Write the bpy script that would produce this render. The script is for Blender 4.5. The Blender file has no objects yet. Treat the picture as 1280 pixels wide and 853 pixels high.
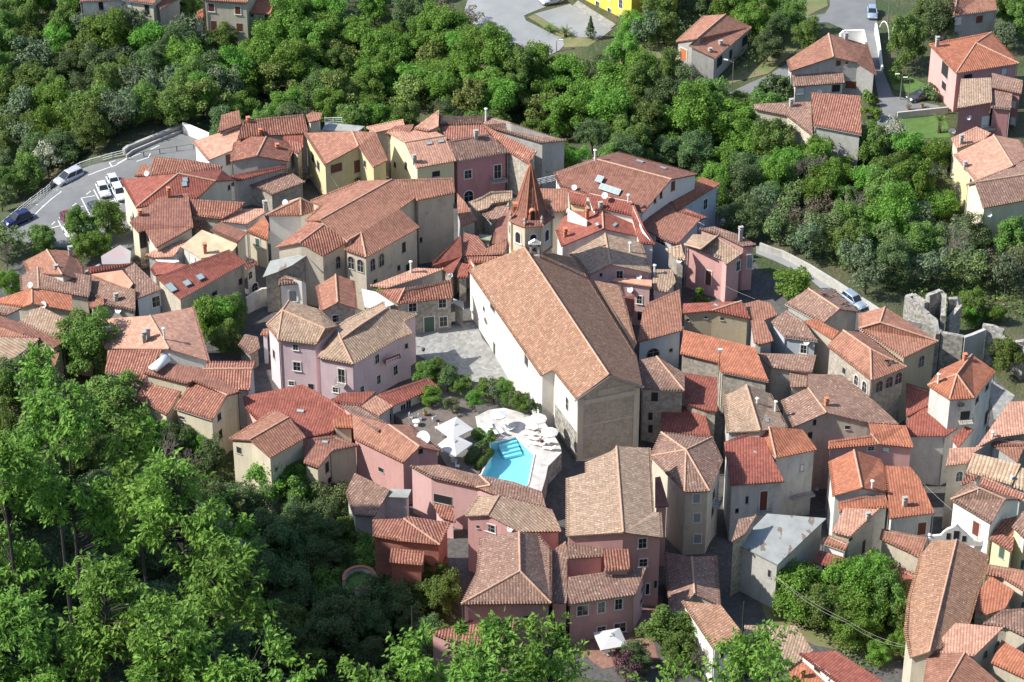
import bpy, bmesh, math, random
import numpy as np
from mathutils import Vector, Matrix
from mathutils.geometry import tessellate_polygon
R=math.radians; rnd=random.Random(7)
sc=bpy.context.scene; col=sc.collection
# ------------------------------------------------------------------ camera
CAMD,PITCH,FOV=403.0,R(35),R(20)
CAM=Vector((0,-CAMD*math.cos(PITCH),CAMD*math.sin(PITCH)))
FWD=Vector((0,math.cos(PITCH),-math.sin(PITCH))); UPV=Vector((0,math.sin(PITCH),math.cos(PITCH)))
FPX=640/math.tan(FOV/2)
cd=bpy.data.cameras.new('camera'); cam=bpy.data.objects.new('camera',cd); col.objects.link(cam)
cam.location=CAM; cam.rotation_euler=(math.pi/2-PITCH,0,0); cd.angle=FOV; cd.clip_end=6000; cd.clip_start=1
sc.camera=cam
# ------------------------------------------------------------------ sky and sun
SUN_EL=R(42); SUN_DIR=Vector((-1,-0.10,0)).normalized()*math.cos(SUN_EL)+Vector((0,0,math.sin(SUN_EL)))
w=bpy.data.worlds.new('World'); sc.world=w; w.use_nodes=True
nt=w.node_tree; bg=nt.nodes['Background']; sky=nt.nodes.new('ShaderNodeTexSky'); sky.sky_type='NISHITA'; sky.sun_disc=False
sky.sun_elevation=SUN_EL; sky.sun_rotation=math.atan2(SUN_DIR.x,SUN_DIR.y); sky.altitude=300
nt.links.new(sky.outputs[0],bg.inputs[0]); bg.inputs[1].default_value=0.15
sl=bpy.data.lights.new('sun','SUN'); sl.energy=4.7; sl.angle=R(0.5); sl.color=(1,0.95,0.87)
so=bpy.data.objects.new('sun',sl); col.objects.link(so); so.rotation_euler=(-SUN_DIR).to_track_quat('-Z','Y').to_euler()
sc.view_settings.view_transform='Standard'; sc.view_settings.look='None'; sc.view_settings.exposure=0.70; sc.view_settings.gamma=1
sc.cycles.max_bounces=5; sc.cycles.diffuse_bounces=3; sc.cycles.transparent_max_bounces=6

# ------------------------------------------------------------------ photo geometry
T={'P':(0,0,1)}
for i,r in enumerate('ABC'):
    for k in range(4): T[r+str(k+1)]=(320*k,200*i,4)
for k in range(4): T['D'+str(k+1)]=(320*k,600,3.372)
for n,(a,b) in dict(p1=(0,300),p2=(100,300),p3=(0,370),p4=(230,130),p5=(220,230),p6=(270,290),p7=(540,230),p8=(660,220),
    q1=(770,270),q2=(720,330),q3=(840,360),q4=(780,420),q5=(900,440),q6=(480,560),q7=(560,480),q8=(1120,520),r1=(0,190),r2=(560,590),r5=(380,650)).items(): T[n]=(a,b,7.975)
T['r3']=(1160,600,10.667); T['r4']=(1150,680,9.81)
def px(t,x,y):
    a=T[t]; return (a[0]+x/a[2],a[1]+y/a[2])
def ray(x,y): return (FWD+Vector((1,0,0))*((x-640)/FPX)+UPV*((426.5-y)/FPX)).normalized()
def at(t,x,y,z):
    d=ray(*px(t,x,y)); return CAM+d*((z-CAM.z)/d.z)
def atD(t,x,y,D):          # a point at a distance from the camera
    return CAM+ray(*px(t,x,y))*D

# ------------------------------------------------------------------ materials
M={}
def newmat(n):
    m=bpy.data.materials.new(n); m.use_nodes=True; t=m.node_tree; t.nodes.clear()
    o=t.nodes.new('ShaderNodeOutputMaterial'); b=t.nodes.new('ShaderNodeBsdfPrincipled'); t.links.new(b.outputs[0],o.inputs[0])
    return m,t,b
def nd(t,ty,**k):
    n=t.nodes.new('ShaderNode'+ty)
    for a,v in k.items(): setattr(n,a,v)
    return n
def setv(t,s,v):
    if hasattr(v,'is_linked') or isinstance(v,bpy.types.NodeSocket): t.links.new(v,s)
    else: s.default_value=v
def mth(t,op,a,b=None,c=None,clamp=False):
    n=nd(t,'Math',operation=op,use_clamp=clamp); setv(t,n.inputs[0],a)
    if b is not None: setv(t,n.inputs[1],b)
    if c is not None: setv(t,n.inputs[2],c)
    return n.outputs[0]
def mix(t,f,a,b,mode='MIX'):
    n=nd(t,'Mix',data_type='RGBA',blend_type=mode); setv(t,n.inputs[0],f)
    for s,v in ((n.inputs[6],a),(n.inputs[7],b)):
        setv(t,s,(*v,1) if isinstance(v,(tuple,list)) and len(v)==3 else v)
    return n.outputs[2]
def noise(t,vec,scale,det=3,rough=0.55):
    n=nd(t,'TexNoise'); n.inputs['Scale'].default_value=scale; n.inputs['Detail'].default_value=det; n.inputs['Roughness'].default_value=rough
    if vec is not None: t.links.new(vec,n.inputs['Vector'])
    return n.outputs[0]
def ramp(t,f,lo,hi):
    n=nd(t,'MapRange'); n.clamp=True; setv(t,n.inputs[0],f); n.inputs[1].default_value=lo; n.inputs[2].default_value=hi; return n.outputs[0]
def pos(t): return nd(t,'NewGeometry').outputs['Position']
def plain(name,c,rough=0.7,metal=0,var=0.0,scale=1.0,c2=None):
    m,t,b=newmat(name); M[name]=m
    b.inputs['Roughness'].default_value=rough; b.inputs['Metallic'].default_value=metal
    if var or c2:
        f=ramp(t,noise(t,pos(t),scale,4),0.35,0.68)
        c2=c2 or tuple(x*(1-var) for x in c)
        t.links.new(mix(t,f,c2,c),b.inputs['Base Color'])
    else: b.inputs['Base Color'].default_value=(*c,1)
    return m
def roofmat(name,c1,c2,patch=0.5,stripe=0.45,per=0.36,c3=None,bump=0.5,lich=0.0):
    m,t,b=newmat(name); M[name]=m
    uv=nd(t,'UVMap',uv_map='UVMap').outputs[0]; sp=nd(t,'SeparateXYZ'); t.links.new(uv,sp.inputs[0])
    u=mth(t,'DIVIDE',sp.outputs[0],per); v=mth(t,'DIVIDE',sp.outputs[1],0.42)
    fu=mth(t,'FRACT',u); fv=mth(t,'FRACT',v)
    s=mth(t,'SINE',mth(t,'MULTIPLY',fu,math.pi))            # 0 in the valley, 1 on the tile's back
    cell=nd(t,'CombineXYZ'); t.links.new(mth(t,'FLOOR',u),cell.inputs[0]); t.links.new(mth(t,'FLOOR',v),cell.inputs[1])
    wn=nd(t,'TexWhiteNoise',noise_dimensions='2D'); t.links.new(cell.outputs[0],wn.inputs['Vector'])
    p=pos(t)
    big=ramp(t,noise(t,p,0.8,5,0.7),0.5-patch*0.35,0.5+0.22)
    oi=nd(t,'ObjectInfo').outputs['Random']
    c=mix(t,big,c1,c2)
    if c3:
        c=mix(t,mth(t,'MULTIPLY',ramp(t,noise(t,p,2.6,4,0.75),0.54,0.68),0.85),c,c3)
    tile=mth(t,'ADD',mth(t,'MULTIPLY',wn.outputs[0],0.36),0.82)
    obr=mth(t,'ADD',mth(t,'MULTIPLY',oi,0.22),0.89)
    bri=mth(t,'MULTIPLY',tile,obr)
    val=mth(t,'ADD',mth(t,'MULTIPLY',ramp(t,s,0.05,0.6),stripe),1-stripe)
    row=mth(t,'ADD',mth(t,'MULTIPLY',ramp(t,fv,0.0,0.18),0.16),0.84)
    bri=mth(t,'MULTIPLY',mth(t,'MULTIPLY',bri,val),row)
    if lich:                                                # light crusts of lichen
        l=ramp(t,noise(t,p,4.5,2,0.6),0.66-lich*0.12,0.72-lich*0.1); c=mix(t,mth(t,'MULTIPLY',l,0.7),c,(0.62,0.55,0.45))
    vs=nd(t,'HueSaturation'); t.links.new(bri,vs.inputs['Value']); t.links.new(c,vs.inputs['Color'])
    t.links.new(vs.outputs[0],b.inputs['Base Color']); b.inputs['Roughness'].default_value=0.85; b.inputs['Specular IOR Level'].default_value=0.25
    bp=nd(t,'Bump'); bp.inputs['Strength'].default_value=bump; bp.inputs['Distance'].default_value=0.08
    t.links.new(mth(t,'ADD',s,mth(t,'MULTIPLY',fv,0.3)),bp.inputs['Height']); t.links.new(bp.outputs[0],b.inputs['Normal'])
def wallmat(name,c,stain=0.35,c2=None,rough=0.9,grain=0.1,stone=0,patch=0):
    m,t,b=newmat(name); M[name]=m; p=pos(t)
    mp=nd(t,'Mapping'); t.links.new(p,mp.inputs[0]); mp.inputs['Scale'].default_value=(1,1,0.35)
    f=ramp(t,noise(t,mp.outputs[0],0.9,5,0.65),0.42,0.72)
    c2=c2 or tuple(x*0.5 for x in c)
    cc=mix(t,mth(t,'MULTIPLY',f,min(.9,stain*1.0)),c,c2)
    m2=nd(t,'Mapping'); t.links.new(p,m2.inputs[0]); m2.inputs['Scale'].default_value=(1,1,0.1)
    cc=mix(t,mth(t,'MULTIPLY',ramp(t,noise(t,m2.outputs[0],2.6,4,0.7),0.5,0.72),stain*.7),cc,tuple(x*0.45 for x in c))
    g=noise(t,p,5.0,3,0.7); cc=mix(t,grain,cc,mix(t,ramp(t,g,0.3,0.7),tuple(x*0.5 for x in c),tuple(min(1,x*1.25) for x in c)))
    if stone:
        vo=nd(t,'TexVoronoi'); vo.inputs['Scale'].default_value=2.6; t.links.new(p,vo.inputs['Vector'])
        cc=mix(t,stone,cc,mix(t,ramp(t,vo.outputs['Color'],0.2,0.8),tuple(x*0.5 for x in c),tuple(min(1,x*1.3) for x in c)))
    if patch:
        v2=nd(t,'TexVoronoi'); v2.inputs['Scale'].default_value=2.3; t.links.new(p,v2.inputs['Vector'])
        sc_=mix(t,ramp(t,v2.outputs['Color'],.2,.8),(0.26,0.235,0.195),(0.44,0.40,0.33))
        cc=mix(t,mth(t,'MULTIPLY',ramp(t,noise(t,p,.55,6,.75),.60-patch*.1,.68-patch*.1),.6),cc,sc_)
    oi=nd(t,'ObjectInfo').outputs['Random']; vs=nd(t,'HueSaturation'); t.links.new(mth(t,'ADD',mth(t,'MULTIPLY',oi,0.16),0.92),vs.inputs['Value'])
    t.links.new(cc,vs.inputs['Color']); t.links.new(vs.outputs[0],b.inputs['Base Color']); b.inputs['Roughness'].default_value=rough; b.inputs['Specular IOR Level'].default_value=0.2
    bp=nd(t,'Bump'); bp.inputs['Strength'].default_value=0.3; bp.inputs['Distance'].default_value=0.05; t.links.new(g,bp.inputs['Height']); t.links.new(bp.outputs[0],b.inputs['Normal'])
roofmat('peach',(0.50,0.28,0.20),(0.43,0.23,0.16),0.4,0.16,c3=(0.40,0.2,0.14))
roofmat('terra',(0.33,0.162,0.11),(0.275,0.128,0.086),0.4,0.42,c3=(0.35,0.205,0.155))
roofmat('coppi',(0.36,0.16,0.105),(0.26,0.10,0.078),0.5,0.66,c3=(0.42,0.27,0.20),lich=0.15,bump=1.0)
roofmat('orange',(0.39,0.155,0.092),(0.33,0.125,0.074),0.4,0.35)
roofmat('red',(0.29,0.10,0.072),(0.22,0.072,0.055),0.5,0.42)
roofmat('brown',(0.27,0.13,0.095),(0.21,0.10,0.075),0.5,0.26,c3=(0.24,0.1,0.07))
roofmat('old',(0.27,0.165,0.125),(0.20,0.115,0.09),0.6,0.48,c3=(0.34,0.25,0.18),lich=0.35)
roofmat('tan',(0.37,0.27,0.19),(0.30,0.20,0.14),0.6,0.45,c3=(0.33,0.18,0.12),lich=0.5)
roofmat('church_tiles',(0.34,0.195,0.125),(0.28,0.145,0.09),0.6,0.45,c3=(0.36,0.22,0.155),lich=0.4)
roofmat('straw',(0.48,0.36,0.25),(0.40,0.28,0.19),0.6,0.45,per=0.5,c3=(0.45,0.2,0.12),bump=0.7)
plain('flatgrey',(0.36,0.37,0.35),0.9,var=0.35,scale=0.8)
m_,t_,b_=newmat('concrete_roof'); M['concrete_roof']=m_; p_=pos(t_); b_.inputs['Roughness'].default_value=.9
c_=mix(t_,ramp(t_,noise(t_,p_,.6,5,.7),.35,.65),(0.31,0.325,0.31),(0.24,0.255,0.245)); mp_=nd(t_,'Mapping'); t_.links.new(p_,mp_.inputs[0]); mp_.inputs['Scale'].default_value=(1,.45,1); mp_.inputs['Rotation'].default_value=(0,0,.5)
t_.links.new(mix(t_,ramp(t_,noise(t_,mp_.outputs[0],.55,4,.6),.60,.615),c_,(0.17,0.13,0.105)),b_.inputs['Base Color'])
plain('ochre_flat',(0.52,0.43,0.29),0.9,scale=0.9,c2=(0.42,0.34,0.22))
plain('white_flat',(0.74,0.74,0.72),0.8,var=0.1)
plain('peach_flat',(0.62,0.34,0.23),0.9,scale=1.0,c2=(0.5,0.25,0.16))
plain('purple_flat',(0.36,0.27,0.27),0.8,scale=0.5,c2=(0.3,0.32,0.31))
plain('moss_flat',(0.3,0.33,0.22),0.9,var=0.4)
wallmat('cream',(0.68,0.61,0.47)); wallmat('white',(0.84,0.82,0.77),0.2); wallmat('offwhite',(0.64,0.63,0.59),0.5,patch=.25)
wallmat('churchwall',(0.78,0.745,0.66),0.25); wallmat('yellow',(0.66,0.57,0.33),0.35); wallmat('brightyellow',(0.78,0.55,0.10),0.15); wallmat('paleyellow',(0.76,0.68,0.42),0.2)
wallmat('pink',(0.62,0.36,0.335),0.3); wallmat('lilac',(0.64,0.50,0.52),0.3); wallmat('redpink',(0.50,0.25,0.26),0.3); wallmat('rose',(0.68,0.44,0.42),0.25)
wallmat('stone',(0.41,0.37,0.31),0.5,grain=0.35,stone=0.45); wallmat('grey',(0.45,0.44,0.41),0.5,grain=0.2,stone=0.1,patch=.5)
wallmat('beige',(0.58,0.52,0.42),0.45,grain=0.2,patch=.4); wallmat('ochre',(0.52,0.44,0.31),0.5,c2=(0.5,0.34,0.16),grain=0.25,patch=.2); wallmat('blue',(0.50,0.55,0.60),0.3)
wallmat('brick',(0.40,0.17,0.13),0.4,grain=0.3,stone=0.2); wallmat('chapel',(0.60,0.53,0.41),0.4,grain=0.15)
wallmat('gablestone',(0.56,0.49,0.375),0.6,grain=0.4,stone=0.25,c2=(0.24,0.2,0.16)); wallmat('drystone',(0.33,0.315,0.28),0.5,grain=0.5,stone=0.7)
plain('ridgecap',(0.58,0.36,0.25),0.9,var=0.35,scale=3); plain('glass',(0.025,0.03,0.035),0.12); plain('dark',(0.02,0.02,0.022),0.8)
plain('trim',(0.72,0.70,0.65),0.8,var=0.15,scale=2); plain('greytrim',(0.42,0.40,0.37),0.9,var=0.2,scale=2)
plain('shutter_brown',(0.16,0.05,0.03),0.6); plain('shutter_green',(0.07,0.13,0.10),0.6); plain('shutter_grey',(0.3,0.32,0.33),0.6); plain('orange_door',(0.55,0.2,0.08),0.6)
plain('whitepaint',(0.72,0.72,0.70),0.5); plain('metal',(0.35,0.35,0.35),0.4,0.6); plain('darkmetal',(0.05,0.05,0.055),0.5,0.3); plain('skyglass',(0.30,0.38,0.38),0.08)
plain('terracotta',(0.55,0.22,0.12),0.85,var=0.2)
# ------------------------------------------------------------------ object helpers
def tag(o,label=None,cat=None,group=None,kind=None):
    if label: o['label']=label
    if cat: o['category']=cat
    if group: o['group']=group
    if kind: o['kind']=kind
    return o
def obj(name,me,mats=None,parent=None,loc=None):
    o=bpy.data.objects.new(name,me); col.objects.link(o)
    if me is not None and mats is not None:
        for m in (mats if isinstance(mats,(list,tuple)) else [mats]): me.materials.append(M[m] if isinstance(m,str) else m)
    if parent is not None: o.parent=parent
    if loc is not None: o.location=loc
    return o
def empty(name,loc,label,cat,group=None):
    o=bpy.data.objects.new(name,None); o.empty_display_size=0.3; col.objects.link(o); o.location=loc; return tag(o,label,cat,group)
class MB:                                   # collects solids into one mesh
    def __init__(s): s.v=[]; s.f=[]; s.m=[]
    def add(s,vs,fs,mi=0):
        k=len(s.v); s.v+= [Vector(x) for x in vs]; s.f+=[[k+i for i in f] for f in fs]; s.m+=[mi]*len(fs)
    def box(s,c,size,rz=0,mi=0,rot=None):
        x,y,z=[a/2 for a in size]; mt=(rot or Matrix.Rotation(rz,3,'Z')); c=Vector(c)
        vs=[c+mt@Vector((sx*x,sy*y,sz*z)) for sz in (-1,1) for sx,sy in ((-1,-1),(1,-1),(1,1),(-1,1))]
        s.add(vs,[(3,2,1,0),(4,5,6,7),(0,1,5,4),(1,2,6,5),(2,3,7,6),(3,0,4,7)],mi)
    def obox(s,o,ax,ay,az,mi=0):            # corner and three edge vectors
        o=Vector(o); vs=[o,o+ax,o+ax+ay,o+ay]; vs+=[v+az for v in vs]
        s.add(vs,[(3,2,1,0),(4,5,6,7),(0,1,5,4),(1,2,6,5),(2,3,7,6),(3,0,4,7)],mi)
    def tube(s,pts,r,n=6,mi=0,cap=True):
        pts=[Vector(p) for p in pts]; rs=r if isinstance(r,(list,tuple)) else [r]*len(pts); k=len(s.v)
        for i,p in enumerate(pts):
            d=(pts[min(i+1,len(pts)-1)]-pts[max(i-1,0)])
            d=d.normalized() if d.length>1e-6 else Vector((0,0,1))
            a=d.cross(Vector((0,0,1)) if abs(d.z)<0.9 else Vector((1,0,0))).normalized(); b=d.cross(a)
            for j in range(n):
                t=2*math.pi*j/n; s.v.append(p+(a*math.cos(t)+b*math.sin(t))*rs[i])
        for i in range(len(pts)-1):
            for j in range(n):
                q=(j+1)%n; s.f.append([k+i*n+j,k+i*n+q,k+(i+1)*n+q,k+(i+1)*n+j]); s.m.append(mi)
        if cap:
            s.f.append([k+j for j in range(n)]); s.f.append([k+(len(pts)-1)*n+j for j in reversed(range(n))]); s.m+=[mi,mi]
    def lathe(s,c,prof,n=16,mi=0,sx=1,sy=1,rz=0):
        c=Vector(c); k=len(s.v)
        for r,z in prof:
            for j in range(n):
                t=2*math.pi*j/n+rz; s.v.append(c+Vector((r*math.cos(t)*sx,r*math.sin(t)*sy,z)))
        for i in range(len(prof)-1):
            for j in range(n):
                q=(j+1)%n; s.f.append([k+i*n+j,k+i*n+q,k+(i+1)*n+q,k+(i+1)*n+j]); s.m.append(mi)
        for i,rev in ((0,True),(len(prof)-1,False)):
            if prof[i][0]>1e-4:
                l=[k+i*n+j for j in range(n)]; s.f.append(l[::-1] if rev else l); s.m.append(mi)
    def prism(s,poly,z0,z1,mi=0):           # poly of XY or XYZ points, flat bottom and top
        n=len(poly); a=[Vector((p[0],p[1],z0)) for p in poly]; b=[Vector((p[0],p[1],z1)) for p in poly]
        s.add(a+b,[list(range(n))[::-1],[n+i for i in range(n)]]+[[i,(i+1)%n,n+(i+1)%n,n+i] for i in range(n)],mi)
    def mesh(s,name,origin=(0,0,0),smooth=False,fix=True):
        me=bpy.data.meshes.new(name); o=Vector(origin); me.from_pydata([tuple(v-o) for v in s.v],[],s.f)
        me.polygons.foreach_set('material_index',s.m)
        if smooth: me.polygons.foreach_set('use_smooth',[True]*len(s.f))
        if fix:
            bm=bmesh.new(); bm.from_mesh(me); bmesh.ops.recalc_face_normals(bm,faces=bm.faces); bm.to_mesh(me); bm.free()
        me.update(); return me
    def build(s,name,mats,parent=None,smooth=False,origin=None,fix=True):
        if origin is None: origin=Vector((0,0,0)); 
        me=s.mesh(name,origin,smooth,fix); o=obj(name,me,mats,parent)
        if parent is None: o.location=origin
        return o
def part(parent,name,mb,mats,smooth=False,fix=True):   # world-space MB as a child whose mesh is local to its top-level thing
    root=parent
    while root.parent: root=root.parent
    me=mb.mesh(name,root.location,smooth,fix); o=obj(name,me,mats); o.parent=parent; return o
# ------------------------------------------------------------------ terrain
CT=[(300,250,0),(450,300,0),(600,400,0),(640,560,0),(800,500,-1),(900,400,-1.5),(1000,600,-7.5),(1200,600,-7),(1100,470,-3),(1100,540,-5.5),(900,560,-4),(1180,700,-7),(950,670,-7),(200,300,0),(60,350,0),(160,470,0),(80,260,0),(170,215,0),(210,175,0),
(100,100,-4),(300,90,-5),(500,110,-6),(700,150,-5),(900,200,-4),(1050,260,-4),(1180,300,-3),(30,180,-5),(10,240,-4),(0,330,-1),(150,20,0),(300,30,0),(640,20,0),(640,70,-1),(760,50,0),(900,60,0),(1050,100,0),(1200,150,0),(1110,150,0),
(980,320,0),(1080,380,0),(1270,420,-1),(700,250,0),(820,300,0),(560,700,0),(640,800,0),(780,800,0),(1060,760,-5),(890,700,-4),(1200,800,-6),(430,560,0),
(330,640,-3),(430,700,-4),(450,780,-8),(340,760,-7),(520,830,-6),(180,600,1),(60,500,2),(80,650,4),(230,680,0),(500,640,-1)]
ctp=[at('P',a,b,z) for a,b,z in CT]; CX=np.array([p.x for p in ctp]); CY=np.array([p.y for p in ctp]); CZ=np.array([p.z for p in ctp])
def smooth(a,b,x): 
    t=np.clip((x-a)/(b-a),0,1); return t*t*(3-2*t)
def tz(x,y):
    x=np.asarray(x,float); y=np.asarray(y,float)
    d=(x[...,None]-CX)**2+(y[...,None]-CY)**2+4.0
    wt=1/d**1.6; z=(wt*CZ).sum(-1)/wt.sum(-1)
    far=smooth(140,600,np.hypot(x,y)); z=z*(1-far)
    y0=-80+10*smooth(0,-45,x)
    s=0.855*np.maximum(0,y0-y); z=np.maximum(z*1.0, z*np.exp(-s/8)+s)
    z=np.where(y<-262, np.minimum(z,155+0.1*(-262-y)), z)
    spur=70*(1-smooth(-88,-68,x))*(1-smooth(-50,-40,y))*smooth(-150,-110,y); z=z+spur*(1-smooth(-262,-180,-y)*0)
    z=z+120*smooth(200,1200,y)+60*smooth(250,1200,np.abs(x))
    return z
def axis(lo,hi,flo,fhi,st):
    a=list(np.arange(flo,fhi+1e-6,st)); g=st*1.4; v=flo
    left=[]
    while v>lo: v-=g; g*=1.25; left.append(v)
    g=st*1.4; v=fhi; right=[]
    while v<hi: v+=g; g*=1.25; right.append(v)
    return np.array(left[::-1]+a+right)
GX=axis(-2500,2500,-105,105,1.25); GY=axis(-2500,2500,-95,150,1.25)
XX,YY=np.meshgrid(GX,GY); ZZ=tz(XX,YY)
def gz(x,y):
    i=min(max(np.searchsorted(GX,x)-1,0),len(GX)-2); j=min(max(np.searchsorted(GY,y)-1,0),len(GY)-2)
    u=(x-GX[i])/(GX[i+1]-GX[i]); v=(y-GY[j])/(GY[j+1]-GY[j])
    return float((ZZ[j,i]*(1-u)+ZZ[j,i+1]*u)*(1-v)+(ZZ[j+1,i]*(1-u)+ZZ[j+1,i+1]*u)*v)
def gp(t,x,y,dz=0):
    z=0
    for _ in range(25):
        p=at(t,x,y,z); z=z*0.4+0.6*(gz(p.x,p.y)+dz)
    return at(t,x,y,z)
me=bpy.data.meshes.new('ground'); nx,ny=len(GX),len(GY)
idx=np.arange(nx*ny).reshape(ny,nx)
F=np.stack([idx[:-1,:-1],idx[:-1,1:],idx[1:,1:],idx[1:,:-1]],-1).reshape(-1,4)
me.from_pydata(np.stack([XX,YY,ZZ],-1).reshape(-1,3).tolist(),[],F.tolist()); me.polygons.foreach_set('use_smooth',[True]*len(F))
m,t,b=newmat('earth'); M['earth']=m; p=pos(t)
c=mix(t,ramp(t,noise(t,p,0.12,5,0.6),0.4,0.65),(0.045,0.07,0.022),(0.10,0.095,0.05)); c=mix(t,ramp(t,noise(t,p,1.5,5,0.7),0.55,0.75),c,(0.14,0.12,0.08))
t.links.new(c,b.inputs['Base Color']); b.inputs['Roughness'].default_value=1
bp=nd(t,'Bump'); bp.inputs['Distance'].default_value=0.3; t.links.new(noise(t,p,2,5),bp.inputs['Height']); t.links.new(bp.outputs[0],b.inputs['Normal'])
tag(obj('ground',me,'earth'),kind='structure')
def surf(name,t_,c1,c2,scale,stone=0,lines=None):
    m,t,b=newmat(name); M[name]=m; p=pos(t)
    c=mix(t,ramp(t,noise(t,p,scale,5,0.65),0.35,0.68),c1,c2)
    if stone:
        vo=nd(t,'TexVoronoi'); vo.inputs['Scale'].default_value=stone; t.links.new(p,vo.inputs['Vector'])
        c=mix(t,0.5,c,mix(t,ramp(t,vo.outputs['Color'],0.15,0.9),tuple(x*0.55 for x in c1),tuple(min(1,x*1.35) for x in c1)))
    t.links.new(c,b.inputs['Base Color']); b.inputs['Roughness'].default_value=0.92
surf('asphalt',0,(0.19,0.195,0.195),(0.145,0.15,0.15),0.35); surf('paleasphalt',0,(0.27,0.28,0.28),(0.22,0.23,0.23),0.3)
surf('cobble',0,(0.28,0.28,0.27),(0.24,0.24,0.23),0.5,stone=2.2); surf('paving',0,(0.52,0.49,0.46),(0.44,0.41,0.38),0.9,stone=1.6)
surf('alley',0,(0.095,0.092,0.088),(0.07,0.068,0.064),0.6,stone=2.5); surf('redpaving',0,(0.26,0.14,0.11),(0.20,0.11,0.09),0.8,stone=2.0)
surf('lawn',0,(0.09,0.17,0.035),(0.06,0.12,0.025),0.8); surf('dirt',0,(0.32,0.28,0.22),(0.2,0.17,0.12),0.5); surf('line',0,(0.75,0.75,0.73),(0.6,0.6,0.58),2.0)
plain('grass_patch',(0.12,0.16,0.05),1,c2=(0.2,0.17,0.09),scale=0.5)
def drape(name,t,pts,mat,dz=0.05,kind='structure',label=None,cat=None,flat=None):
    P=[gp(t,x,y) if len(q)==0 else at(t,x,y,q[0]) for x,y,*q in pts]
    bm=bmesh.new(); vs=[bm.verts.new((p.x,p.y,0)) for p in P]; f=bm.faces.new(vs)
    bmesh.ops.triangulate(bm,faces=[f])
    xs=[p.x for p in P]; ys=[p.y for p in P]
    for A,lo,hi,n in ((GX,min(xs),max(xs),(1,0,0)),(GY,min(ys),max(ys),(0,1,0))):
        for g in A:
            if lo<g<hi: bmesh.ops.bisect_plane(bm,geom=bm.verts[:]+bm.edges[:]+bm.faces[:],plane_co=(g*n[0],g*n[1],0),plane_no=n)
    bmesh.ops.triangulate(bm,faces=bm.faces)
    for v in bm.verts: v.co.z=(gz(v.co.x,v.co.y) if flat is None else flat)+dz
    bmesh.ops.recalc_face_normals(bm,faces=bm.faces)
    if sum(f.normal.z for f in bm.faces)<0: bmesh.ops.reverse_faces(bm,faces=bm.faces)
    me=bpy.data.meshes.new(name); bm.to_mesh(me); bm.free(); o=obj(name,me,mat)
    return tag(o,label,cat,kind=kind)
def strip(t,pts,wd,flat=None):                       # a line of pixels to a thin quad list on the ground
    P=[gp(t,x,y) for x,y in pts]; out=[]
    for a,b in zip(P,P[1:]):
        d=(b-a); d.z=0; L=d.length
        if L<1e-3: continue
        d/=L; nrm=Vector((-d.y,d.x,0))*wd/2; n=max(1,int(L/1.2))
        for i in range(n):
            p=a+d*(L*i/n); q=a+d*(L*(i+1)/n); out.append([p-nrm,q-nrm,q+nrm,p+nrm])
    return out
def markings(name,t,lines,wd,dz=0.075,mat='line'):
    mb=MB()
    for l in lines:
        for quad in strip(t,l,wd): mb.add([Vector((v.x,v.y,gz(v.x,v.y)+dz)) for v in quad],[(0,1,2,3)])
    o=mb.build(name,mat,fix=False); return tag(o,kind='structure')
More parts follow.
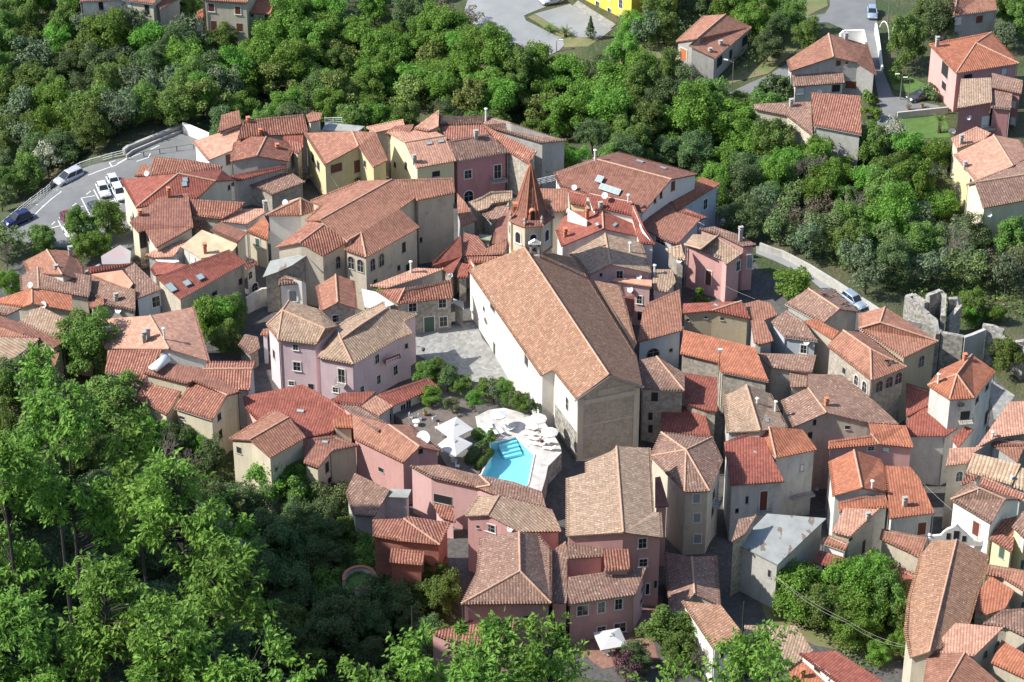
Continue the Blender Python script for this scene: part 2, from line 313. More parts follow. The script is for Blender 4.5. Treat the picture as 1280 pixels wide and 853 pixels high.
# ------------------------------------------------------------------ house builder
def newell(P):
    n=Vector((0,0,0))
    for a,b in zip(P,P[1:]+P[:1]): n+=Vector(((a.y-b.y)*(a.z+b.z),(a.z-b.z)*(a.x+b.x),(a.x-b.x)*(a.y+b.y)))
    return n.normalized()
HOUSES=[]; ROOFS={}; plain('pipe_brown',(.12,.07,.05),.6)
WT={'d':('trim','glass'),'n':(None,'glass'),'k':(None,'dark'),'s':('trim','shutter_brown'),'g':('trim','shutter_green'),'G':(None,'shutter_green'),'S':(None,'shutter_brown'),'w':('greytrim','whitepaint'),
    'a':('greytrim','glass'),'A':('trim','glass'),'D':('trim','shutter_brown'),'o':('trim','orange_door'),'O':('greytrim','glass'),'v':('trim','shutter_grey')}
def roofmesh(P,faces,origin,th=0.18,ridge=True,tiles=True):
    bm=bmesh.new(); uvl=bm.loops.layers.uv.new('UVMap')
    top=[bm.verts.new(p-origin) for p in P]; bot=[bm.verts.new(p-origin-Vector((0,0,th))) for p in P]
    edges={}
    norms=[]
    for f in faces:
        pts=[P[i] for i in f]; n=newell(pts)
        if n.z<0: f=f[::-1]; pts=pts[::-1]; n=-n
        norms.append((f,n))
        for a,b in zip(f,f[1:]+f[:1]): edges.setdefault((min(a,b),max(a,b)),[]).append((a,b,n,sum(pts,Vector())/len(pts)))
        if math.hypot(n.x,n.y)<0.06:
            L=max(zip(pts,pts[1:]+pts[:1]),key=lambda e:(e[1]-e[0]).length); u=(L[1]-L[0]).normalized()
        else: u=Vector((-n.y,n.x,0)).normalized()
        v=n.cross(u)
        for tri in tessellate_polygon([pts]):
            q=[f[i] for i in tri]
            try: fc=bm.faces.new([top[i] for i in q])
            except ValueError: continue
            fc.normal_update()
            if fc.normal.z<0: fc.normal_flip()
            for lp in fc.loops: w_=lp.vert.co+origin; lp[uvl].uv=(w_.dot(u),w_.dot(v))
            try:
                fb=bm.faces.new([bot[i] for i in q]); fb.normal_update()
                if fb.normal.z>0: fb.normal_flip()
                for lp in fb.loops: w_=lp.vert.co+origin; lp[uvl].uv=(w_.dot(u),w_.dot(v))
            except ValueError: pass
    nxt={}; em=MB(); eu=[]
    for k,l in edges.items():
        if len(l)==1 and tiles:                # rounded tile ends along the eaves
            a,b,n=P[l[0][0]],P[l[0][1]],l[0][2]; L=(b-a).length
            out=Vector(((b-a).y,-(b-a).x,0))
            if L>.8 and out.length>.1 and abs(b.z-a.z)/L<.16 and math.hypot(n.x,n.y)>.08 and Vector((n.x,n.y,0)).dot(out)>.5*math.hypot(n.x,n.y)*out.length:
                g=Vector((n.x,n.y,0)).normalized(); g.z=-math.hypot(n.x,n.y)/n.z; g.normalize(); c_=int(L/.36)
                for i in range(c_):
                    p=a.lerp(b,(i+.5)/c_); em.tube([p-g*.3+n*.02,p+g*.09],[.10,.115],5)
        if len(l)==1:
            a,b=l[0][:2]; nxt[a]=b
            fc=bm.faces.new([top[b],top[a],bot[a],bot[b]])
            u=(P[b]-P[a]).normalized()
            for lp in fc.loops: w_=lp.vert.co+origin; lp[uvl].uv=(w_.dot(u),w_.z)
    if ridge:
        mb=MB()
        for k,l in edges.items():
            if len(l)==2:
                a,b=P[k[0]],P[k[1]]; n1,n2=l[0][2],l[1][2]; c1,c2=l[0][3],l[1][3]
                conv=(c2-c1).dot(n2-n1)>0
                if conv and n1.dot(n2)<0.995 and (b-a).length>0.6:
                    mb.tube([a+Vector((0,0,.02)),b+Vector((0,0,.02))],0.13,6)
        k0=len(bm.verts); vs=[bm.verts.new(v-origin) for v in mb.v]
        for f in mb.f:
            fc=bm.faces.new([vs[i] for i in f]); fc.material_index=1; fc.normal_update()
            for lp in fc.loops: lp[uvl].uv=(lp.vert.co.x,lp.vert.co.y)
    if em.v:
        vs=[bm.verts.new(v-origin) for v in em.v]
        for f in em.f:
            fc=bm.faces.new([vs[i] for i in f])
            for lp in fc.loops: lp[uvl].uv=(.18+.36*round(lp.vert.co.x*2),lp.vert.co.y)
    me=bpy.data.meshes.new('roof'); bm.to_mesh(me); bm.free()
    loops=[]; left=dict(nxt)
    while left:
        s=next(iter(left)); lp=[s]; c=left.pop(s)
        while c!=s and c in left: lp.append(c); c=left.pop(c)
        loops.append(lp)
    return me,loops,norms
def hit_poly(o,d,P,n):
    dn=d.dot(n)
    if abs(dn)<1e-6: return None
    s=(P[0]-o).dot(n)/dn
    if s<=0: return None
    q=o+d*s; ax=max(range(3),key=lambda i:abs(n[i])); i,j=[k for k in range(3) if k!=ax]; ins=False
    for a,b in zip(P,P[1:]+P[:1]):
        if (a[j]>q[j])!=(b[j]>q[j]) and q[i]<(b[i]-a[i])*(q[j]-a[j])/(b[j]-a[j])+a[i]: ins=not ins
    return (s,q) if ins else None
def drop(x,y):          # the right hand quarter of the village stands lower on the hill
    return -3.6*float(smooth(800,865,x))*float(smooth(430,560,y))
def H(label,t,roof,wall,pts,faces=None,win=(),chim=(),sky=(),inset=0.28,base=None,name='house',cat='house',ridge=True,dz=0,group=None,parapet=None):
    pc=[px(q[3] if len(q)>3 else t,q[0],q[1]) for q in pts]; dz+=drop(sum(a for a,_ in pc)/len(pc),sum(b for _,b in pc)/len(pc))
    P=[at(q[3] if len(q)>3 else t,q[0],q[1],q[2]+dz) for q in pts]
    faces=[list(f) for f in faces] if faces else [list(range(len(P)))]
    fl=[[ord(c)-97 for c in f] if isinstance(f[0],str) else f for f in faces]
    cx=sum((p.x for p in P))/len(P); cy=sum((p.y for p in P))/len(P); org=Vector((cx,cy,gz(cx,cy)))
    root=empty(name,org,label,cat,group)
    tiled=roof not in('flatgrey','white_flat','ochre_flat','concrete_roof','peach_flat','moss_flat','purple_flat'); me,loops,norms=roofmesh(P,fl,org,ridge=ridge and tiled,tiles=tiled)
    ro=obj('roof',me,[roof,'ridgecap'],root)
    # walls
    walls=[]; mb=MB()
    for lp in loops:
        n=len(lp); Q=[P[i] for i in lp]; area=sum(a.x*b.y-b.x*a.y for a,b in zip(Q,Q[1:]+Q[:1]))
        sg=1 if area>0 else -1; I=[]
        for i in range(n):
            a,b,c=Q[i-1],Q[i],Q[(i+1)%n]; d1=Vector((b.x-a.x,b.y-a.y)); d2=Vector((c.x-b.x,c.y-b.y))
            if d1.length<1e-4 or d2.length<1e-4: I.append(b.copy()); continue
            d1.normalize(); d2.normalize(); n1=Vector((-d1.y,d1.x))*sg; n2=Vector((-d2.y,d2.x))*sg; s=n1+n2
            s=s/max(0.45,s.length_squared/2) if s.length>1e-3 else n1
            off=s*inset; I.append(Vector((b.x+off.x,b.y+off.y,b.z-0.07)))
        bz=[(gz(p.x,p.y)-0.8 if base is None else base) for p in I]
        k=len(mb.v); mb.v+=[v for v in I]+[Vector((v.x,v.y,z)) for v,z in zip(I,bz)]
        for i in range(n):
            j=(i+1)%n; f=[k+i,k+n+i,k+n+j,k+j]; mb.f.append(f); mb.m.append(0)
            W=[I[i],Vector((I[i].x,I[i].y,bz[i])),Vector((I[j].x,I[j].y,bz[j])),I[j]]
            nn=Vector((W[2].y-W[1].y,-(W[2].x-W[1].x),0))*sg
            if nn.length>1e-4: walls.append((W,nn.normalized()))
    wl=part(root,'wall',mb,wall)
    if tiled and cat=='house' and rnd.random()<.75:        # gutter and downpipe
        pm_=rnd.choice(['greytrim','pipe_brown','metal'])
        for lp in loops:
            n=len(lp); best=None
            for i in range(n):
                a,b=P[lp[i]],P[lp[(i+1)%n]]; L=(b-a).length
                if L>3 and abs(b.z-a.z)/L<.1 and min(a.y,b.y)<=sum(q.y for q in P)/len(P)+1 and (best is None or L>best[0]): best=(L,a,b,lp[i],lp[(i+1)%n])
            if best:
                L,a,b,ia,ib=best; m_=MB(); m_.tube([a-Vector((0,0,.16)),b-Vector((0,0,.16))],.075,6); gt=part(ro,'gutter',m_,pm_)
                q=a if rnd.random()<.5 else b; c=Vector((cx,cy,0)); dd=(c-Vector((q.x,q.y,0))); dd.z=0; dd.normalize(); w_=q+dd*.22; m_=MB()
                m_.tube([q-Vector((0,0,.16)),Vector((w_.x,w_.y,q.z-.5)),Vector((w_.x,w_.y,gz(w_.x,w_.y)))],.06,6); part(root,'downpipe',m_,pm_)
    for q in win: window(root,walls,q[4] if len(q)>4 and isinstance(q[4],str) and len(q[4])==1 else 'd',q[5] if len(q)>5 else t,*q[:4])
    for q in chim:
        tt=q[4] if len(q)>4 else t; h=q[2]; kind=q[3] if len(q)>3 else 'b'
        r_=hit_roof(norms,P,tt,q[0],q[1])
        if r_ is None: print('CHIM MISS',label,q); continue
        p=r_; mbc=MB()
        if kind=='b':
            mbc.box(p+Vector((0,0,h/2-0.2)),(0.5,0.5,h+0.4),0.3); mbc.box(p+Vector((0,0,h+0.05)),(0.66,0.66,0.1),0.3)
            mbc.box(p+Vector((0,0,h+0.22)),(0.4,0.4,0.24),0.3); mbc.box(p+Vector((0,0,h+0.4)),(0.7,0.5,0.09),0.3)
            part(ro,'chimney',mbc,'greytrim')
        elif kind=='t':
            mbc.box(p+Vector((0,0,h/2-0.2)),(0.45,0.45,h+0.4),0.3); mbc.box(p+Vector((0,0,h+0.05)),(0.6,0.6,0.12),0.3)
            mbc.box(p+Vector((0,0,h+0.25)),(0.36,0.36,0.25),0.3); mbc.box(p+Vector((0,0,h+0.42)),(0.6,0.6,0.1),0.3)
            part(ro,'chimney',mbc,'terracotta')
        else:
            mbc.tube([p-Vector((0,0,.2)),p+Vector((0,0,h))],0.14,8); mbc.lathe(p+Vector((0,0,h)),[(0.13,0),(0.27,0.05),(0.27,0.16),(0.0,0.3)],8)
            part(ro,'chimney_pipe',mbc,'whitepaint')
    for q in sky:
        r_=hit_roof(norms,P,q[4] if len(q)>4 else t,q[0],q[1],True)
        if r_ is None: print('SKY MISS',label,q); continue
        p,n=r_; sw,sh=q[2],q[3]
        g=Vector((0,0,1)).cross(n)
        u=g.normalized() if g.length>0.05 else Vector((1,0,0)); v=n.cross(u)
        f=MB(); f.obox(p-u*sw/2-v*sh/2+n*0.02,u*sw,v*sh,n*0.12); fo=part(ro,'skylight',f,'metal')
        g_=MB(); cells=q[5] if len(q)>5 else 1
        for i in range(cells):
            cw=sw/cells; g_.obox(p-u*(sw/2-cw*i-0.07)-v*(sh/2-0.07)+n*0.125,u*(cw-0.14),v*(sh-0.14),n*0.02)
        part(fo,'pane',g_,'skyglass')
    HOUSES.append((label,root,ro,norms,P)); ROOFS[label]=(root,ro,walls,norms,P)
    return root,ro,walls,norms,P
def hit_roof(norms,P,t,x,y,wn=False):
    d=ray(*px(t,x,y)); best=None
    for f,n in norms:
        h=hit_poly(CAM,d,[P[i] for i in f],n)
        if h and (best is None or h[0]<best[0]): best=(h[0],h[1],n)
    if best is None: return None
    return (best[1],best[2]) if wn else best[1]
def window(root,walls,kind,t,x,y,wz,hz):
    d=ray(*px(t,x,y)); best=None
    for W,n in walls:
        if d.dot(n)>=-0.02: continue
        h=hit_poly(CAM,d,W,n)
        if h and (best is None or h[0]<best[0]): best=(h[0],h[1],n)
    if best is None: print('WIN MISS',root['label'],x,y); return
    s,c,n=best; u=Vector((-n.y,n.x,0)); L=[]
    for xx,yy in ((x-wz/2,y),(x+wz/2,y),(x,y-hz/2),(x,y+hz/2)):
        dd=ray(*px(t,xx,yy)); q=CAM+dd*((c-CAM).dot(n)/dd.dot(n)); L.append(q)
    ww=min(abs((L[1]-L[0]).dot(u)),4.0); hh=min(abs(L[2].z-L[3].z),4.5)
    ww=max(ww,0.35); fr,pn=WT[kind]; fm=MB(); pm=MB(); e=0.14 if fr=='trim' else 0.1
    O=c-u*ww/2-Vector((0,0,hh/2)); Z=Vector((0,0,1)); arch=kind in 'aA'
    isdoor=kind in 'Do'
    fmat=fr or 'greytrim'; e=e if fr else 0.05; dp=0.06 if fr else 0.03
    if kind=='O':
        k=16; rim=[c+u*(ww/2*math.cos(2*math.pi*i/k))+Z*(hh/2*math.sin(2*math.pi*i/k)) for i in range(k)]
        fm.tube([p+n*0.03 for p in rim]+[rim[0]+n*0.03],0.07,5,cap=False); pm.add([p+n*0.03 for p in rim],[list(range(k))])
    elif arch:
        k=8; r=ww/2; top=c+Z*(hh/2-r)
        arc=[top+u*(r*math.cos(math.pi*i/k))+Z*(r*math.sin(math.pi*i/k)) for i in range(k+1)]
        out=[top+u*((r+e)*math.cos(math.pi*i/k))+Z*((r+e)*math.sin(math.pi*i/k)) for i in range(k+1)]
        inner=[O+u*ww]+arc+[O]; outer=[O+u*(ww+e)]+out+[O-u*e]; m_=len(inner)
        fm.v+=[p-n*0.05 for p in inner]+[p-n*0.05 for p in outer]+[p+n*dp for p in inner]+[p+n*dp for p in outer]
        for i in range(m_-1):
            fm.f+=[[2*m_+i,2*m_+i+1,3*m_+i+1,3*m_+i],[m_+i,m_+i+1,3*m_+i+1,3*m_+i],[i,i+1,2*m_+i+1,2*m_+i]]; fm.m+=[0]*3
        pm.add([p+n*0.012 for p in inner],[list(range(m_))])
        fm.obox(O-u*e-Z*0.1-n*0.05,u*(ww+2*e),n*(0.05+dp+0.06),Z*0.1)
    else:
        for a,b_,cc in ((O-u*e,u*e,Z*hh),(O+u*ww,u*e,Z*hh),(O-u*e+Z*hh,u*(ww+2*e),Z*e)): fm.obox(a-n*0.05,b_,n*(0.05+dp),cc)
        if not isdoor: fm.obox(O-u*(e+0.05)-Z*0.1-n*0.05,u*(ww+2*e+0.1),n*(0.05+dp+0.08),Z*0.1)
        if pn in('glass',):
            pm.obox(O-n*0.04,u*ww,n*0.052,Z*hh)
        elif pn=='dark': pm.obox(O-n*0.04,u*ww,n*0.052,Z*hh)
        else:
            for s_ in (0,1): pm.obox(O+u*(ww/2*s_+0.01)-n*0.04,u*(ww/2-0.02),n*0.08,Z*hh)
            for i in range(int(hh/0.16)): pm.obox(O+u*0.08+Z*(0.08+i*0.16)+n*0.04,u*(ww-0.16),n*0.015,Z*0.06)
    nm='door' if isdoor else 'window'
    fo=part(root,nm,fm,fmat); pc={'glass':'pane','dark':'pane'}.get(pn,'shutter'); pc='door_leaf' if isdoor else pc
    po=part(fo,pc,pm,pn)
    if pn=='glass' and kind not in 'n' and ww>0.55:
        cb=MB(); cb.obox(c-u*0.03-Z*hh/2+n*0.012,u*0.06,n*0.02,Z*hh*(0.8 if arch else 1)); cb.obox(O+Z*hh*0.5+n*0.01,u*ww,n*0.022,Z*0.05); part(fo,'glazing_bar',cb,'greytrim')
def wallpoint(key,t,x,y):
    root,ro,walls,norms,P=ROOFS[key]; d=ray(*px(t,x,y)); best=None
    for W,n in walls:
        if d.dot(n)>=-0.02: continue
        h=hit_poly(CAM,d,W,n)
        if h and (best is None or h[0]<best[0]): best=(h[0],h[1],n)
    return best
# ------------------------------------------------------------------ houses, far to near
G='village houses'
# top of the picture
H('white house with bare grey tree before it, top left','A1','terra','white',[(398,8,5.5),(612,-2,5.5),(700,-170,7.5),(480,-170,7.5)],win=[(505,30,22,40,'n')])
H('cream house joined to white house, top left, washing before it','A1','terra','cream',[(612,0,5.5),(768,20,5.5),(850,-100,7.5),(690,-120,7.5)],win=[(643,35,26,60,'w'),(735,50,22,48,'n'),(650,92,22,26,'n'),(695,110,22,44,'k'),(738,118,30,14,'n')])
H('grey walled low house beside the cream house, top left','A1','terra','grey',[(775,14,4.8),(800,45,4.6),(905,-10,4.6),(880,-70,5.5),(790,-60,5.5)])
H('weathered beige house with two brown doors at top left','A1','terra','beige',[(1012,0,6.1),(1236,14,6.1),(1300,-120,8),(1080,-130,8)],win=[(1057,38,28,40,'s'),(1189,53,26,38,'s'),(1067,130,26,50,'S'),(1197,138,28,40,'S')])
H('tiny orange roofed lean-to left of weathered beige house','A1','orange','offwhite',[(968,94,2.6),(1018,86,2.6),(1016,42,3.6),(988,55,3.4)],name='shed',cat='shed')
H('small house with orange roof right of weathered beige house','A1','orange','grey',[(1240,62,3.6),(1352,72,3.6),(1385,-40,5),(1270,-60,5)],win=[(1258,78,20,12,'n'),(1335,82,22,26,'k')])
H('bright yellow four storey building cut by top edge','A3','terra','brightyellow',[(600,-130,9),(335,-265,9),(590,-330,9.2),(850,-200,9)],win=[(362,0,16,20),(428,28,16,40),(487,62,16,40),(544,20,16,44),(546,95,16,40),(485,-8,16,18),(725,10,26,50,'S'),(778,-5,20,28,'n')],name='apartment_building',cat='building')
H('grey house with chimney and tan roof among orchards at top centre','A3','terra','grey',[(820,207,3.9),(960,80,4.4),(1068,72,6.2),(925,193,6),(883,228,5.3),(1015,290,4),(1198,135,4)],['adcb','efgcd'],
  win=[(857,272,32,56,'o'),(1037,308,26,46,'n'),(1163,205,24,44,'n'),(1093,270,14,40,'k')],chim=[(1042,240,.9),(990,275,.8)])
H('rose roofed house with porch beside the shaded street, top right','A4','terra','grey',[(95,302,4.9),(110,357,4.7),(328,285,6.8),(445,312,6),(540,372,4.6),(497,225,5),(303,168,7.2)],['abcg','cdefg'],win=[(352,316,24,26,'S'),(393,315,12,14,'S'),(415,425,56,36,'S')],chim=[(388,205,1)])
H('long low porch roof in front of the rose roofed house','A4','old','offwhite',[(130,432,2.9),(385,412,3),(372,345,4.2),(115,352,4.2)],win=[(165,455,30,30,'w'),(340,442,40,34,'k')],name='porch',cat='porch')
H('square striped roof house with satellite dish, top right by street','A4','coppi','grey',[(228,627,4.3),(468,674,4.3),(462,478,6),(216,462,6)],win=[(265,712,30,24,'n')])
H('low salmon roofed wing left of the square striped roof','A4','old','beige',[(-70,520,3.8),(215,508,4.2),(224,682,3.2),(90,577,3.4),(-70,545,3.4)],chim=[(115,530,.8)])
H('grey house with hipped rose roof at top right edge','A4','terra','grey',[(820,-20,6.2),(930,78,5.4),(1148,48,5.4),(1120,-60,6.5),(950,-30,7.2)],['abe','bcde'],win=[(1057,97,32,34,'S'),(950,105,34,40,'w')])
H('pink villa with big orange hipped roof and curved stairs','A4','orange','pink',[(805,222,7.2),(940,366,7.2),(1255,317,7.2),(1118,163,7.6),(1040,215,8.8)],['abed','bce','ced'],win=[(885,350,34,70,'k'),(1180,358,24,30,'w'),(1000,385,40,24,'k'),(880,430,22,40,'k')],chim=[(845,225,1)])
H('tan roofed pink house with white shutters below the orange villa','A4','tan','redpink',[(945,542,5.5),(965,395,6.4),(1115,388,6.4),(1120,512,5.8)],win=[(1085,612,36,60,'w')])
H('brown tiled top of the pink house, right of its tan roof','A4','old','redpink',[(1120,365,6.8),(1275,402,6.8),(1268,470,6),(1122,437,6.2)],win=[(1228,522,20,34,'w'),(1225,605,24,36,'w')])
H('small brown roof tucked under the tiled top of the pink house','A4','old','redpink',[(1122,442,5.7),(1222,470,5.7),(1215,545,5.2),(1116,535,5.2)])
H('orange roof with stubby chimney above the yellow villa','A4','peach','beige',[(915,690,5),(1042,633,5.8),(1115,665,5.4),(1075,702,5),(945,742,4.6)],chim=[(965,715,1)])
H('yellow villa with peach gabled roof and terrace, right edge','A4','peach','yellow',[(930,772,5),(1128,675,6.6),(1225,830,6.6),(1040,905,5),(1310,780,5.3),(1255,700,5.4)],['abcd','bfec'],win=[(1015,905,10,22,'k')],chim=[(985,835,.5)])
H('old house with streaked white gable and brown tiles, right edge','B4','old','cream',[(1075,240,5.8),(1035,113,7.6),(1340,65,7.6),(1340,190,5.8),(992,124,6.2),(1300,0,6.2)],['adcb','bcfe'],win=[(1018,105,10,20,'k')])
# back row of the village
H('low ochre roofed house at end of the white parking wall','p4','peach','white',[(85,375,5.5),(240,562,5),(485,462,5.8),(530,350,6.2),(590,196,6.6),(330,295,6.3)],win=[(440,555,44,100,'S')],chim=[(400,300,.3)])
H('small pale roof at the far tip of the village by the wood','p4','terra','beige',[(335,280,7),(375,110,7.6),(550,60,7.8),(575,200,7.2)])
H('long striped roof in the back row left of cream bell wall','p4','coppi','beige',[(528,358,7),(590,160,8.6),(1195,100,8.6),(1240,285,7),(990,305,6.9),(690,315,7)],chim=[(760,300,.4,'t'),(640,180,.4,'t')])
H('greenish walled gable house behind the two dark beams','p4','coppi','grey',[(465,575,6),(725,518,7.2),(1040,572,6),(1115,400,6),(820,328,7.4),(600,322,6.8),(500,385,6.2)],['abefg','bcde'],chim=[(930,440,.3,'t')])
H('small patched roof right of the greenish gable house','p4','coppi','beige',[(1040,362,6.8),(1120,370,6.8),(1190,420,6.5),(1140,500,6.2),(1080,460,6.4)])
H('ruined low house with patchy brown roof behind the car','p5','old','stone',[(600,-30,3.6),(1085,-160,4.2),(1290,-20,3.9),(950,110,3.3),(850,50,3.4)])
H('narrow tiled wall top along the ruined patchy roof','p4','red','grey',[(455,715,5.4),(1010,600,5.4),(1010,640,5.0),(530,767,5.0)],name='tiled_wall',cat='wall')
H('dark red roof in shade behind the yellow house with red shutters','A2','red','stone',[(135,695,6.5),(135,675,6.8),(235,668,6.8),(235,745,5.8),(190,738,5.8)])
H('cream arched stub of wall on the back row skyline','A2','terra','cream',[(250,575,8.6),(285,557,8.8),(330,567,8.6),(322,600,8.4),(265,612,8.4)],ridge=False,name='bell_wall',cat='wall')
H('flat grey terrace with white rails in the back row','A2','flatgrey','grey',[(330,652,6.5),(350,612,6.5),(545,632,6.5),(510,657,6.5)],name='terrace',cat='terrace')
H('yellow house with smooth orange roof and red shutters','A2','terra','yellow',[(242,666,7.2),(342,824,6.8),(512,732,8.3),(480,655,9),(585,837,6.8),(660,800,6.8),(597,662,9)],['abcd','cefgd'],win=[(402,840,56,40,'S'),(506,832,30,60,'S'),(285,790,12,40,'k'),(312,830,12,40,'k'),(545,820,10,30,'k')])
H('tall cream house with three slot windows in the back row','A2','peach','paleyellow',[(800,840,7.2),(1003,803,7.2),(942,680,9),(745,713,9),(655,660,8.2),(700,652,8.3),(880,648,8.3)],['abcd','dcgfe'],win=[(695,825,10,26,'k'),(750,830,12,36,'k'),(900,870,38,26,'k')],chim=[(792,810,.8)],sky=[(866,718,1,.5),(925,708,1,.5)])
H('orange roof slope left of the tall cream house','A2','peach','beige',[(550,637,6.8),(735,598,7.6),(745,630,7.9),(600,662,7.2)])
H('orange roof wedge with high point behind the tall cream house','A2','peach','beige',[(790,640,8.8),(915,548,10.2),(912,632,9.3),(860,655,8.8)])
H('brown red roof strip behind the orange wedge','A2','coppi','stone',[(640,672,8),(690,630,8.4),(790,622,8.8),(770,665,8.4)])
H('pink three window house with arched door in the back row','A2','old','redpink',[(1003,805,7),(1265,759,7),(1165,668,9),(955,705,9)],win=[(1060,872,34,40),(1208,858,34,66,'d'),(1063,982,44,54,'A')],chim=[(1100,690,.9)])
H('long brown roof behind the pink three window house','A2','coppi','stone',[(915,632,8.3),(1130,625,8.6),(1165,668,8.6),(965,702,8.3)])
H('dark tiled roof with white flue at the village rear','A2','old','stone',[(908,628,8.2),(918,582,9.6),(1175,580,9.6),(1135,622,8.4)],chim=[(1180,600,2,'p')] and [(1150,600,1.8,'p')])
H('stone gabled house at the rear, beside rails by the tower','A3','old','grey',[(-110,582,9.4),(0,614,9.6),(272,702,8.2),(150,714,8.2),(-150,625,8.4)])
H('striped roof sloping down in front of the stone gable','A2','coppi','stone',[(1135,624,8.7),(1405,757,7.9),(1365,822,6.9),(1262,759,7),(1165,668,8.2)])
# left block
H('striped roof behind the big hipped roof near the car park','B1','coppi','cream',[(750,80,6.5),(765,-18,8),(920,-2,8),(890,65,7)])
H('tiny terrace house with tan walls at the car park ramp','B1','terra','cream',[(670,80,5.9),(705,20,6.5),(750,25,6.5),(748,80,6)])
H('red ridge roof between the car park and greenish gable','B1','coppi','beige',[(895,65,7.6),(920,-5,8.2),(1115,28,7.6),(1100,58,7)])
H('big red hipped roof with greenish gable nearest the car park','B1','red','cream',[(603,97,7),(680,237,6.8),(990,190,7),(1078,106,8.4),(893,68,9.5),(1110,50,8),(1170,100,6.8)],['abe','bcde','edgf'],win=[(1145,138,12,24,'n')],sky=[(925,100,.8,.7),(922,122,.8,.7)])
H('smooth brown roofed house with cream front and dark doorway','B1','brown','cream',[(648,312,7.3),(790,190,8.2),(938,165,8.4),(968,335,6.8),(780,440,5.8),(725,352,6.4),(690,362,6.4)],win=[(715,400,34,80,'k'),(635,400,26,50,'a'),(743,400,8,20,'k')],chim=[(845,190,1.3,'t'),(702,290,.9,'t')])
H('flat purple terrace beside trees under the brown roof','B1','purple_flat','grey',[(505,482,3),(600,425,3.3),(655,457,3.3),(650,520,3),(510,522,3)],name='terrace',cat='terrace')
H('ribbed coppi roof in the middle of the left block','p5','coppi','stone',[(75,300,6.6),(130,150,8),(690,180,8),(610,262,7.2),(450,350,6.6)])
H('sliver of lower tiles under the ribbed coppi roof','p5','coppi','stone',[(120,338,5.8),(300,352,5.9),(290,452,5.1),(175,425,5.1)])
H('flat peach slab house with white front beside the white hip roof tower','p5','peach','white',[(450,375,6.2),(620,250,6.8),(870,245,6.8),(915,267,6.6),(705,402,6.2)],chim=[(890,258,1.1)])
H('orange lean-to with green shuttered window under the white tower house','p5','orange','cream',[(700,470,5.4),(880,320,6.4),(925,400,6.2),(915,560,5)],win=[(815,585,40,76,'g')])
H('white square tower house with small hipped roof','B2','terra','white',[(48,277,8.3),(226,277,8.3),(325,242,8.3),(150,215,8.3),(222,192,10)],['abe','bce','cde','dae'])
H('flat ochre roofed house with narrow white front','p5','ochre_flat','offwhite',[(50,622,5.6),(258,457,6.4),(620,602,6.4),(545,692,5.6),(250,742,5.4)],win=[(165,755,48,56,'w')],chim=[(290,680,1,'t')])
H('plain brown roof with white edge above the flat ochre one','p5','brown','cream',[(340,457,6.9),(445,380,7.3),(712,482,7.3),(615,582,6.9)])
H('sunny peach slab roof beneath the brown roofed house','p2','peach','offwhite',[(650,150,4.6),(760,90,5),(1080,-10,5.4),(1000,72,5.2),(930,167,4.6),(740,177,4.4)])
H('small white roof terrace in the left block','p2','white_flat','white',[(735,180,4.2),(955,172,4.2),(990,217,3.9),(835,252,3.7)],name='terrace',cat='terrace')
H('little dark red roof by the white roof terrace','p2','red','stone',[(700,285,3.6),(760,215,4.0),(925,228,4.4),(1070,245,4.4),(965,302,4.2),(865,337,3.9),(740,350,3.6)])
H('long red striped roof with three skylights','B1','red','beige',[(780,585,7.2),(1145,447,7.2),(1232,512,6),(900,697,6)],win=[(1202,608,18,30,'k'),(1072,668,26,20,'k'),(975,722,24,24,'k'),(1020,690,8,10,'k')],sky=[(855,640,1.1,1.6),(935,617,1,1),(1001,587,1,1)])
H('narrow house with two arched windows right of the skylight roof','p6','coppi','offwhite',[(298,382,5.6),(290,300,6.1),(360,262,6.3),(425,307,5.6)],win=[(340,432,38,76,'A'),(395,392,38,76,'A'),(385,560,60,100,'A')])
H('roofless looking stone ruin with broken grey roof edge','p6','concrete_roof','stone',[(465,452,5.8),(620,397,6.4),(760,332,7),(905,234,8),(880,215,8.1),(540,290,6.6),(1062,412,5.6),(1050,330,6.4)],['abcdef','dghe'])
H('small whitewashed house front with grey door below the ruin','p6','old','white',[(620,525,5.0),(892,502,5.0),(855,477,5.5),(690,430,5.8),(630,470,5.5)],win=[(770,642,72,100,'v')])
H('two tone roof on dark house with white framed window','B2','terra','stone',[(300,632,5.5),(325,757,5.3),(408,713,6.3),(505,742,5.3),(492,605,5.6),(398,573,6.6)],['abcf','cdef'],win=[(405,792,46,34,'d')])
# p1 cluster
H('two slope roof with tall chimney nearest the car park trees','p1','terra','offwhite',[(230,217,6.2),(280,322,6.2),(620,345,8),(465,98,8),(715,108,6.8),(835,270,6.2),(842,402,6.2)],['abcd','cgfed'],chim=[(705,150,1)])
H('mottled old roof with pale sunny left slope, far left','p1','old','beige',[(200,367,5.6),(375,268,7.2),(905,357,6.9),(890,573,5.6),(385,482,6.2),(210,502,5.2)],['abef','bcde'],chim=[(562,330,.9)])
H('rust striped roof with dish, far left','p1','orange','beige',[(-60,602,5.4),(318,478,7.4),(320,632,6.8),(220,667,5.8),(-60,642,5.2),(715,552,6.6),(720,707,5.9)],['abcde','bfgc'],)
H('thin red parapet roof around the orange terrace','p2','red','rose',[(70,270,6.6),(540,228,7),(440,262,6.6),(100,327,6)])
H('orange painted roof terrace with tarpaulin','p2','peach_flat','offwhite',[(115,342,6.4),(420,302,6.5),(530,432,6.3),(492,485,6.2),(320,425,6.3)],name='terrace',cat='terrace')
H('mottled red roof below the orange painted terrace','p2','old','stone',[(115,352,6),(300,392,6.2),(550,497,6.2),(552,710,5),(240,642,5.2),(110,522,5.2)],chim=[(362,600,.7)])
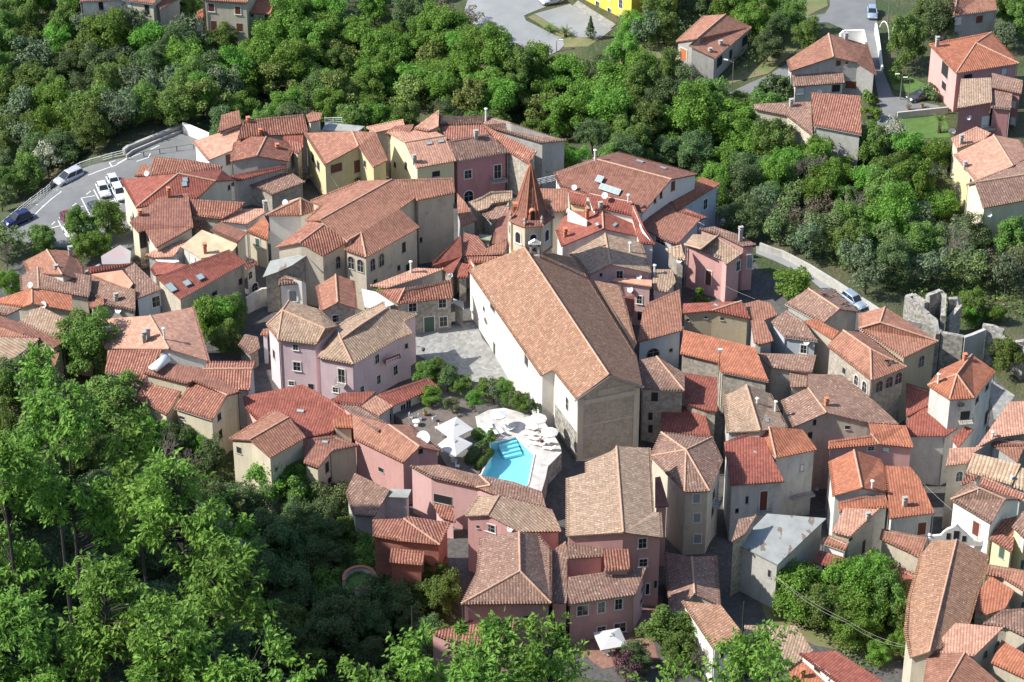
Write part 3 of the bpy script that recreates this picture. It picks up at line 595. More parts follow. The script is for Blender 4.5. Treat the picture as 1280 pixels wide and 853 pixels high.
H('small beige gable house with black window hole and dish','p2','coppi','beige',[(90,614,4.6),(234,562,5.6),(240,642,5.4),(545,712,4.4),(105,682,4.6)],['abce','cdb'] and ['abce'],)
H('mottled tan roof over blue grey wall with big white window','p2','old','blue',[(558,590,5.4),(815,494,5.6),(545,230,7),(450,290,6.6),(530,437,6)],win=[(757,614,76,100)])
H('small striped roof in front of the beige gable','p3','coppi','beige',[(725,452,6.3),(755,237,7.6),(925,247,7.6),(940,462,6.3)])
H('dark little roof with white side wall, left edge','p3','old','white',[(-50,77,7.6),(215,120,7.8),(65,194,7),(-50,172,7)])
H('sunlit ribbed tan roof with cone chimney, left','p3','tan','stone',[(190,262,6.9),(330,132,7.7),(420,112,7.8),(748,272,7.2),(588,437,6.3)],chim=[(235,215,1.3)])
H('long bare brown roof running down to the treetop, left','p3','brown','beige',[(-60,180,7.6),(190,264,7.4),(640,452,6.7),(530,522,6.5),(400,427,6.9),(215,380,7.2),(-60,272,7.6)])
H('dull salmon slope between brown roof and straw roof, left edge','p3','terra','beige',[(-60,282,7.4),(215,382,7.2),(390,427,7),(-60,417,6.8)])
H('straw coloured ribbed roof on grey wall, left edge','p3','straw','grey',[(25,794,6.6),(388,427,7.2),(-80,407,8.2),(-80,802,7.2)],win=[(150,790,22,60,'k')])
H('low red roof with rounded edge beside the straw roof','p3','terra','beige',[(400,457,5.8),(512,514,5.8),(432,612,5),(385,590,5)])
H('low red roof half hidden by the big leafy tree, left','p3','terra','beige',[(515,532,5.6),(600,547,5.6),(545,712,4.6),(445,622,4.8)])
H('wide salmon gabled roof with four chimneys, left centre','C1','peach','white',[(465,0,7.3),(525,142,7),(845,145,8.8),(750,-22,9),(840,213,8),(1047,207,7),(968,-65,7.3)],['abcd','cfgd'] ,chim=[(545,95,1.5),(722,110,1.2),(742,92,1.2),(822,95,1.6,'p')])
# centre
H('great palace with long sloping roof and arched windows','B2','terra','beige',
 [(245,303,10),(320,300,11.5),(680,98,12.5),(520,105,10.8),(270,205,9.9),(325,225,10.2),(795,190,11),(718,245,10.8),(818,335,9),(550,487,9),(525,365,10.4),(460,403,10.2),(440,448,9.2),(985,88,12.3),(997,162,11),(805,203,10.9)],
 ['abcdef','bcghijkl','lmjk','cnopg'],win=[(476,514,28,60,'a'),(522,529,28,60,'a'),(583,524,22,58,'a'),(627,500,24,62,'a'),(739,437,18,50,'k'),(714,540,14,26,'k'),(758,540,16,36,'k'),(596,606,18,16,'k'),(825,400,10,24,'k')],name='palace',cat='palace')
H('striped front wing of the great palace with tall dark arch','B2','coppi','beige',[(220,413,10.2),(335,480,8.6),(462,408,9.6),(340,324,11.2),(280,300,10.4),(95,437,8.3)],['abcd','fade'],win=[(410,512,20,58,'a')],name='palace_wing',cat='palace wing')
H('low orange roof with flue in front of the great palace','B2','peach','grey',[(570,630,5.4),(800,540,6.2),(940,545,6),(835,585,5.7),(650,642,5.4)],chim=[(775,560,1.6,'p')])
H('white walled roof terrace left of the stone shop house','B2','white_flat','white',[(528,645,5.4),(600,660,5.4),(690,722,5.2),(620,745,5),(545,735,5)],name='terrace',cat='terrace')
H('stone house with white framed windows on the cobbled square','B2','coppi','stone',[(705,719,5.4),(985,687,5.4),(975,597,6.9),(745,640,6.9),(600,652,5.6)],['abcd','ade'],win=[(783,737,38,40),(932,718,36,40),(937,808,36,46),(866,822,50,74,'g')])
H('low stone block with flat top at corner of the square','B2','flatgrey','stone',[(985,715,3.6),(985,692,3.6),(1038,712,3.6),(1040,745,3.6)],name='outbuilding',cat='outbuilding')
H('lilac house with two level roof, left part of the pink pair','P','tan','lilac',[(333,406,8.4),(347,425,8.2),(395,431,8.2),(406,411,9.4),(353,388,9.8),(361,376,9.8),(398,386,9.4),(421,408,8.8)],['abe','bcde','aef','edhgf','chd'],
 win=[(198,138,24,26,'d','C2'),(205,233,34,42,'d','C2'),(178,318,24,20,'d','C2'),(90,172,10,38,'k','C2'),(275,334,26,26,'k','C2')])
H('big lilac house with tan roof facing the pool restaurant','C2','tan','lilac',[(305,188,6.8),(485,222,6.8),(425,98,8.4),(402,40,8),(520,28,8.9),(655,-58,8.9),(640,-92,8.5),(450,0,8),(808,-30,7.5),(740,8,7.5),(785,65,6.8),(710,92,6.8)],
 ['abcd','blkjifec','cefghd'],win=[(428,280,32,66),(605,195,20,44),(697,252,20,46),(613,298,18,42),(530,347,18,30),(752,130,14,22,'k'),(398,350,24,24)])
H('dark tile canopy on the big lilac house wall','C2','red','lilac',[(640,215,4.6),(725,185,4.6),(718,168,5.0),(635,200,5.0)],name='canopy',cat='canopy',base=3.9)
# around the bell tower
H('small roof wedge against the right end of the palace','p7','terra','grey',[(248,90,7.4),(330,180,7),(448,362,5.8),(295,422,5.8),(255,290,6.2)])
H('mottled tan roofs behind the bell tower, upper','p7','tan','stone',[(355,182,6),(490,130,6.6),(580,75,7.2),(800,65,7.2),(800,160,6.4),(600,190,6.1),(560,240,5.7),(480,265,5.5),(430,272,5.5)])
H('crumbling tan roof between bell tower and alley','p7','old','stone',[(480,277,5),(720,180,5.8),(780,170,5.9),(775,290,5.3),(650,347,4.9),(620,402,4.7)])
H('orange tan roof touching the bell tower on its left','p7','brown','stone',[(650,350,5.1),(775,290,5.5),(775,552,4.7),(600,602,4.3),(625,482,4.6)])
H('mossy green flat roof in the alley by the bell tower','p7','moss_flat','grey',[(470,500,3.9),(597,512,3.9),(580,562,3.7),(470,547,3.7)],name='outbuilding',cat='outbuilding')
H('ribbed red roof with pale gutter left of the bell tower','p7','coppi','stone',[(315,482,5.6),(460,520,5.4),(545,642,5),(520,712,4.8),(305,712,5.1)])
H('tan slanted roof right at the church rear','p7','terra','stone',[(530,712,5),(545,642,5.3),(760,530,6),(720,700,5)])
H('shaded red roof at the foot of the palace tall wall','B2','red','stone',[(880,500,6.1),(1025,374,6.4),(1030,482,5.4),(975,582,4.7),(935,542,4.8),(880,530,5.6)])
H('thin striped roof behind the pale gutter','p7','coppi','stone',[(300,727,4.9),(720,720,5.1),(560,790,4.5),(330,780,4.5)])
H('small red tiles between alley and church front corner','B2','red','stone',[(1005,587,4.4),(1020,512,4.9),(1060,522,4.9),(1060,587,4.5)])
H('white church side porch roof with orange edge','B2','orange','white',[(1058,530,7.6),(1072,492,8.2),(1100,535,8.2),(1090,550,7.6)])
H('large white house with long ridge, skylights and roof terrace','B3','brown','white',[(208,64,9.3),(405,-8,12),(797,97,12),(655,264,8.8),(545,215,9.1),(240,135,8.8),(530,-40,10.8),(932,70,10.5)],['abcdef','bghc'],win=[(805,130,18,44,'S'),(745,175,10,30,'k'),(715,205,10,20,'k')],
 sky=[(438,97,1.1,1.1),(490,148,3.4,1,'B3',4),(640,9,1.2,.6),(757,42,1,.5)],chim=[(405,-3,1.8,'p','B3')] and [(415,5,1.7,'p')])
H('blue white wing with orange roof at the village back edge','B3','orange','blue',[(802,207,7.9),(950,84,8.3),(1041,118,7.8),(822,257,7.3)],win=[(966,222,18,48)])
H('red roof with very large skylight','B3','brown','blue',[(638,276,7.3),(745,188,8.1),(800,205,8),(822,261,7.6),(942,296,7.6),(828,420,6.4),(790,415,6.4),(665,349,6.5)],sky=[(735,277,3,2.6)],win=[(745,405,50,34)])
H('small dark red roof between skylight roof and blue wing','B3','red','blue',[(832,262,7.4),(870,243,7.8),(978,287,7.4),(942,296,7.2)])
H('rose striped roof immediately right of the bell tower spire','p8','terra','cream',[(110,125,9.2),(395,125,9.2),(400,300,8.2),(360,352,7.8),(215,357,7.8)])
H('red striped roof over pale green wall with dish','p8','red','paleyellow',[(398,130,9.6),(585,178,9.6),(582,302,8.8),(415,274,8.8)])
H('long red ribbed roof stepping down behind the white gabled house','p8','red','white',[(585,152,10.2),(1045,242,10.2),(1062,292,9.8),(1160,520,8.4),(1272,685,6.9),(1110,667,7),(1030,392,8.8),(745,327,9.2),(650,342,9.1)],chim=[(1000,250,.9,'p')])
H('white gabled house with red roof and two oval skylights','p8','red','offwhite',[(335,702,6.4),(752,527,8),(1120,607,6.6),(1035,393,7.6),(740,325,8.8),(590,362,8),(405,337,7.4),(275,542,6.2)],['abefgh','bcde'],sky=[(690,487,.8,.5),(865,490,.9,.5)],chim=[(722,345,1),(590,410,1.1,'t'),(372,590,.7,'t')],win=[(290,660,20,70,'k')])
H('rose house with mottled tan gable roof beside the church','B3','tan','rose',[(385,574,6.4),(493,522,7.9),(695,564,6.4),(645,412,6.9),(465,368,8.1),(285,470,6.6),(320,494,6.5)],['abefg','bcde'],win=[(538,577,30,44),(445,575,10,16,'k')],chim=[(590,460,1.4,'p')])
H('rose roof terrace with two dishes in front of the tan gable','B3','peach_flat','rose',[(500,603,5.8),(520,590,5.8),(700,600,5.8),(698,632,5.7)],win=[(637,700,24,38),(640,780,24,44,'k')],name='terrace',cat='terrace')
H('small red side roof beside the rose terrace','B3','red','rose',[(540,688,4.2),(612,674,4.2),(612,732,3.6),(600,782,3.5)])
H('little tan roof house next to the rose terrace','B3','tan','rose',[(703,642,4.9),(775,662,4.7),(820,610,5.4),(802,547,5.9),(703,547,5.9)],chim=[(715,570,1.5,'p','B3')] and [(712,572,1.4,'p')])
H('half shaded roof above pale blue wall with arched window','q2','terra','blue',[(610,782,3.9),(665,470,5.6),(720,385,6),(1035,252,6.4),(1052,480,5.4),(1058,662,4.6)],win=[(290,165,120,76,'a','q4'),(468,142,30,30,'k','q4')])
H('pink house with tan roofs and tall dark door by the garden','B3','tan','pink',[(862,422,6.3),(945,446,7.2),(1030,378,7.7),(905,371,6.8),(1155,464,6.3),(1070,524,5.7),(1045,492,5.8)],['abcd','agfecb'],win=[(982,590,28,72,'D'),(1130,530,18,46)],chim=[(1063,475,1.3)])
H('pink rear extension of the house by the garden','B3','old','pink',[(935,345,7.2),(1010,332,7.6),(1140,375,7.4),(1222,424,6.8),(1155,432,6.7),(1040,376,7.4)],win=[(1188,508,24,64,'v')],chim=[(1142,395,1.6)])
H('tiny tan roof in the alley beside the white dish','q1','straw','stone',[(490,325,6.4),(650,285,6.6),(695,442,5.6),(600,420,5.7)])
H('ochre walled house with low red roof and three holes','q3','red','ochre',[(105,252,5.9),(400,224,6.6),(785,308,5.9),(695,132,7.3),(380,145,6.7),(110,155,6.5)],['abdef','bcd'],win=[(158,320,28,28,'k'),(338,295,28,20,'k'),(500,308,36,28,'k')],sky=[(255,187,.7,.35),(437,176,.7,.35)])
H('wavy salmon roof right of the ochre walled house','q3','terra','grey',[(730,155,6.4),(860,120,6.6),(985,152,6.4),(1057,270,5.7),(920,320,5.7),(1015,524,4.8),(885,562,4.6),(815,542,4.7),(785,320,5.7)])
H('vivid orange roof behind the white topped pole','C3','orange','stone',[(840,168,4),(858,50,4.9),(1215,137,4.9),(1285,309,3.9),(1045,260,3.9),(1030,214,4.1)])
H('shaded purple roof right of the vivid orange roof','q5','old','grey',[(370,10,3.6),(960,30,4),(920,202,3.2),(700,182,2.9),(500,152,3)])
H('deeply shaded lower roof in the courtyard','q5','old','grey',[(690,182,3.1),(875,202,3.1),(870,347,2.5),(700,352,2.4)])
H('blue grey house with dish on its wall in the shade','C4','old','blue',[(15,8,5.4),(95,-50,6.4),(175,0,6.1),(250,107,4.9),(80,84,4.8)],win=[(178,147,28,40)])
H('decayed house with holed roof beside the road','B4','old','grey',[(85,719,5.9),(200,643,7.5),(357,747,7.5),(272,817,5.9),(457,759,5.9),(330,652,5.9)],['adcb','bcef'],win=[(80,775,8,10,'k')])
H('narrow orange roof step beside the loggia house','C4','orange','beige',[(175,5,6),(240,-5,6),(358,58,5.8),(320,97,5.2)])
H('loggia house with arched openings and hole in its roof','C4','terra','stone',[(295,127,7.6),(518,302,7.6),(692,234,7.6),(475,62,7.7),(375,52,9.1),(513,146,9.2)],['abfe','bcf','cdef'],win=[(556,332,32,50,'a'),(606,310,32,50,'a'),(652,290,32,54,'a'),(380,255,16,30,'k'),(442,302,20,50,'A'),(483,335,22,56,'A')])
H('ochre house with hipped roof next to the ruins','C4','terra','ochre',[(455,42,6.9),(680,189,6.2),(852,107,6.2),(560,12,8.1),(585,-65,8.1),(455,-30,6.9)],['abcd','dce','adef'],win=[(767,207,24,52,'a')])
H('white house with vivid orange hipped roof and oval window','C4','orange','offwhite',[(798,327,8),(908,398,8),(1030,390,8),(1138,254,8),(1020,173,9.2),(945,272,9.8),(870,245,8.4)],['abf','bcf','cdef','afeg'],win=[(965,424,38,24,'O'),(985,480,46,46,'k'),(1045,400,14,22,'k'),(1095,335,14,22,'k'),(1090,490,12,56,'k')],chim=[(983,205,.7,'t'),(850,315,1.3,'p')])
H('shaded dark red roof left of the white orange hipped house','C4','red','grey',[(690,314,4.5),(800,347,4.6),(862,397,4.2),(690,487,3.4)],dz=.8)
H('round cornered red roof beneath the white orange hipped house','C4','red','offwhite',[(690,502,3.5),(780,440,4),(870,444,4),(985,514,3.6),(890,580,2.9),(700,582,2.6)],dz=1.8)
H('small red roof at foot of the white orange hipped house','C4','red','offwhite',[(915,592,3),(985,532,3.6),(1027,547,3.5),(950,640,2.7)],dz=2.4)
# centre right, lower
H('dark red hipped roof right of the church front','C3','old','stone',[(645,347,6.8),(862,354,6.8),(865,267,7.4),(722,182,8.5),(630,202,7.6)],['abde','bcd'],win=[(713,385,34,44,'k'),(692,482,22,38,'k'),(692,545,22,40,'k')])
H('red roof sloping down below the stone walled terrace','C3','red','stone',[(862,264,6.6),(1025,287,6.6),(1027,460,5.8),(960,450,5.7),(865,417,5.8)])
H('bright red square roof among the dark roofs','C3','red','stone',[(745,410,5.7),(960,450,5.7),(995,582,5.1),(748,554,5.1)])
H('tall narrow house with purple hipped roof and three shuttered windows','C3','old','beige',[(690,682,10),(745,562,10.6),(1000,587,10.4),(1052,702,10),(988,856,10),(863,860,10),(870,650,11.6)],['afg','feg','edg','agb','bgc','cgd'],
  win=[(778,78,28,36,'v','D3'),(780,160,28,36,'v','D3'),(782,248,28,36,'v','D3'),(850,60,8,30,'k','D3'),(845,130,8,30,'k','D3')])
H('tan gabled roof with white flues in the middle of the dark block','q5','tan','grey',[(35,432,7.4),(70,800,7.4),(400,784,8.6),(672,754,7.4),(505,417,7.4),(262,328,9),(125,402,8.2)],['abcfg','cdef'],chim=[(370,520,.8,'p'),(550,600,1.6,'p')],sky=[(470,687,1,.5)])
H('big blood red roof with one skylight','C3','red','offwhite',[(1090,827,7),(1060,612,8),(1175,562,8.8),(1250,565,8.6),(1290,662,8),(1362,807,6.8)],sky=[(1225,662,.9,.5)],win=[(948,130,14,18,'n','D3'),(1060,88,30,80,'D','D3'),(990,85,8,30,'k','D3')])
H('pale green walled house with orange red pyramid roof','C4','orange','offwhite',[(40,690,7.8),(247,647,7.8),(175,548,8.6),(5,535,9.4),(-75,562,8)],['abcd','ade'],win=[(170,740,14,30,'w')])
H('wide brown old roof with small chimney, right centre','C4','old','beige',[(125,537,6.4),(293,464,7.8),(200,340,8.2),(65,402,6.8),(300,477,7.5),(500,512,6.7),(657,522,6.4),(560,430,7.3),(370,275,7.9),(200,270,8.2)],['abcd','bfghijc'],chim=[(292,425,.7,'t')],win=[(233,513,16,26,'k'),(210,577,22,30,'k'),(397,538,24,18,'k')])
H('dull pink house with orange two part roof, right centre','C4','orange','pink',[(300,643,7.6),(558,620,7.6),(730,638,7.4),(690,528,8.4),(503,517,8.8),(520,574,8.4),(302,604,8.1)],['abfg','bcdef'],win=[(515,642,30,20),(590,648,30,20,'w')])
H('scarlet roof with bright ridge and black flue, right centre','C4','orange','offwhite',[(305,707,7),(325,880,6.6),(470,840,8.4),(590,862,7),(585,747,7.4),(555,692,7.4),(430,650,9)],['abcg','cdefg'],chim=[(520,840,1,'p')])
H('low orange step roof beneath the scarlet roof','D4','orange','offwhite',[(295,92,6.5),(400,67,7),(495,64,7),(513,114,6.1),(300,134,5.9)])
H('orange roof above white wall with dark door, lower right','D4','orange','offwhite',[(512,162,6),(703,139,6),(640,-5,7.3),(600,-55,7.6),(495,-60,7.6)],win=[(648,205,34,50,'D')],chim=[(575,105,.8)])
H('tall beige wall house with smooth salmon roof, lower right','D4','peach','beige',[(270,219,7),(345,239,7),(467,124,7.8),(322,118,7.8)],win=[(403,282,12,50,'k'),(348,250,12,10,'k')],chim=[(420,165,.6)])
H('abandoned grey flat roofed building, lower right','D3','concrete_roof','grey',[(950,270,7),(1075,142,7.6),(1325,162,7.6),(1120,357,6.6)],win=[(1085,395,12,30,'k')])
H('whitewashed upper block behind the little red shed roof','D4','terra','white',[(225,264,5.6),(255,230,6),(340,267,6),(325,300,5.5)])
H('little shed with dark red roof and white walls','D4','red','white',[(188,347,4),(220,297,4.6),(325,327,4.6),(283,374,3.8)],win=[(237,380,14,32,'k')],name='shed',cat='shed')
H('rose roof over pale gable between beige tower wall and curly parapet','D4','terra','beige',[(470,247,4.9),(480,205,5.7),(672,242,5.7),(640,330,4.6),(590,302,4.8)])
H('shaded purple low roof beside the garden trees','D4','red','beige',[(452,342,3.7),(480,335,3.9),(622,402,3.9),(580,494,3),(470,402,2.9)])
H('long gabled old barn roof running down lower right','D4','church_tiles','beige',[(600,750,6),(680,724,7.5),(795,252,8),(690,257,7),(640,322,6.5),(590,502,6),(575,642,6),(850,602,6.1),(930,317,6.4),(720,712,6.9)],['abcdefg','bjhic'])
H('smooth salmon roof house with arched window, lower right corner','D4','peach','beige',[(680,724,6.5),(790,602,7.5),(992,622,7.5),(868,744,6.5)],win=[(963,707,18,42,'a'),(915,737,14,28,'a')])
H('two slope tan roof at the very bottom right','D4','terra','beige',[(655,870,5.5),(675,732,6.2),(830,727,7.2),(750,867,7),(975,852,6)],['adcb','dec'],)
H('red roof square in the bottom right corner','D4','orange','beige',[(985,674,6),(1090,737,6),(1100,845,5.1),(940,770,5.3)])
H('curled salmon roof under the rusty one, right edge','D4','old','beige',[(905,607,6.2),(985,547,7),(1085,540,7),(1095,667,6),(1005,622,6.3)])
H('rusty orange ribbed roof below the yellow house','D4','orange','stone',[(865,542,5.4),(880,482,6),(935,402,6.6),(1040,467,6.4),(1000,542,5.5),(925,567,5.1)])
H('brown tiles above the rusty ribbed roof, right edge','D4','terra','beige',[(915,397,6.9),(925,354,7.4),(1085,382,7.4),(1085,472,6.4),(985,410,6.6)])
H('white house with brown shutters and hipped roof behind the curly parapet','r3','old','white',[(300,260,9),(840,582,9),(1035,262,10),(690,110,10.8),(1240,255,8.6),(600,20,9.6)],['abcd','dce','adf'],win=[(640,650,90,190,'s'),(272,745,30,60,'k')])
H('yellow house with green shutters, right edge','D4','coppi','paleyellow',[(935,247,6.5),(1030,304,6.5),(1050,152,7.4),(985,167,7.2)],win=[(985,307,22,46,'G'),(950,245,8,20,'k')])
H('pale yellow house with glazed balcony at the right edge','D4','old','paleyellow',[(1028,197,8.4),(1078,245,8.2),(1150,230,8.6),(1150,150,9.6),(1075,132,9.2)],win=[(1070,265,16,46,'w'),(1072,357,12,36,'G')])
H('red striped roof wedged behind the white hipped house','q8','coppi','offwhite',[(825,692,8.8),(860,587,9.4),(1300,792,9),(1240,842,8.6)])
H('broad peach roof reaching the right edge','C4','peach','grey',[(1040,642,7.9),(1205,409,9.8),(1420,400,9.8),(1400,542,8.8),(1275,570,8.6),(1140,589,8.4)],chim=[(1122,585,.7,'p')])
H('brown shaded roof strip under the broad peach roof','q8','brown','offwhite',[(915,207,8.2),(1280,252,8.2),(1280,302,7.8),(975,307,7.8)])
H('beige house with dark arched window and salmon roof, right','q8','peach','beige',[(495,497,7.5),(535,322,8.3),(870,308,8.6),(770,372,8.2),(715,470,7.5)],win=[(630,602,62,96,'A')])
H('tan diamond ribbed roof right of the arched window house','q8','straw','offwhite',[(700,552,7.8),(1150,687,7.8),(1245,480,9.2),(772,370,9.2)],chim=[(1152,640,.5,'p')])
H('small red ribbed roof below the tan diamond ribbed roof','q8','coppi','offwhite',[(640,692,7.1),(705,554,7.9),(830,592,7.7),(760,652,7.2)])
H('brown striped roof right of the pale grey gable','q8','terra','grey',[(1000,314,8.9),(1280,307,8.9),(1215,457,8.1)])
H('tan striped roof cut by the right edge','q8','straw','offwhite',[(1170,707,7.8),(1240,507,8.8),(1360,562,8.6),(1330,762,7.6)])
H('brown red roof and white wall at the bottom edge, right','D4','red','white',[(130,732,5.4),(285,719,6.2),(520,870,6.2),(350,900,5.5)],win=[(208,795,26,26,'k'),(250,825,22,26,'k')])
H('tan roof half hidden by leaves at the bottom, right of shed','D4','tan','beige',[(-100,612,5.1),(118,614,5.5),(190,720,4.8),(80,802,4.4),(-90,762,4.4)])
H('flat red roof with dish and little chimney at bottom edge','D4','orange','white',[(90,802,4.2),(150,767,4.5),(260,872,4),(90,872,3.8)],chim=[(145,830,.8,'t')])
# hotel, bottom centre
H('big tan gabled roof on pink hotel, in front of church','P','tan','pink',[(708,670,10),(779,665.5,11.4),(828,672,10),(826,641,10.2),(817,640,10.2),(812.5,560,10.2),(770.7,558,11.4),(764,564,11.2),(732,578,10.6),(732,591,10.5),(708,598,10)],['abghijk','bcdefg'],
  win=[(550,267,32,40,'d','D3'),(553,349,32,30,'d','D3'),(571,460,14,44,'d','D3'),(605,440,8,30,'k','D3')],name='hotel',cat='hotel wing')
H('small shaded roof notched into left side of the pink hotel','D3','old','pink',[(232,332,8),(232,262,8.8),(388,257,8.8),(386,322,8)])
H('shaded little roof left of the hotel upper windows','D3','coppi','pink',[(388,384,8.2),(388,294,9.2),(492,290,9.2),(497,374,8.2)])
H('lower pink hotel front with three white windows','D3','old','pink',[(235,524,6.3),(520,482,6.3),(567,367,7.2),(400,387,7.5),(235,410,7.5)],win=[(297,550,44,40),(376,537,28,42),(449,524,28,42),(377,630,34,22),(455,622,46,36),(549,460,8,18,'k'),(545,510,8,18,'k')])
H('pink gable with square window and dormer terrace roof','P','tan','pink',[(581,645,8.6),(610,643.5,9.5),(624,619.5,9.8),(597,620,9),(690,637,8.5),(702,664,7.9),(649,664.5,8.4)],['abcd','bgfec'],win=[(988,204,38,30,'d','D2'),(935,198,10,12,'k','D2')])
H('grand hipped roof with bent ridge above the leaves','P','old','pink',[(576.5,755,8),(689,754,8),(689,687,8.3),(672,667,8.5),(649,665,10),(650,714,10.2),(600,672,8.6),(596,716,8.2)],['abf','bcdef','afegh'],win=[(60,585,20,24,'n','D3')])
H('pink corner block with purple edge beside the hipped roof','D3','old','pink',[(168,300,7.6),(225,258,7.9),(232,290,7.7),(232,520,6.6),(168,515,6.6)],inset=0.1)
H('low striped roofs behind the parasols of leaves, bottom centre','D2','coppi','pink',[(730,642,4.3),(945,582,5.4),(1090,557,5.5),(1090,722,4),(870,702,3.9)])
H('long worn red roof in the alley right of the hotel','D3','old','beige',[(670,577,4.8),(770,480,6),(877,527,5),(862,320,5.2),(757,324,6.2),(640,302,5)],['abef','bcde'])
H('plain shed with dazzling cream side wall, bottom centre','D3','church_tiles','white',[(715,510,6),(880,527,6.4),(982,657,6.2),(850,712,5.8)],win=[(880,738,22,24,'k')],dz=3.2)
H('small dark roof terrace right of the tan hotel roof','D3','brown','pink',[(603,-10,7.4),(625,-15,7.4),(662,110,7.2),(603,114,7.2)],name='terrace',cat='terrace')
# lower left
H('striped roof over air conditioners, lower left','C1','coppi','rose',[(525,260,7),(540,152,8.2),(812,147,8.4),(720,300,7)])
H('cream house upper flat brown roof, lower left','C1','brown','cream',[(718,267,8.4),(835,214,8.9),(1000,237,8.9),(1197,357,8.2),(1135,380,8),(965,305,8.5),(930,320,8.4)])
H('ribbed red roof in the corner of the tall cream house','C1','coppi','cream',[(672,390,6.2),(722,310,7.2),(908,357,7.2),(832,477,6)])
H('tall cream house with three dark windows above the dry bushes','C1','coppi','cream',[(870,439,6.6),(960,305,8.1),(1137,377,8.1),(1205,364,7.5),(1062,500,6.6),(1040,290,7.5)],['abce','bcdf'],win=[(1158,420,20,46,'k'),(1096,485,18,34,'k'),(1102,572,18,44,'k'),(920,555,22,46,'k'),(910,489,24,12,'k')])
H('two row striped roof right of the white curved cover','C1','coppi','offwhite',[(1012,246,8),(1262,244,8),(1250,350,7),(1175,347,7),(1045,210,7.6),(1278,210,7.6)],['dcba','abfe'])
H('broad dark red roof with two skylights, lower left centre','C2','red','rose',[(-65,382,6.6),(235,322,7.6),(400,414,7),(485,470,6.2),(375,562,5.8),(245,592,5.6),(165,487,6.1),(0,497,5.7),(-60,432,6.1)],sky=[(222,457,1,.5),(262,515,1.6,.8)])
H('raised orange cap on the broad dark red roof','C2','orange','cream',[(378,497,6.9),(475,470,7),(488,540,6.5),(390,537,6.5)])
H('cream cottage with striped orange gable roof, lower left','C1','terra','cream',[(1145,594,7),(1248,600,8),(1445,487,8.3),(1375,449,7.3),(1530,585,7),(1350,689,6.8)],['abcd','bfec'],win=[(1195,652,22,30,'k'),(193,737,38,52,'k','C2')])
H('little cream wing with dark red roof beside the cottage','C2','brown','cream',[(238,714,4.8),(310,740,4.8),(380,654,5.7),(515,627,5.5),(395,577,6.4),(250,594,6.1)],sky=[(345,612,.8,.4)],win=[(355,737,18,50,'k'),(367,802,16,28,'k')])
H('red canopy roof of the pool restaurant','C2','red','offwhite',[(685,430,3.8),(910,332,3.8),(860,287,4.6),(600,374,4.6)],win=[(735,450,24,56,'d'),(762,428,24,50,'d'),(655,480,40,30,'k')])
H('pinkish flat roof at entrance of the pool restaurant','C2','peach','offwhite',[(525,432,4.4),(600,377,4.8),(685,430,4),(615,478,3.8)])
H('white edged red roof behind the pool restaurant','C2','red','offwhite',[(372,402,4.6),(430,364,5),(600,357,5),(525,427,4.4),(430,417,4.4)])
H('long rose row house with pale striped roof and huge dish','C2','terra','pink',[(490,594,6.4),(735,714,6.4),(818,634,7.9),(665,524,7.9),(480,472,7.7),(925,657,6.4),(770,524,6.6)],['abcde','dcfg'],win=[(822,657,24,24,'k'),(625,750,24,20,'k')])
H('brown mottled roof behind the long rose row house','C2','old','pink',[(420,422,6.9),(515,427,7),(665,522,7.6),(610,556,7.8),(480,472,7.6)])
H('curved rose building with mottled roof beside the pool','q6','old','rose',[(255,182,6.4),(460,294,6.4),(920,394,6.4),(545,167,7.1),(950,270,7.1),(1060,372,7.5),(1150,484,6.7),(1619,600,6.5),(1571,433,6.9),(1290,337,7.2)],['abcfed','cghijef'],win=[(588,515,180,80,'k')])
H('small red tiles in the court of the curved rose building','q6','coppi','rose',[(485,560,3),(680,575,3),(715,740,2.4),(560,690,2.4)])
H('purple roof in front of the curved rose building','D2','old','grey',[(378,52,4),(415,-30,4.8),(565,42,4.6),(500,152,3.8),(410,147,3.6)])
H('small grey white shed below the curved rose wall','D2','flatgrey','offwhite',[(520,70,4.2),(570,38,4.3),(655,40,4.3),(640,75,4.2)],name='shed',cat='shed')
H('brick red house with striped hipped roof, lower centre','D2','coppi','brick',[(605,257,6),(775,274,6),(818,180,6.6),(640,152,7),(622,163,7),(490,167,6.5),(490,237,5.9)],['abe','bcde','efga'])
H('low striped lean-to roof in front of the brick red house','D2','coppi','brick',[(560,347,3.8),(570,287,4.7),(712,302,4.7),(702,359,3.8)])
# ------------------------------------------------------------------ church
def zline(t,x,y,A,B):      # height that puts a pixel into the upright plane through two points
    n=Vector((B.y-A.y,A.x-B.x,0)).normalized(); d=ray(*px(t,x,y)); return (CAM+d*((A-CAM).dot(n)/d.dot(n))).z
def zplane(t,x,y,A,B,C):
    n=(B-A).cross(C-A); d=ray(*px(t,x,y)); return (CAM+d*((A-CAM).dot(n)/d.dot(n))).z
cd_,cf=at('P',720,499,9.5),at('P',803,482.5,9.5); zr_=zline('P',761,468.5,cd_,cf); ce,ci=at('P',761,468.5,zr_),at('P',655,309,zr_)
za_=zplane('P',585,337,cd_,ce,ci); zb_=zplane('P',676,470,cd_,ce,ci); zc_=zplane('P',691,462.5,cd_,ce,ci); zg_=zplane('P',796,446,cf,ce,ci); zh_=zplane('P',720,323,cf,ce,ci); print('church',zr_,za_,zb_,zc_,zg_,zh_)
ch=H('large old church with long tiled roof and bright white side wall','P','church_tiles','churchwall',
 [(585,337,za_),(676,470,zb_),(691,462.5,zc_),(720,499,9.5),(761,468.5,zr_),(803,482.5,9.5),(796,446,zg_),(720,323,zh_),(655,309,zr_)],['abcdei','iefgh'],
 win=[(72,205,18,44,'n','C3'),(277,422,14,66,'d','C3'),(1192,145,10,60,'n','C2'),(1183,728,22,46,'n','B2'),(1150,805,14,30,'O','B2'),(1140,745,8,20,'k','B2')],name='church',cat='church')
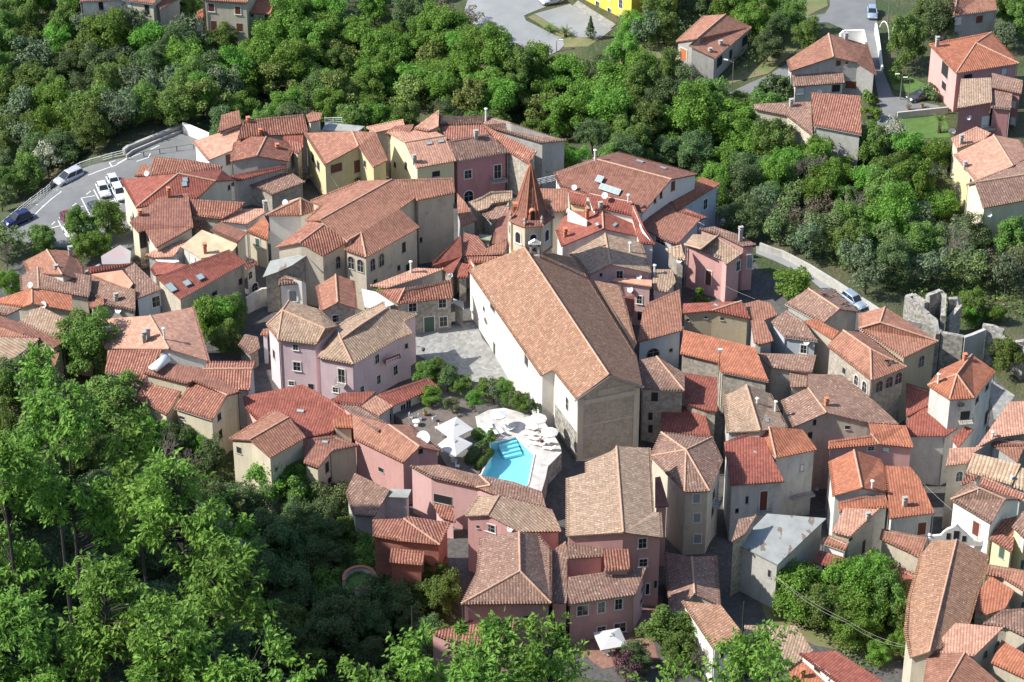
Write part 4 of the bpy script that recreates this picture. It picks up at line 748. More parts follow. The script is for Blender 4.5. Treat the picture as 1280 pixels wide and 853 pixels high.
# the shaded gable front: its own plaster skin, bands and plaque on the wall facing the camera
def gable():
    root,ro,walls,norms,P=ch
    best=max((w_ for w_ in walls if w_[1].y<-0.8),key=lambda w_:(w_[0][0]-w_[0][3]).length if True else 0)
    ws=[w_ for w_ in walls if w_[1].y<-0.85 and w_[1].x>0.1]
    n=ws[0][1]; u=Vector((-n.y,n.x,0))
    d_=P[3]; e_=P[5]; r_=P[4]; ins=0.28
    o=Vector((d_.x,d_.y,0))+u*0; L=(Vector((e_.x,e_.y,0))-Vector((d_.x,d_.y,0))).length; u=(Vector((e_.x,e_.y,0))-Vector((d_.x,d_.y,0))).normalized(); n=Vector((u.y,-u.x,0))
    base=Vector((d_.x,d_.y,0))-n*(ins-0.02)
    def bx(mb,a,b,z0,z1,t0=0,t1=0.06): mb.obox(base+u*a+n*t0+Vector((0,0,z0)),u*(b-a),n*(t1-t0),Vector((0,0,z1-z0)))
    m=MB(); w0,w1=ins+0.02,L-ins-0.02
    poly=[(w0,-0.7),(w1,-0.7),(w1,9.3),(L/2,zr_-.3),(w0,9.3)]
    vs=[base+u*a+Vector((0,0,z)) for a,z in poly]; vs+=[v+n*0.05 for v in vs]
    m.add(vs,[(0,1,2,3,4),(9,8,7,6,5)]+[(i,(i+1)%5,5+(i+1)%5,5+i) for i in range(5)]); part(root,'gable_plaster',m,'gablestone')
    m=MB(); bx(m,w0,w0+0.8,-0.7,9.2,0.05,0.16); bx(m,w1-0.8,w1,-0.7,9.2,0.05,0.16); bx(m,w0,w1,8.2,8.9,0.05,0.2); bx(m,w0+.8,w1-.8,4.6,4.85,0.05,0.12)
    part(root,'pilaster',m,'chapel')
    m=MB(); bx(m,L/2-1.5,L/2+1.2,9.2,10.1,0.05,0.14); bx(m,L/2-.2,L/2+.2,10.4,10.8,0.05,0.2); part(root,'plaque',m,'chapel')
    m=MB()
    for s in (0,1):
        a=base+u*(w0-0.5 if s==0 else w1+0.5)+Vector((0,0,9.15)); b_=base+u*(L/2)+Vector((0,0,zr_-.3)); m.tube([a+n*.16,b_+n*.16],0.17,6)
    part(root,'cornice',m,'greytrim')
    # rough stone footing on the long white wall near the front corner
    c_,dd=P[2],P[3]; v=Vector((dd.x-c_.x,dd.y-c_.y,0)).normalized(); nn=Vector((v.y,-v.x,0)); 
    if nn.x>0: nn=-nn
    m=MB(); m.obox(Vector((c_.x,c_.y,-0.7))-nn*0.24+v*0.4,v*((Vector((dd.x-c_.x,dd.y-c_.y,0))).length-0.75),nn*0.04,Vector((0,0,4.6))); part(root,'stone_footing',m,'drystone')
gable()
H('narrow lean-to roof in shade along the right side of the church','q2','church_tiles','beige',[(185,165,7.2),(430,212,6.6),(470,322,6.4),(600,802,6.3),(575,838,6.9)],name='church_aisle',cat='church aisle')
# bell tower
def tower():
    zc=15.6; c=at('P',663,268,zc); c.z=0; tx,ty=c.x,c.y
    root=empty('bell_tower',(tx,ty,0),'eight sided cream bell tower with flared red tiled spire','bell tower')
    k=R(8); Rb=3.05
    def ring(r,z,n=8): return [Vector((tx+r*math.cos(math.pi/8+k+2*math.pi*i/n),ty+r*math.sin(math.pi/8+k+2*math.pi*i/n),z)) for i in range(n)]
    m=MB(); rings=[ring(Rb,-0.5),ring(Rb,zc)]
    m.add(rings[0]+rings[1],[[i,(i+1)%8,8+(i+1)%8,8+i] for i in range(8)]+[list(range(8,16))])
    part(root,'wall',m,'cream')
    m=MB()
    for z,w_ in ((zc-0.25,0.22),(zc-5.0,0.15)):
        a,b_=ring(Rb+w_,z),ring(Rb+w_,z+0.28); i_,j_=ring(Rb-.02,z),ring(Rb-.02,z+.28)
        m.add(a+b_+i_+j_,[[i,(i+1)%8,8+(i+1)%8,8+i] for i in range(8)]+[[8+i,8+(i+1)%8,24+(i+1)%8,24+i] for i in range(8)]+[[(i+1)%8,i,16+i,16+(i+1)%8] for i in range(8)])
    part(root,'cornice',m,'terracotta')
    # corner strips and arched openings
    m=MB(); 
    rr=ring(Rb+0.03,0)
    for i in range(8): m.tube([rr[i]+Vector((0,0,zc-5)),rr[i]+Vector((0,0,zc-.3))],0.16,6)
    part(root,'corner_strip',m,'cream')
    for i in range(8):
        a,b_=ring(Rb,0)[i],ring(Rb,0)[(i+1)%8]; mid=(a+b_)/2; u=(b_-a).normalized(); n=Vector((u.y,-u.x,0))
        if n.dot(mid-Vector((tx,ty,0)))<0: n=-n
        W=[a+Vector((0,0,zc)),a,b_,b_+Vector((0,0,zc))]
        fm=MB(); pm=MB(); kk=8; ww,hh=(0.85,1.75); top=mid+Vector((0,0,zc-1.9)); Z=Vector((0,0,1)); e=0.2
        arc=[top+u*(ww/2*math.cos(math.pi*q/kk))+Z*(ww/2*math.sin(math.pi*q/kk)) for q in range(kk+1)]
        out=[top+u*((ww/2+e)*math.cos(math.pi*q/kk))+Z*((ww/2+e)*math.sin(math.pi*q/kk)) for q in range(kk+1)]
        bot=top-Z*(hh-ww/2); inner=[bot+u*ww/2]+arc+[bot-u*ww/2]; outer=[bot+u*(ww/2+e)]+out+[bot-u*(ww/2+e)]; m_=len(inner)
        fm.v+=[p-n*.05 for p in inner+outer]+[p+n*.07 for p in inner+outer]
        for q in range(m_-1):
            fm.f+=[[2*m_+q,2*m_+q+1,3*m_+q+1,3*m_+q],[m_+q,m_+q+1,3*m_+q+1,3*m_+q],[q,q+1,2*m_+q+1,2*m_+q]]; fm.m+=[0]*3
        fm.obox(bot-u*(ww/2+e+.1)-Z*.15-n*.05,u*(ww+2*e+.2),n*.2,Z*.15)
        pm.add([p+n*.015 for p in inner],[list(range(m_))])
        fo=part(root,'bell_opening',fm,'trim'); part(fo,'opening',pm,'dark')
    # spire
    prof=[(3.5,zc),(3.25,zc+.22),(2.6,zc+.6),(2.15,zc+1.3),(1.75,zc+2.7),(1.05,zc+5),(0.46,zc+7),(0.07,zc+8.2)]
    bm=bmesh.new(); uvl=bm.loops.layers.uv.new('UVMap'); rg=[[bm.verts.new(v-Vector((tx,ty,0))) for v in ring(r,z)] for r,z in prof]
    for a_,b_ in zip(range(len(rg)-1),range(1,len(rg))):
        for i in range(8):
            f=bm.faces.new([rg[a_][i],rg[a_][(i+1)%8],rg[b_][(i+1)%8],rg[b_][i]]); us=[0,prof[a_][0]*.77,prof[a_][0]*.385+prof[b_][0]*.385,prof[a_][0]*.385-prof[b_][0]*.385]
            for lp,uu,vv in zip(f.loops,us,[prof[a_][1],prof[a_][1],prof[b_][1],prof[b_][1]]): lp[uvl].uv=(uu+i*3.1,vv)
    bm.faces.new(rg[0][::-1]); bm.faces.new(rg[-1])
    bmesh.ops.recalc_face_normals(bm,faces=bm.faces); me=bpy.data.meshes.new('spire'); bm.to_mesh(me); bm.free()
    sp=obj('spire',me,'spire_tiles',root)
    m=MB()
    for i in range(8): m.tube([rg_[i] for rg_ in [ring(r+.03,z) for r,z in prof]],0.07,5)
    part(sp,'hip_tiles',m,'terracotta')
    m=MB(); top=Vector((tx,ty,zc+8.1)); m.tube([top,top+Vector((0,0,.5))],[.1,.05]); m.lathe(top+Vector((0,0,.45)),[(0,0),(.16,.12),(.16,.2),(0,.34)],8); m.box(top+Vector((0,0,1.05)),(.05,.05,.7)); m.box(top+Vector((0,0,1.1)),(.32,.05,.05)); part(sp,'finial',m,'darkmetal')
    for i in (0,2,4,6):          # small arched lucarnes
        a,b_=ring(2.35,0)[(i+5)%8],ring(2.35,0)[(i+6)%8]; mid=(a+b_)/2; mid.z=zc+.55; u=(b_-a).normalized(); n=(mid-Vector((tx,ty,mid.z))).normalized()
        m=MB(); m.obox(mid-u*.42+n*.15-n*.9,u*.84,n*1.0,Vector((0,0,1.15))); m.tube([mid+n*.25-n*1.2+Vector((0,0,1.15)),mid+n*.28+Vector((0,0,1.15))],.5,8); lo=part(sp,'lucarne',m,'terracotta')
        m=MB(); m.obox(mid-u*.26+n*.255,u*.52,n*.03,Vector((0,0,1.2))); m.tube([mid+n*.25+Vector((0,0,1.2)),mid+n*.3+Vector((0,0,1.2))],.26,8); m.mesh
        part(root,'lucarne_opening',m,'dark')
    for i in range(8):           # pinnacles at the corners
        p=ring(3.1,zc+.3)[i]; m=MB(); m.lathe(p,[(.2,0),(.2,.3),(.1,.45),(.24,.7),(.18,.9),(.03,1.2)],8); part(root,'pinnacle',m,'stone')
    # lean-to skirt left of the tower foot
roofmat('spire_tiles',(0.27,0.125,0.09),(0.21,0.095,0.075),0.7,0.25,c3=(0.33,0.19,0.13))
tower()
def bellcote():
    p=at('p7',1022,655,12.6); root=empty('bell_cote',(p.x,p.y,11.2),'small white arched bell frame on the church ridge','bell cote')
    m=MB(); z0=11.3
    for s in (-1,1): m.box((p.x+s*.55,p.y,z0+1.1),(.28,.5,2.2))
    m.box((p.x,p.y,z0+2.1),(1.4,.5,.35)); m.prism([(p.x-.85,p.y-.35),(p.x+.85,p.y-.35),(p.x+.85,p.y+.35),(p.x-.85,p.y+.35)],z0+2.27,z0+2.4)
    m.add([(p.x-.8,p.y-.3,z0+2.4),(p.x+.8,p.y-.3,z0+2.4),(p.x,p.y-.3,z0+2.95),(p.x-.8,p.y+.3,z0+2.4),(p.x+.8,p.y+.3,z0+2.4),(p.x,p.y+.3,z0+2.95)],[(0,1,2),(3,5,4),(0,2,5,3),(1,4,5,2),(0,3,4,1)])
    m.box((p.x,p.y,z0+.2),(1.4,.6,.7)); part(root,'frame',m,'trim')
    m=MB(); m.lathe((p.x,p.y,z0+1.1),[(.26,0),(.2,.15),(.14,.4),(.0,.5)],10); part(root,'bell',m,'darkmetal')
bellcote()
# ------------------------------------------------------------------ roads, squares
drape('village_paving','P',[(225,205),(420,155),(650,185),(900,250),(950,340),(1060,380),(1180,420),(1290,520),(1290,865),(850,865),(740,850),(600,800),(560,720),(520,650),(420,605),(300,560),(160,480),(30,420),(-20,400),(-10,345),(30,325),(150,322),(165,250)],'alley',.04)
drape('car_park','P',[(-15,298),(0,290),(30,265),(66,235),(100,212.5),(155.5,197),(163,193),(230,163),(262,174),(262,215),(215,300),(150,312),(60,310),(33,303),(15,300),(-20,320)],'asphalt',.05)
markings('parking_lines','r1',[[(530,380),(610,403),(300,680)],[(360,530),(440,548)],[(950,440),(810,465),(930,710)],[(935,380),(1010,525),(1135,488)],[(1060,320),(1215,605)],[(1170,530),(1222,518)],[(835,545),(700,575),(800,790)],[(580,690),(665,850)],[(600,740),(450,780),(510,850)],
 [(860,430),(905,395)],[(722,545),(762,515)],[(655,605),(690,578)],[(590,665),(615,640)],[(515,730),(550,700)],[(880,238),(1150,140),(1260,75),(1400,20)],[(1120,155),(1090,112),(1150,92)],[(1170,120),(1262,70)],[(1360,100),(1480,60),(1500,20)],[(1330,-10),(1430,-60)],[(1500,-20),(1590,-60)]],.16)
drape('upper_road','A3',[(-240,60),(-200,-60),(40,-110),(330,-120),(200,10),(185,30),(60,80),(70,105),(250,190),(260,230),(235,255),(150,290),(100,230),(0,215),(-150,190)],'paleasphalt',.06)
drape('sports_square','A3',[(112,72),(290,22),(500,150),(445,192),(330,190)],'paving_grey' if 'paving_grey' in M else 'paleasphalt',.07)
drape('verge','A3',[(78,88),(110,72),(330,190),(445,195),(380,235),(262,240),(250,188)],'grass_patch',.05)
drape('footpath','A3',[(300,35),(330,5),(520,125),(490,150)],'cobble',.09)
drape('street','A4',[(300,-120),(530,-120),(545,100),(552,150),(565,330),(625,480),(900,540),(900,560),(640,570),(625,740),(535,740),(545,600),(560,540),(535,400),(520,300),(498,225),(478,150),(380,150),(300,115),(185,115),(185,85),(285,70),(310,30)],'asphalt',.06)
drape('lane','A4',[(-260,500),(-160,450),(0,378),(95,322),(108,360),(100,455),(0,460),(-100,530),(-180,560)],'asphalt',.06)
drape('mountain_road','B4',[(-60,430),(20,452),(75,475),(210,545),(345,622),(545,750),(620,800),(560,830),(330,690),(200,590),(40,510),(-60,470)],'paleasphalt',.06)
drape('white_steps_path','C4',[(840,140),(880,130),(1010,200),(1140,320),(1235,380),(1210,415),(1150,500),(1130,500),(1100,340),(980,260)],'cobble',.07)
drape('church_square','C2',[(800,60),(1100,10),(1130,95),(1290,290),(1200,330),(1085,310),(1000,270),(850,200),(790,170)],'cobble',.08)
drape('garden_lawn','A4',[(650,585),(880,560),(915,690),(800,695),(640,682)],'lawn',.06); drape('street_lawn','A4',[(600,370),(700,380),(820,440),(720,470),(630,450)],'lawn',.06)
drape('field','A3',[(480,260),(820,210),(830,300),(560,345),(500,340)],'grass_patch',.06); drape('dirt_patch','A3',[(590,275),(640,262),(660,275),(600,292)],'dirt',.09)
drape('pale_bank','A2',[(865,110),(900,75),(985,130),(1000,190),(880,190)],'dirt',.3)
drape('hotel_court','D3',[(240,690),(520,640),(590,470),(640,500),(600,690),(620,760),(380,800)],'redpaving',.08)
drape('garden_ground','D4',[(-60,440),(40,430),(400,420),(560,500),(600,760),(420,740),(200,700),(0,600)],'grass_patch',.06)
drape('back_garden','A4',[(-300,-60),(280,-60),(300,30),(200,80),(280,140),(200,200),(90,300),(0,370),(-250,440),(-100,300)],'grass_patch',.05)
# ------------------------------------------------------------------ free standing walls, rails
def Wl(label,t,pts,th=.35,mat='drystone',name='garden_wall',cat='wall',top=True):
    P=[at(q[3] if len(q)>3 else t,q[0],q[1],q[2]) for q in pts]; m=MB()
    for a,b in zip(P,P[1:]):
        d=Vector((b.x-a.x,b.y-a.y,0)); L=d.length; d/=L; n=Vector((-d.y,d.x,0))*th/2; k=max(1,int(L/1.5))
        for i in range(k):
            u0,u1=i/k,(i+1)/k; p=a.lerp(b,u0); q=a.lerp(b,u1); j=rnd.uniform(-.12,.12) if mat in('drystone','stone') else 0
            z0,z1=min(gz(p.x,p.y),gz(q.x,q.y))-.6,0
            m.add([Vector((p.x,p.y,z0))-n,Vector((q.x,q.y,z0))-n,Vector((q.x,q.y,z0))+n,Vector((p.x,p.y,z0))+n,p-n+Vector((0,0,j)),q-n+Vector((0,0,j)),q+n+Vector((0,0,j)),p+n+Vector((0,0,j))],[(3,2,1,0),(4,5,6,7),(0,1,5,4),(1,2,6,5),(2,3,7,6),(3,0,4,7)])
    o=m.build(name,mat,origin=Vector((P[0].x,P[0].y,gz(P[0].x,P[0].y)))); return tag(o,label,cat)
Wl('roofless ruined house wall with straight left corner, by the road','B4',[(850,870,4),(838,798,4.8),(692,680,5.2),(728,668,5.4),(792,712,5.6)],.6,'drystone','ruined_wall','ruin')
Wl('tallest curved fragment of the ruined house','B4',[(797,712,5.2),(800,672,5.8),(862,648,6),(882,670,5.6),(876,780,4.6)],.6,'drystone','ruined_wall','ruin')
Wl('ruined wall stub behind the green creeper','B4',[(905,690,5.4),(948,688,5.4),(962,725,4.4),(900,800,3.4)],.6,'drystone','ruined_wall','ruin')
Wl('long ruined wall in front, running to the grey inner wall','C4',[(700,-6,4.5),(780,12,4.4),(868,60,4),(978,82,4)],.6,'drystone','ruined_wall','ruin')
Wl('grey inner wall of the ruins','C4',[(980,85,4),(1020,72,4),(1085,45,4.2)],.5,'grey','ruined_wall','ruin')
Wl('whitewashed leaning ruin wall, right','C4',[(1095,40,4.0),(1190,95,3.2),(1225,110,2.8),(1290,100,3.2)],.6,'drystone','ruined_wall','ruin')
Wl('broken wall block at right edge above the ochre street','C4',[(1235,115,3),(1290,150,3),(1300,40,3)],.6,'drystone','ruined_wall','ruin')
Wl('low ruin wall near the right edge, overgrown','B4',[(1075,822,3),(1130,830,3.2),(1180,852,3)],.5,'drystone','ruined_wall','ruin')
Wl('pale concrete wall along the mountain road','B4',[(-40,415,1.1),(20,438,1.1),(75,455,1.1),(210,525,1.1),(345,608,1.1),(545,738,1.1),(600,775,1.1)],.35,'grey','road_wall','wall')
Wl('white wall at end of the car park ramp','A1',[(915,612,1.9),(1047,668,1.9)],.3,'white','parking_wall','wall')
Wl('grey concrete barrier on the outer edge of the ramp','A1',[(618,745,1.0),(640,728,1.0),(915,618,1.0)],.5,'grey','barrier','barrier')
Wl('inner concrete kerb wall of the ramp','A1',[(632,775,.45),(660,752,.45),(918,645,.45)],.25,'grey','barrier','barrier')
Wl('low whitewashed yard wall beside the ruin and bushes','p6',[(300,655,2.4),(380,600,2.6),(458,563,2.7),(578,553,2.7)],.3,'offwhite')
Wl('white party wall on the red gabled roof','p8',[(400,335,8.9),(590,448,8.4)],.25,'white','parapet','parapet')
Wl('garden wall above the small lawn, top right','A4',[(648,562,1.2),(900,535,1.2)],.3,'grey')
Wl('white street wall with curved end, top right','A4',[(540,115,1.5),(552,180,1.5),(568,300,1.2),(572,345,.6)],.3,'white')
Wl('white roof terrace parapet of the rose roofed house','A4',[(360,170,5.2),(380,152,5.3),(478,150,5.3),(490,210,5.2)],.3,'white','parapet','parapet')
Wl('white wall with balustrade round the top left terrace','A1',[(327,118,1.2),(408,68,1.2)],.2,'whitepaint','terrace_wall','wall')
Wl('stone wall under the top left terrace','A1',[(327,130,.4),(455,170,.4),(560,190,.4),(700,185,.4),(750,160,.4),(905,40,.4)],.4,'drystone','terrace_wall','wall')
Wl('bank wall along the upper road near the pale rocks','A3',[(-50,215,.5),(0,212,.5),(105,235,.5)],.4,'drystone','terrace_wall','wall')
Wl('garden wall beside the steps below the pink villa, pots on it','A4',[(630,690,1),(640,720,1),(750,775,1),(900,800,1)],.3,'grey')
Wl('ivy grown stone wall below the parking trees','B1',[(500,520,1.5),(420,560,1.5)],.4,'drystone')
def rail(label,t,pts,h,every,bars,mat='whitepaint',z=None,r=.05,name='guard_rail'):
    P=[gp(t,x,y) if z is None else at(t,x,y,z) for x,y in pts]; root=empty(name,P[0],label,'railing')
    S=[P[0]]
    for a,b in zip(P,P[1:]):
        L=(b-a).length; n=max(1,round(L/every)); S+=[a.lerp(b,(i+1)/n) for i in range(n)]
    if z is None:
        for s in S: s.z=gz(s.x,s.y)
    for s in S: m=MB(); m.box(s+Vector((0,0,h/2)),(.12,.12,h)); part(root,'post',m,mat)
    for k in range(bars):
        m=MB(); zz=h*(k+1)/bars-.05; m.tube([s+Vector((0,0,zz)) for s in S],r,5); part(root,'bar',m,mat)
rail('white railing curving along the car park edge','r1',[(0,780),(240,585),(380,478),(530,345),(650,250),(800,170),(900,135),(1000,108),(1240,45)],1.15,1.6,3)
rail('white railing on the grey terrace of the back row','A2',[(345,618),(430,616)],1,1.2,3,z=6.5)
rail('white rooftop railing right of the spire','B3',[(110,132),(225,105)],1.1,1.0,4,z=8.2)
rail('white fence beside the bright bush at the village back edge','B3',[(1045,330),(1115,352)],1.1,1.0,3)
rail('dark railing on ramp beside the long red roofs','A1',[(640,800),(800,770),(970,745)],.9,3,1,mat='darkmetal',r=.03)
rail('white balustrade on the terrace of the top left house','A1',[(330,128),(410,78)],.9,.5,1)
# curly white parapet
def curly():
    pts=[(20,770),(60,745),(170,735),(215,690),(260,655),(340,625),(380,590),(420,640),(480,690),(540,750),(600,800),(680,820),(745,800),(760,850)]
    zb=1.8; a=at('r3',20,780,zb); b=at('r3',755,860,zb-.6); 
    d=Vector((b.x-a.x,b.y-a.y,0)); L=d.length; d.normalize(); n=Vector((d.y,-d.x,0)); top=[]
    for x,y in pts:
        r_=ray(*px('r3',x,y)); s=(a-CAM).dot(n)/r_.dot(n); top.append(CAM+r_*s)
    poly=top+[Vector((top[-1].x,top[-1].y,1)),Vector((top[0].x,top[0].y,1))]; k=len(poly); m=MB()
    m.add([p+n*.15 for p in poly]+[p-n*.15 for p in poly],[list(range(k)),[k+i for i in range(k)][::-1]]+[[i,(i+1)%k,k+(i+1)%k,k+i] for i in range(k)])
    root=empty('curly_parapet',(a.x,a.y,gz(a.x,a.y)),'curved white baroque parapet with little openings and ball finials','parapet')
    part(root,'wall',m,'white')
    m=MB(); m.tube([p+Vector((0,0,.03)) for p in top],.13,6); part(root,'coping',m,'whitepaint')
    for x,y,w_,h_ in ((272,742,.5,1.0),(378,725,.7,1.3),(480,775,.5,.9)):
        r_=ray(*px('r3',x,y)); p=CAM+r_*((a-CAM).dot(n)/r_.dot(n)); m=MB(); m.obox(p+n*.16-d*w_/2-Vector((0,0,h_/2)),d*w_,n*.02,Vector((0,0,h_))); part(root,'opening',m,'dark')
    for p in (top[0],top[-2]): m=MB(); m.lathe(p,[(.15,0),(.1,.15),(.25,.4),(.25,.5),(0,.75)],10); part(root,'ball_finial',m,'whitepaint')
curly()
# ------------------------------------------------------------------ pool
ZT=2.3
def tess(outer,holes,z):
    polys=[[Vector((p.x,p.y,0)) for p in outer]]+[[Vector((p.x,p.y,0)) for p in h] for h in holes]
    flat=[v for pl in polys for v in pl]; return [Vector((v.x,v.y,z)) for v in flat],[tuple(t_) for t_ in tessellate_polygon(polys)]
outer=[at('P',x,y,ZT) for x,y in [(594,521),(612,512),(630,510),(660,518),(680,527),(692,544),(701,558),(702,566),(694,574),(685,583),(682,598),(677,614),(640,628),(590,608),(597,598),(602,590),(606,572),(600,550)]]
pool=[at('P',x,y,ZT) for x,y in [(611.5,555),(645.5,546.5),(668.5,569.5),(661,606),(652,616),(599,601),(606,586),(614,572)]]
m=MB(); vs,fs=tess(outer,[pool],ZT); m.add(vs,fs)
k=len(outer); m.add([Vector((p.x,p.y,ZT)) for p in outer]+[Vector((p.x,p.y,-1)) for p in outer],[[i,(i+1)%k,k+(i+1)%k,k+i] for i in range(k)],1)
o=m.build('pool_terrace',['paving','drystone'],fix=True); tag(o,kind='structure')
plain('pooltile',(0.42,0.76,0.82),0.5,c2=(0.36,0.70,0.78),scale=1.5)
m=MB(); k=len(pool); m.add([Vector((p.x,p.y,ZT-.02)) for p in pool]+[Vector((p.x,p.y,ZT-1.5)) for p in pool],[[i,(i+1)%k,k+(i+1)%k,k+i] for i in range(k)]+[[k+i for i in range(k)][::-1]])
pr=empty('swimming_pool',(pool[0].x,pool[0].y,ZT),'bright turquoise swimming pool with corner steps','pool'); part(pr,'basin',m,'pooltile')
A,B_,C_=pool[0],pool[1],pool[2]; u=(B_-A).normalized(); v=Vector((u.y,-u.x,0))
for i in range(4):
    m=MB(); st=A+u*1.2; m.obox(Vector((st.x,st.y,ZT-1.45))+v*.02,u*((B_-A).length-1.3),v*(.55*(i+1)),Vector((0,0,1.2-.28*i))); part(pr,'step',m,'whitepaint' if i<0 else 'pooltile')
m=MB(); m.tube([Vector((p.x,p.y,ZT+.0)) for p in pool+[pool[0]]],.16,4); part(pr,'coping',m,'trim')
mt,tt,bb=newmat('water'); M['water']=mt; tt.nodes.remove(bb)
tr=nd(tt,'BsdfTransparent'); tr.inputs[0].default_value=(0.72,0.93,0.95,1); gl=nd(tt,'BsdfGlossy'); gl.inputs['Roughness'].default_value=0.03
mx=nd(tt,'MixShader'); mx.inputs[0].default_value=.07; tt.links.new(tr.outputs[0],mx.inputs[1]); tt.links.new(gl.outputs[0],mx.inputs[2])
bp=nd(tt,'Bump'); bp.inputs['Strength'].default_value=.3; bp.inputs['Distance'].default_value=.05; tt.links.new(noise(tt,pos(tt),3,3),bp.inputs['Height']); tt.links.new(bp.outputs[0],gl.inputs['Normal']); pass
tt.links.new(mx.outputs[0],[n for n in tt.nodes if n.type=='OUTPUT_MATERIAL'][0].inputs[0])
m=MB(); vs,fs=tess(pool,[],ZT-.18); m.add(vs,fs); part(pr,'water',m,'water',fix=False)
deck=[at('P',x,y,ZT-.1) for x,y in [(492,518),(500,505),(545,490),(590,505),(600,520),(600,550),(605,570),(600,590),(590,606),(560,585),(545,560),(515,535)]]
m=MB(); m.prism(deck,-1,ZT-.1); plain('deckbrown',(0.17,0.14,0.12),.8,var=.3); tag(m.build('restaurant_terrace','deckbrown'),kind='structure')
def wpt(t,x,y,z): return at(t,x,y,z)
# square parasols
def sq_parasol(t,x,y,z,size,rz,label,base=ZT-.1,h=2.7):
    c=at(t,x,y,z); b=Vector((c.x,c.y,base)); root=empty('parasol',b,label,'parasol')
    m=MB(); s=size/2; cs=[Vector((math.cos(rz+math.pi/4+i*math.pi/2),math.sin(rz+math.pi/4+i*math.pi/2),0))*s*1.414 for i in range(4)]
    top=b+Vector((0,0,h+.75)); ring_=[b+q+Vector((0,0,h)) for q in cs]; low=[b+q+Vector((0,0,h-.2)) for q in cs]
    m.add([top]+ring_+low,[(0,1+i,1+(i+1)%4) for i in range(4)]+[(1+i,5+i,5+(i+1)%4,1+(i+1)%4) for i in range(4)])
    can=part(root,'canopy',m,'canvas',fix=False)
    m=MB(); [m.tube([top-Vector((0,0,.1)),q-Vector((0,0,.06))],.02,4) for q in ring_]; part(can,'rib',m,'trim')
    m=MB(); cp=[b+q*.18+Vector((0,0,h+.72)) for q in cs]; m.add([top+Vector((0,0,.16))]+cp,[(0,1+i,1+(i+1)%4) for i in range(4)]); part(can,'vent',m,'canvas',fix=False)
    m=MB(); m.tube([b,b+Vector((0,0,h+.7))],.045,8); part(root,'pole',m,'trim')
    m=MB(); m.box(b+Vector((0,0,.06)),(.8,.8,.12)); part(root,'base',m,'greytrim')
mt,tt,bb=newmat('canvas'); M['canvas']=mt; bb.inputs['Base Color'].default_value=(.72,.72,.70,1); bb.inputs['Roughness'].default_value=.9
trn=nd(tt,'BsdfTranslucent'); trn.inputs[0].default_value=(.6,.6,.57,1); mx=nd(tt,'MixShader'); mx.inputs[0].default_value=.25; tt.links.new(bb.outputs[0],mx.inputs[1]); tt.links.new(trn.outputs[0],mx.inputs[2]); tt.links.new(mx.outputs[0],[n for n in tt.nodes if n.type=='OUTPUT_MATERIAL'][0].inputs[0])
sq_parasol('C2',992,528,5.3,3.5,R(40),'square white parasol behind, on the restaurant terrace')
sq_parasol('C2',990,612,5.3,3.4,R(52),'square white parasol in front, beside the hedge')
sq_parasol('D3',415,660,2.9,3.3,R(15),'pale square parasol in the shaded hotel court',base=0.1,h=2.4)
def rd_parasol(t,x,y,r,label,base=ZT,h=2.25):
    c=at(t,x,y,base+h); b=Vector((c.x,c.y,base)); root=empty('parasol',b,label,'parasol','round parasols on the pool terrace')
    m=MB(); n=10; top=b+Vector((0,0,h+.4)); rg=[b+Vector((r*math.cos(2*math.pi*i/n),r*math.sin(2*math.pi*i/n),h)) for i in range(n)]; lo=[q-Vector((0,0,.15)) for q in rg]
    m.add([top]+rg+lo,[(0,1+i,1+(i+1)%n) for i in range(n)]+[(1+i,1+n+i,1+n+(i+1)%n,1+(i+1)%n) for i in range(n)]); part(root,'canopy',m,'canvas',fix=False)
    m=MB(); m.tube([b,b+Vector((0,0,h+.5))],.03,8); part(root,'pole',m,'whitepaint')
    m=MB(); m.lathe(b,[(.3,0),(.3,.08),(.05,.12)],10); part(root,'base',m,'greytrim')
rd_parasol('q7',505,300,1.15,'round white parasol standing alone at the back of the pool')
rd_parasol('q7',900,345,1.15,'round white parasol nearest the church wall')
rd_parasol('q7',1015,480,1.1,'round white parasol at the right end of the pool terrace')
# sun loungers
def lounger(t,x,y,rz,label,c='whitepaint'):
    p=at(t,x,y,ZT+.3); b=Vector((p.x,p.y,ZT)); root=empty('sun_lounger',b,label,'sun lounger','white sun loungers round the pool'); rt=Matrix.Rotation(rz,3,'Z')
    def W(v): return b+rt@Vector(v)
    m=MB(); m.box(W((.2,0,.33)),(1.25,.6,.07),rot=rt); part(root,'seat',m,c)
    m=MB(); m.box(W((-.68,0,.52)),(.72,.6,.07),rot=rt@Matrix.Rotation(R(38),3,'Y')); part(root,'backrest',m,c)
    for sx in (-.35,.75):
        for sy in (-.25,.25): m=MB(); m.box(W((sx,sy,.15)),(.06,.06,.3),rot=rt); part(root,'leg',m,c)
for x,y,a,l in [(385,500,110,'nearest the parasol bed, leftmost'),(425,480,112,'second from the left'),(470,482,115,'third from the left by the pool'),(525,468,118,'fourth from the left, under the lone parasol'),(600,440,135,'tilted behind the steps of the pool'),(420,420,100,'at the back left by the shrubs'),(835,440,155,'at the top of the right group'),(815,500,155,'left one of the right group'),(855,545,158,'in the middle of the right group'),(930,455,150,'below the parasol near the church'),(975,575,160,'beside the wooden chair'),(1000,640,165,'nearest the lower right corner of the terrace'),(905,600,158,'close to the pool edge at right')]:
    lounger('q7',x,y,R(a),'white sun lounger '+l)
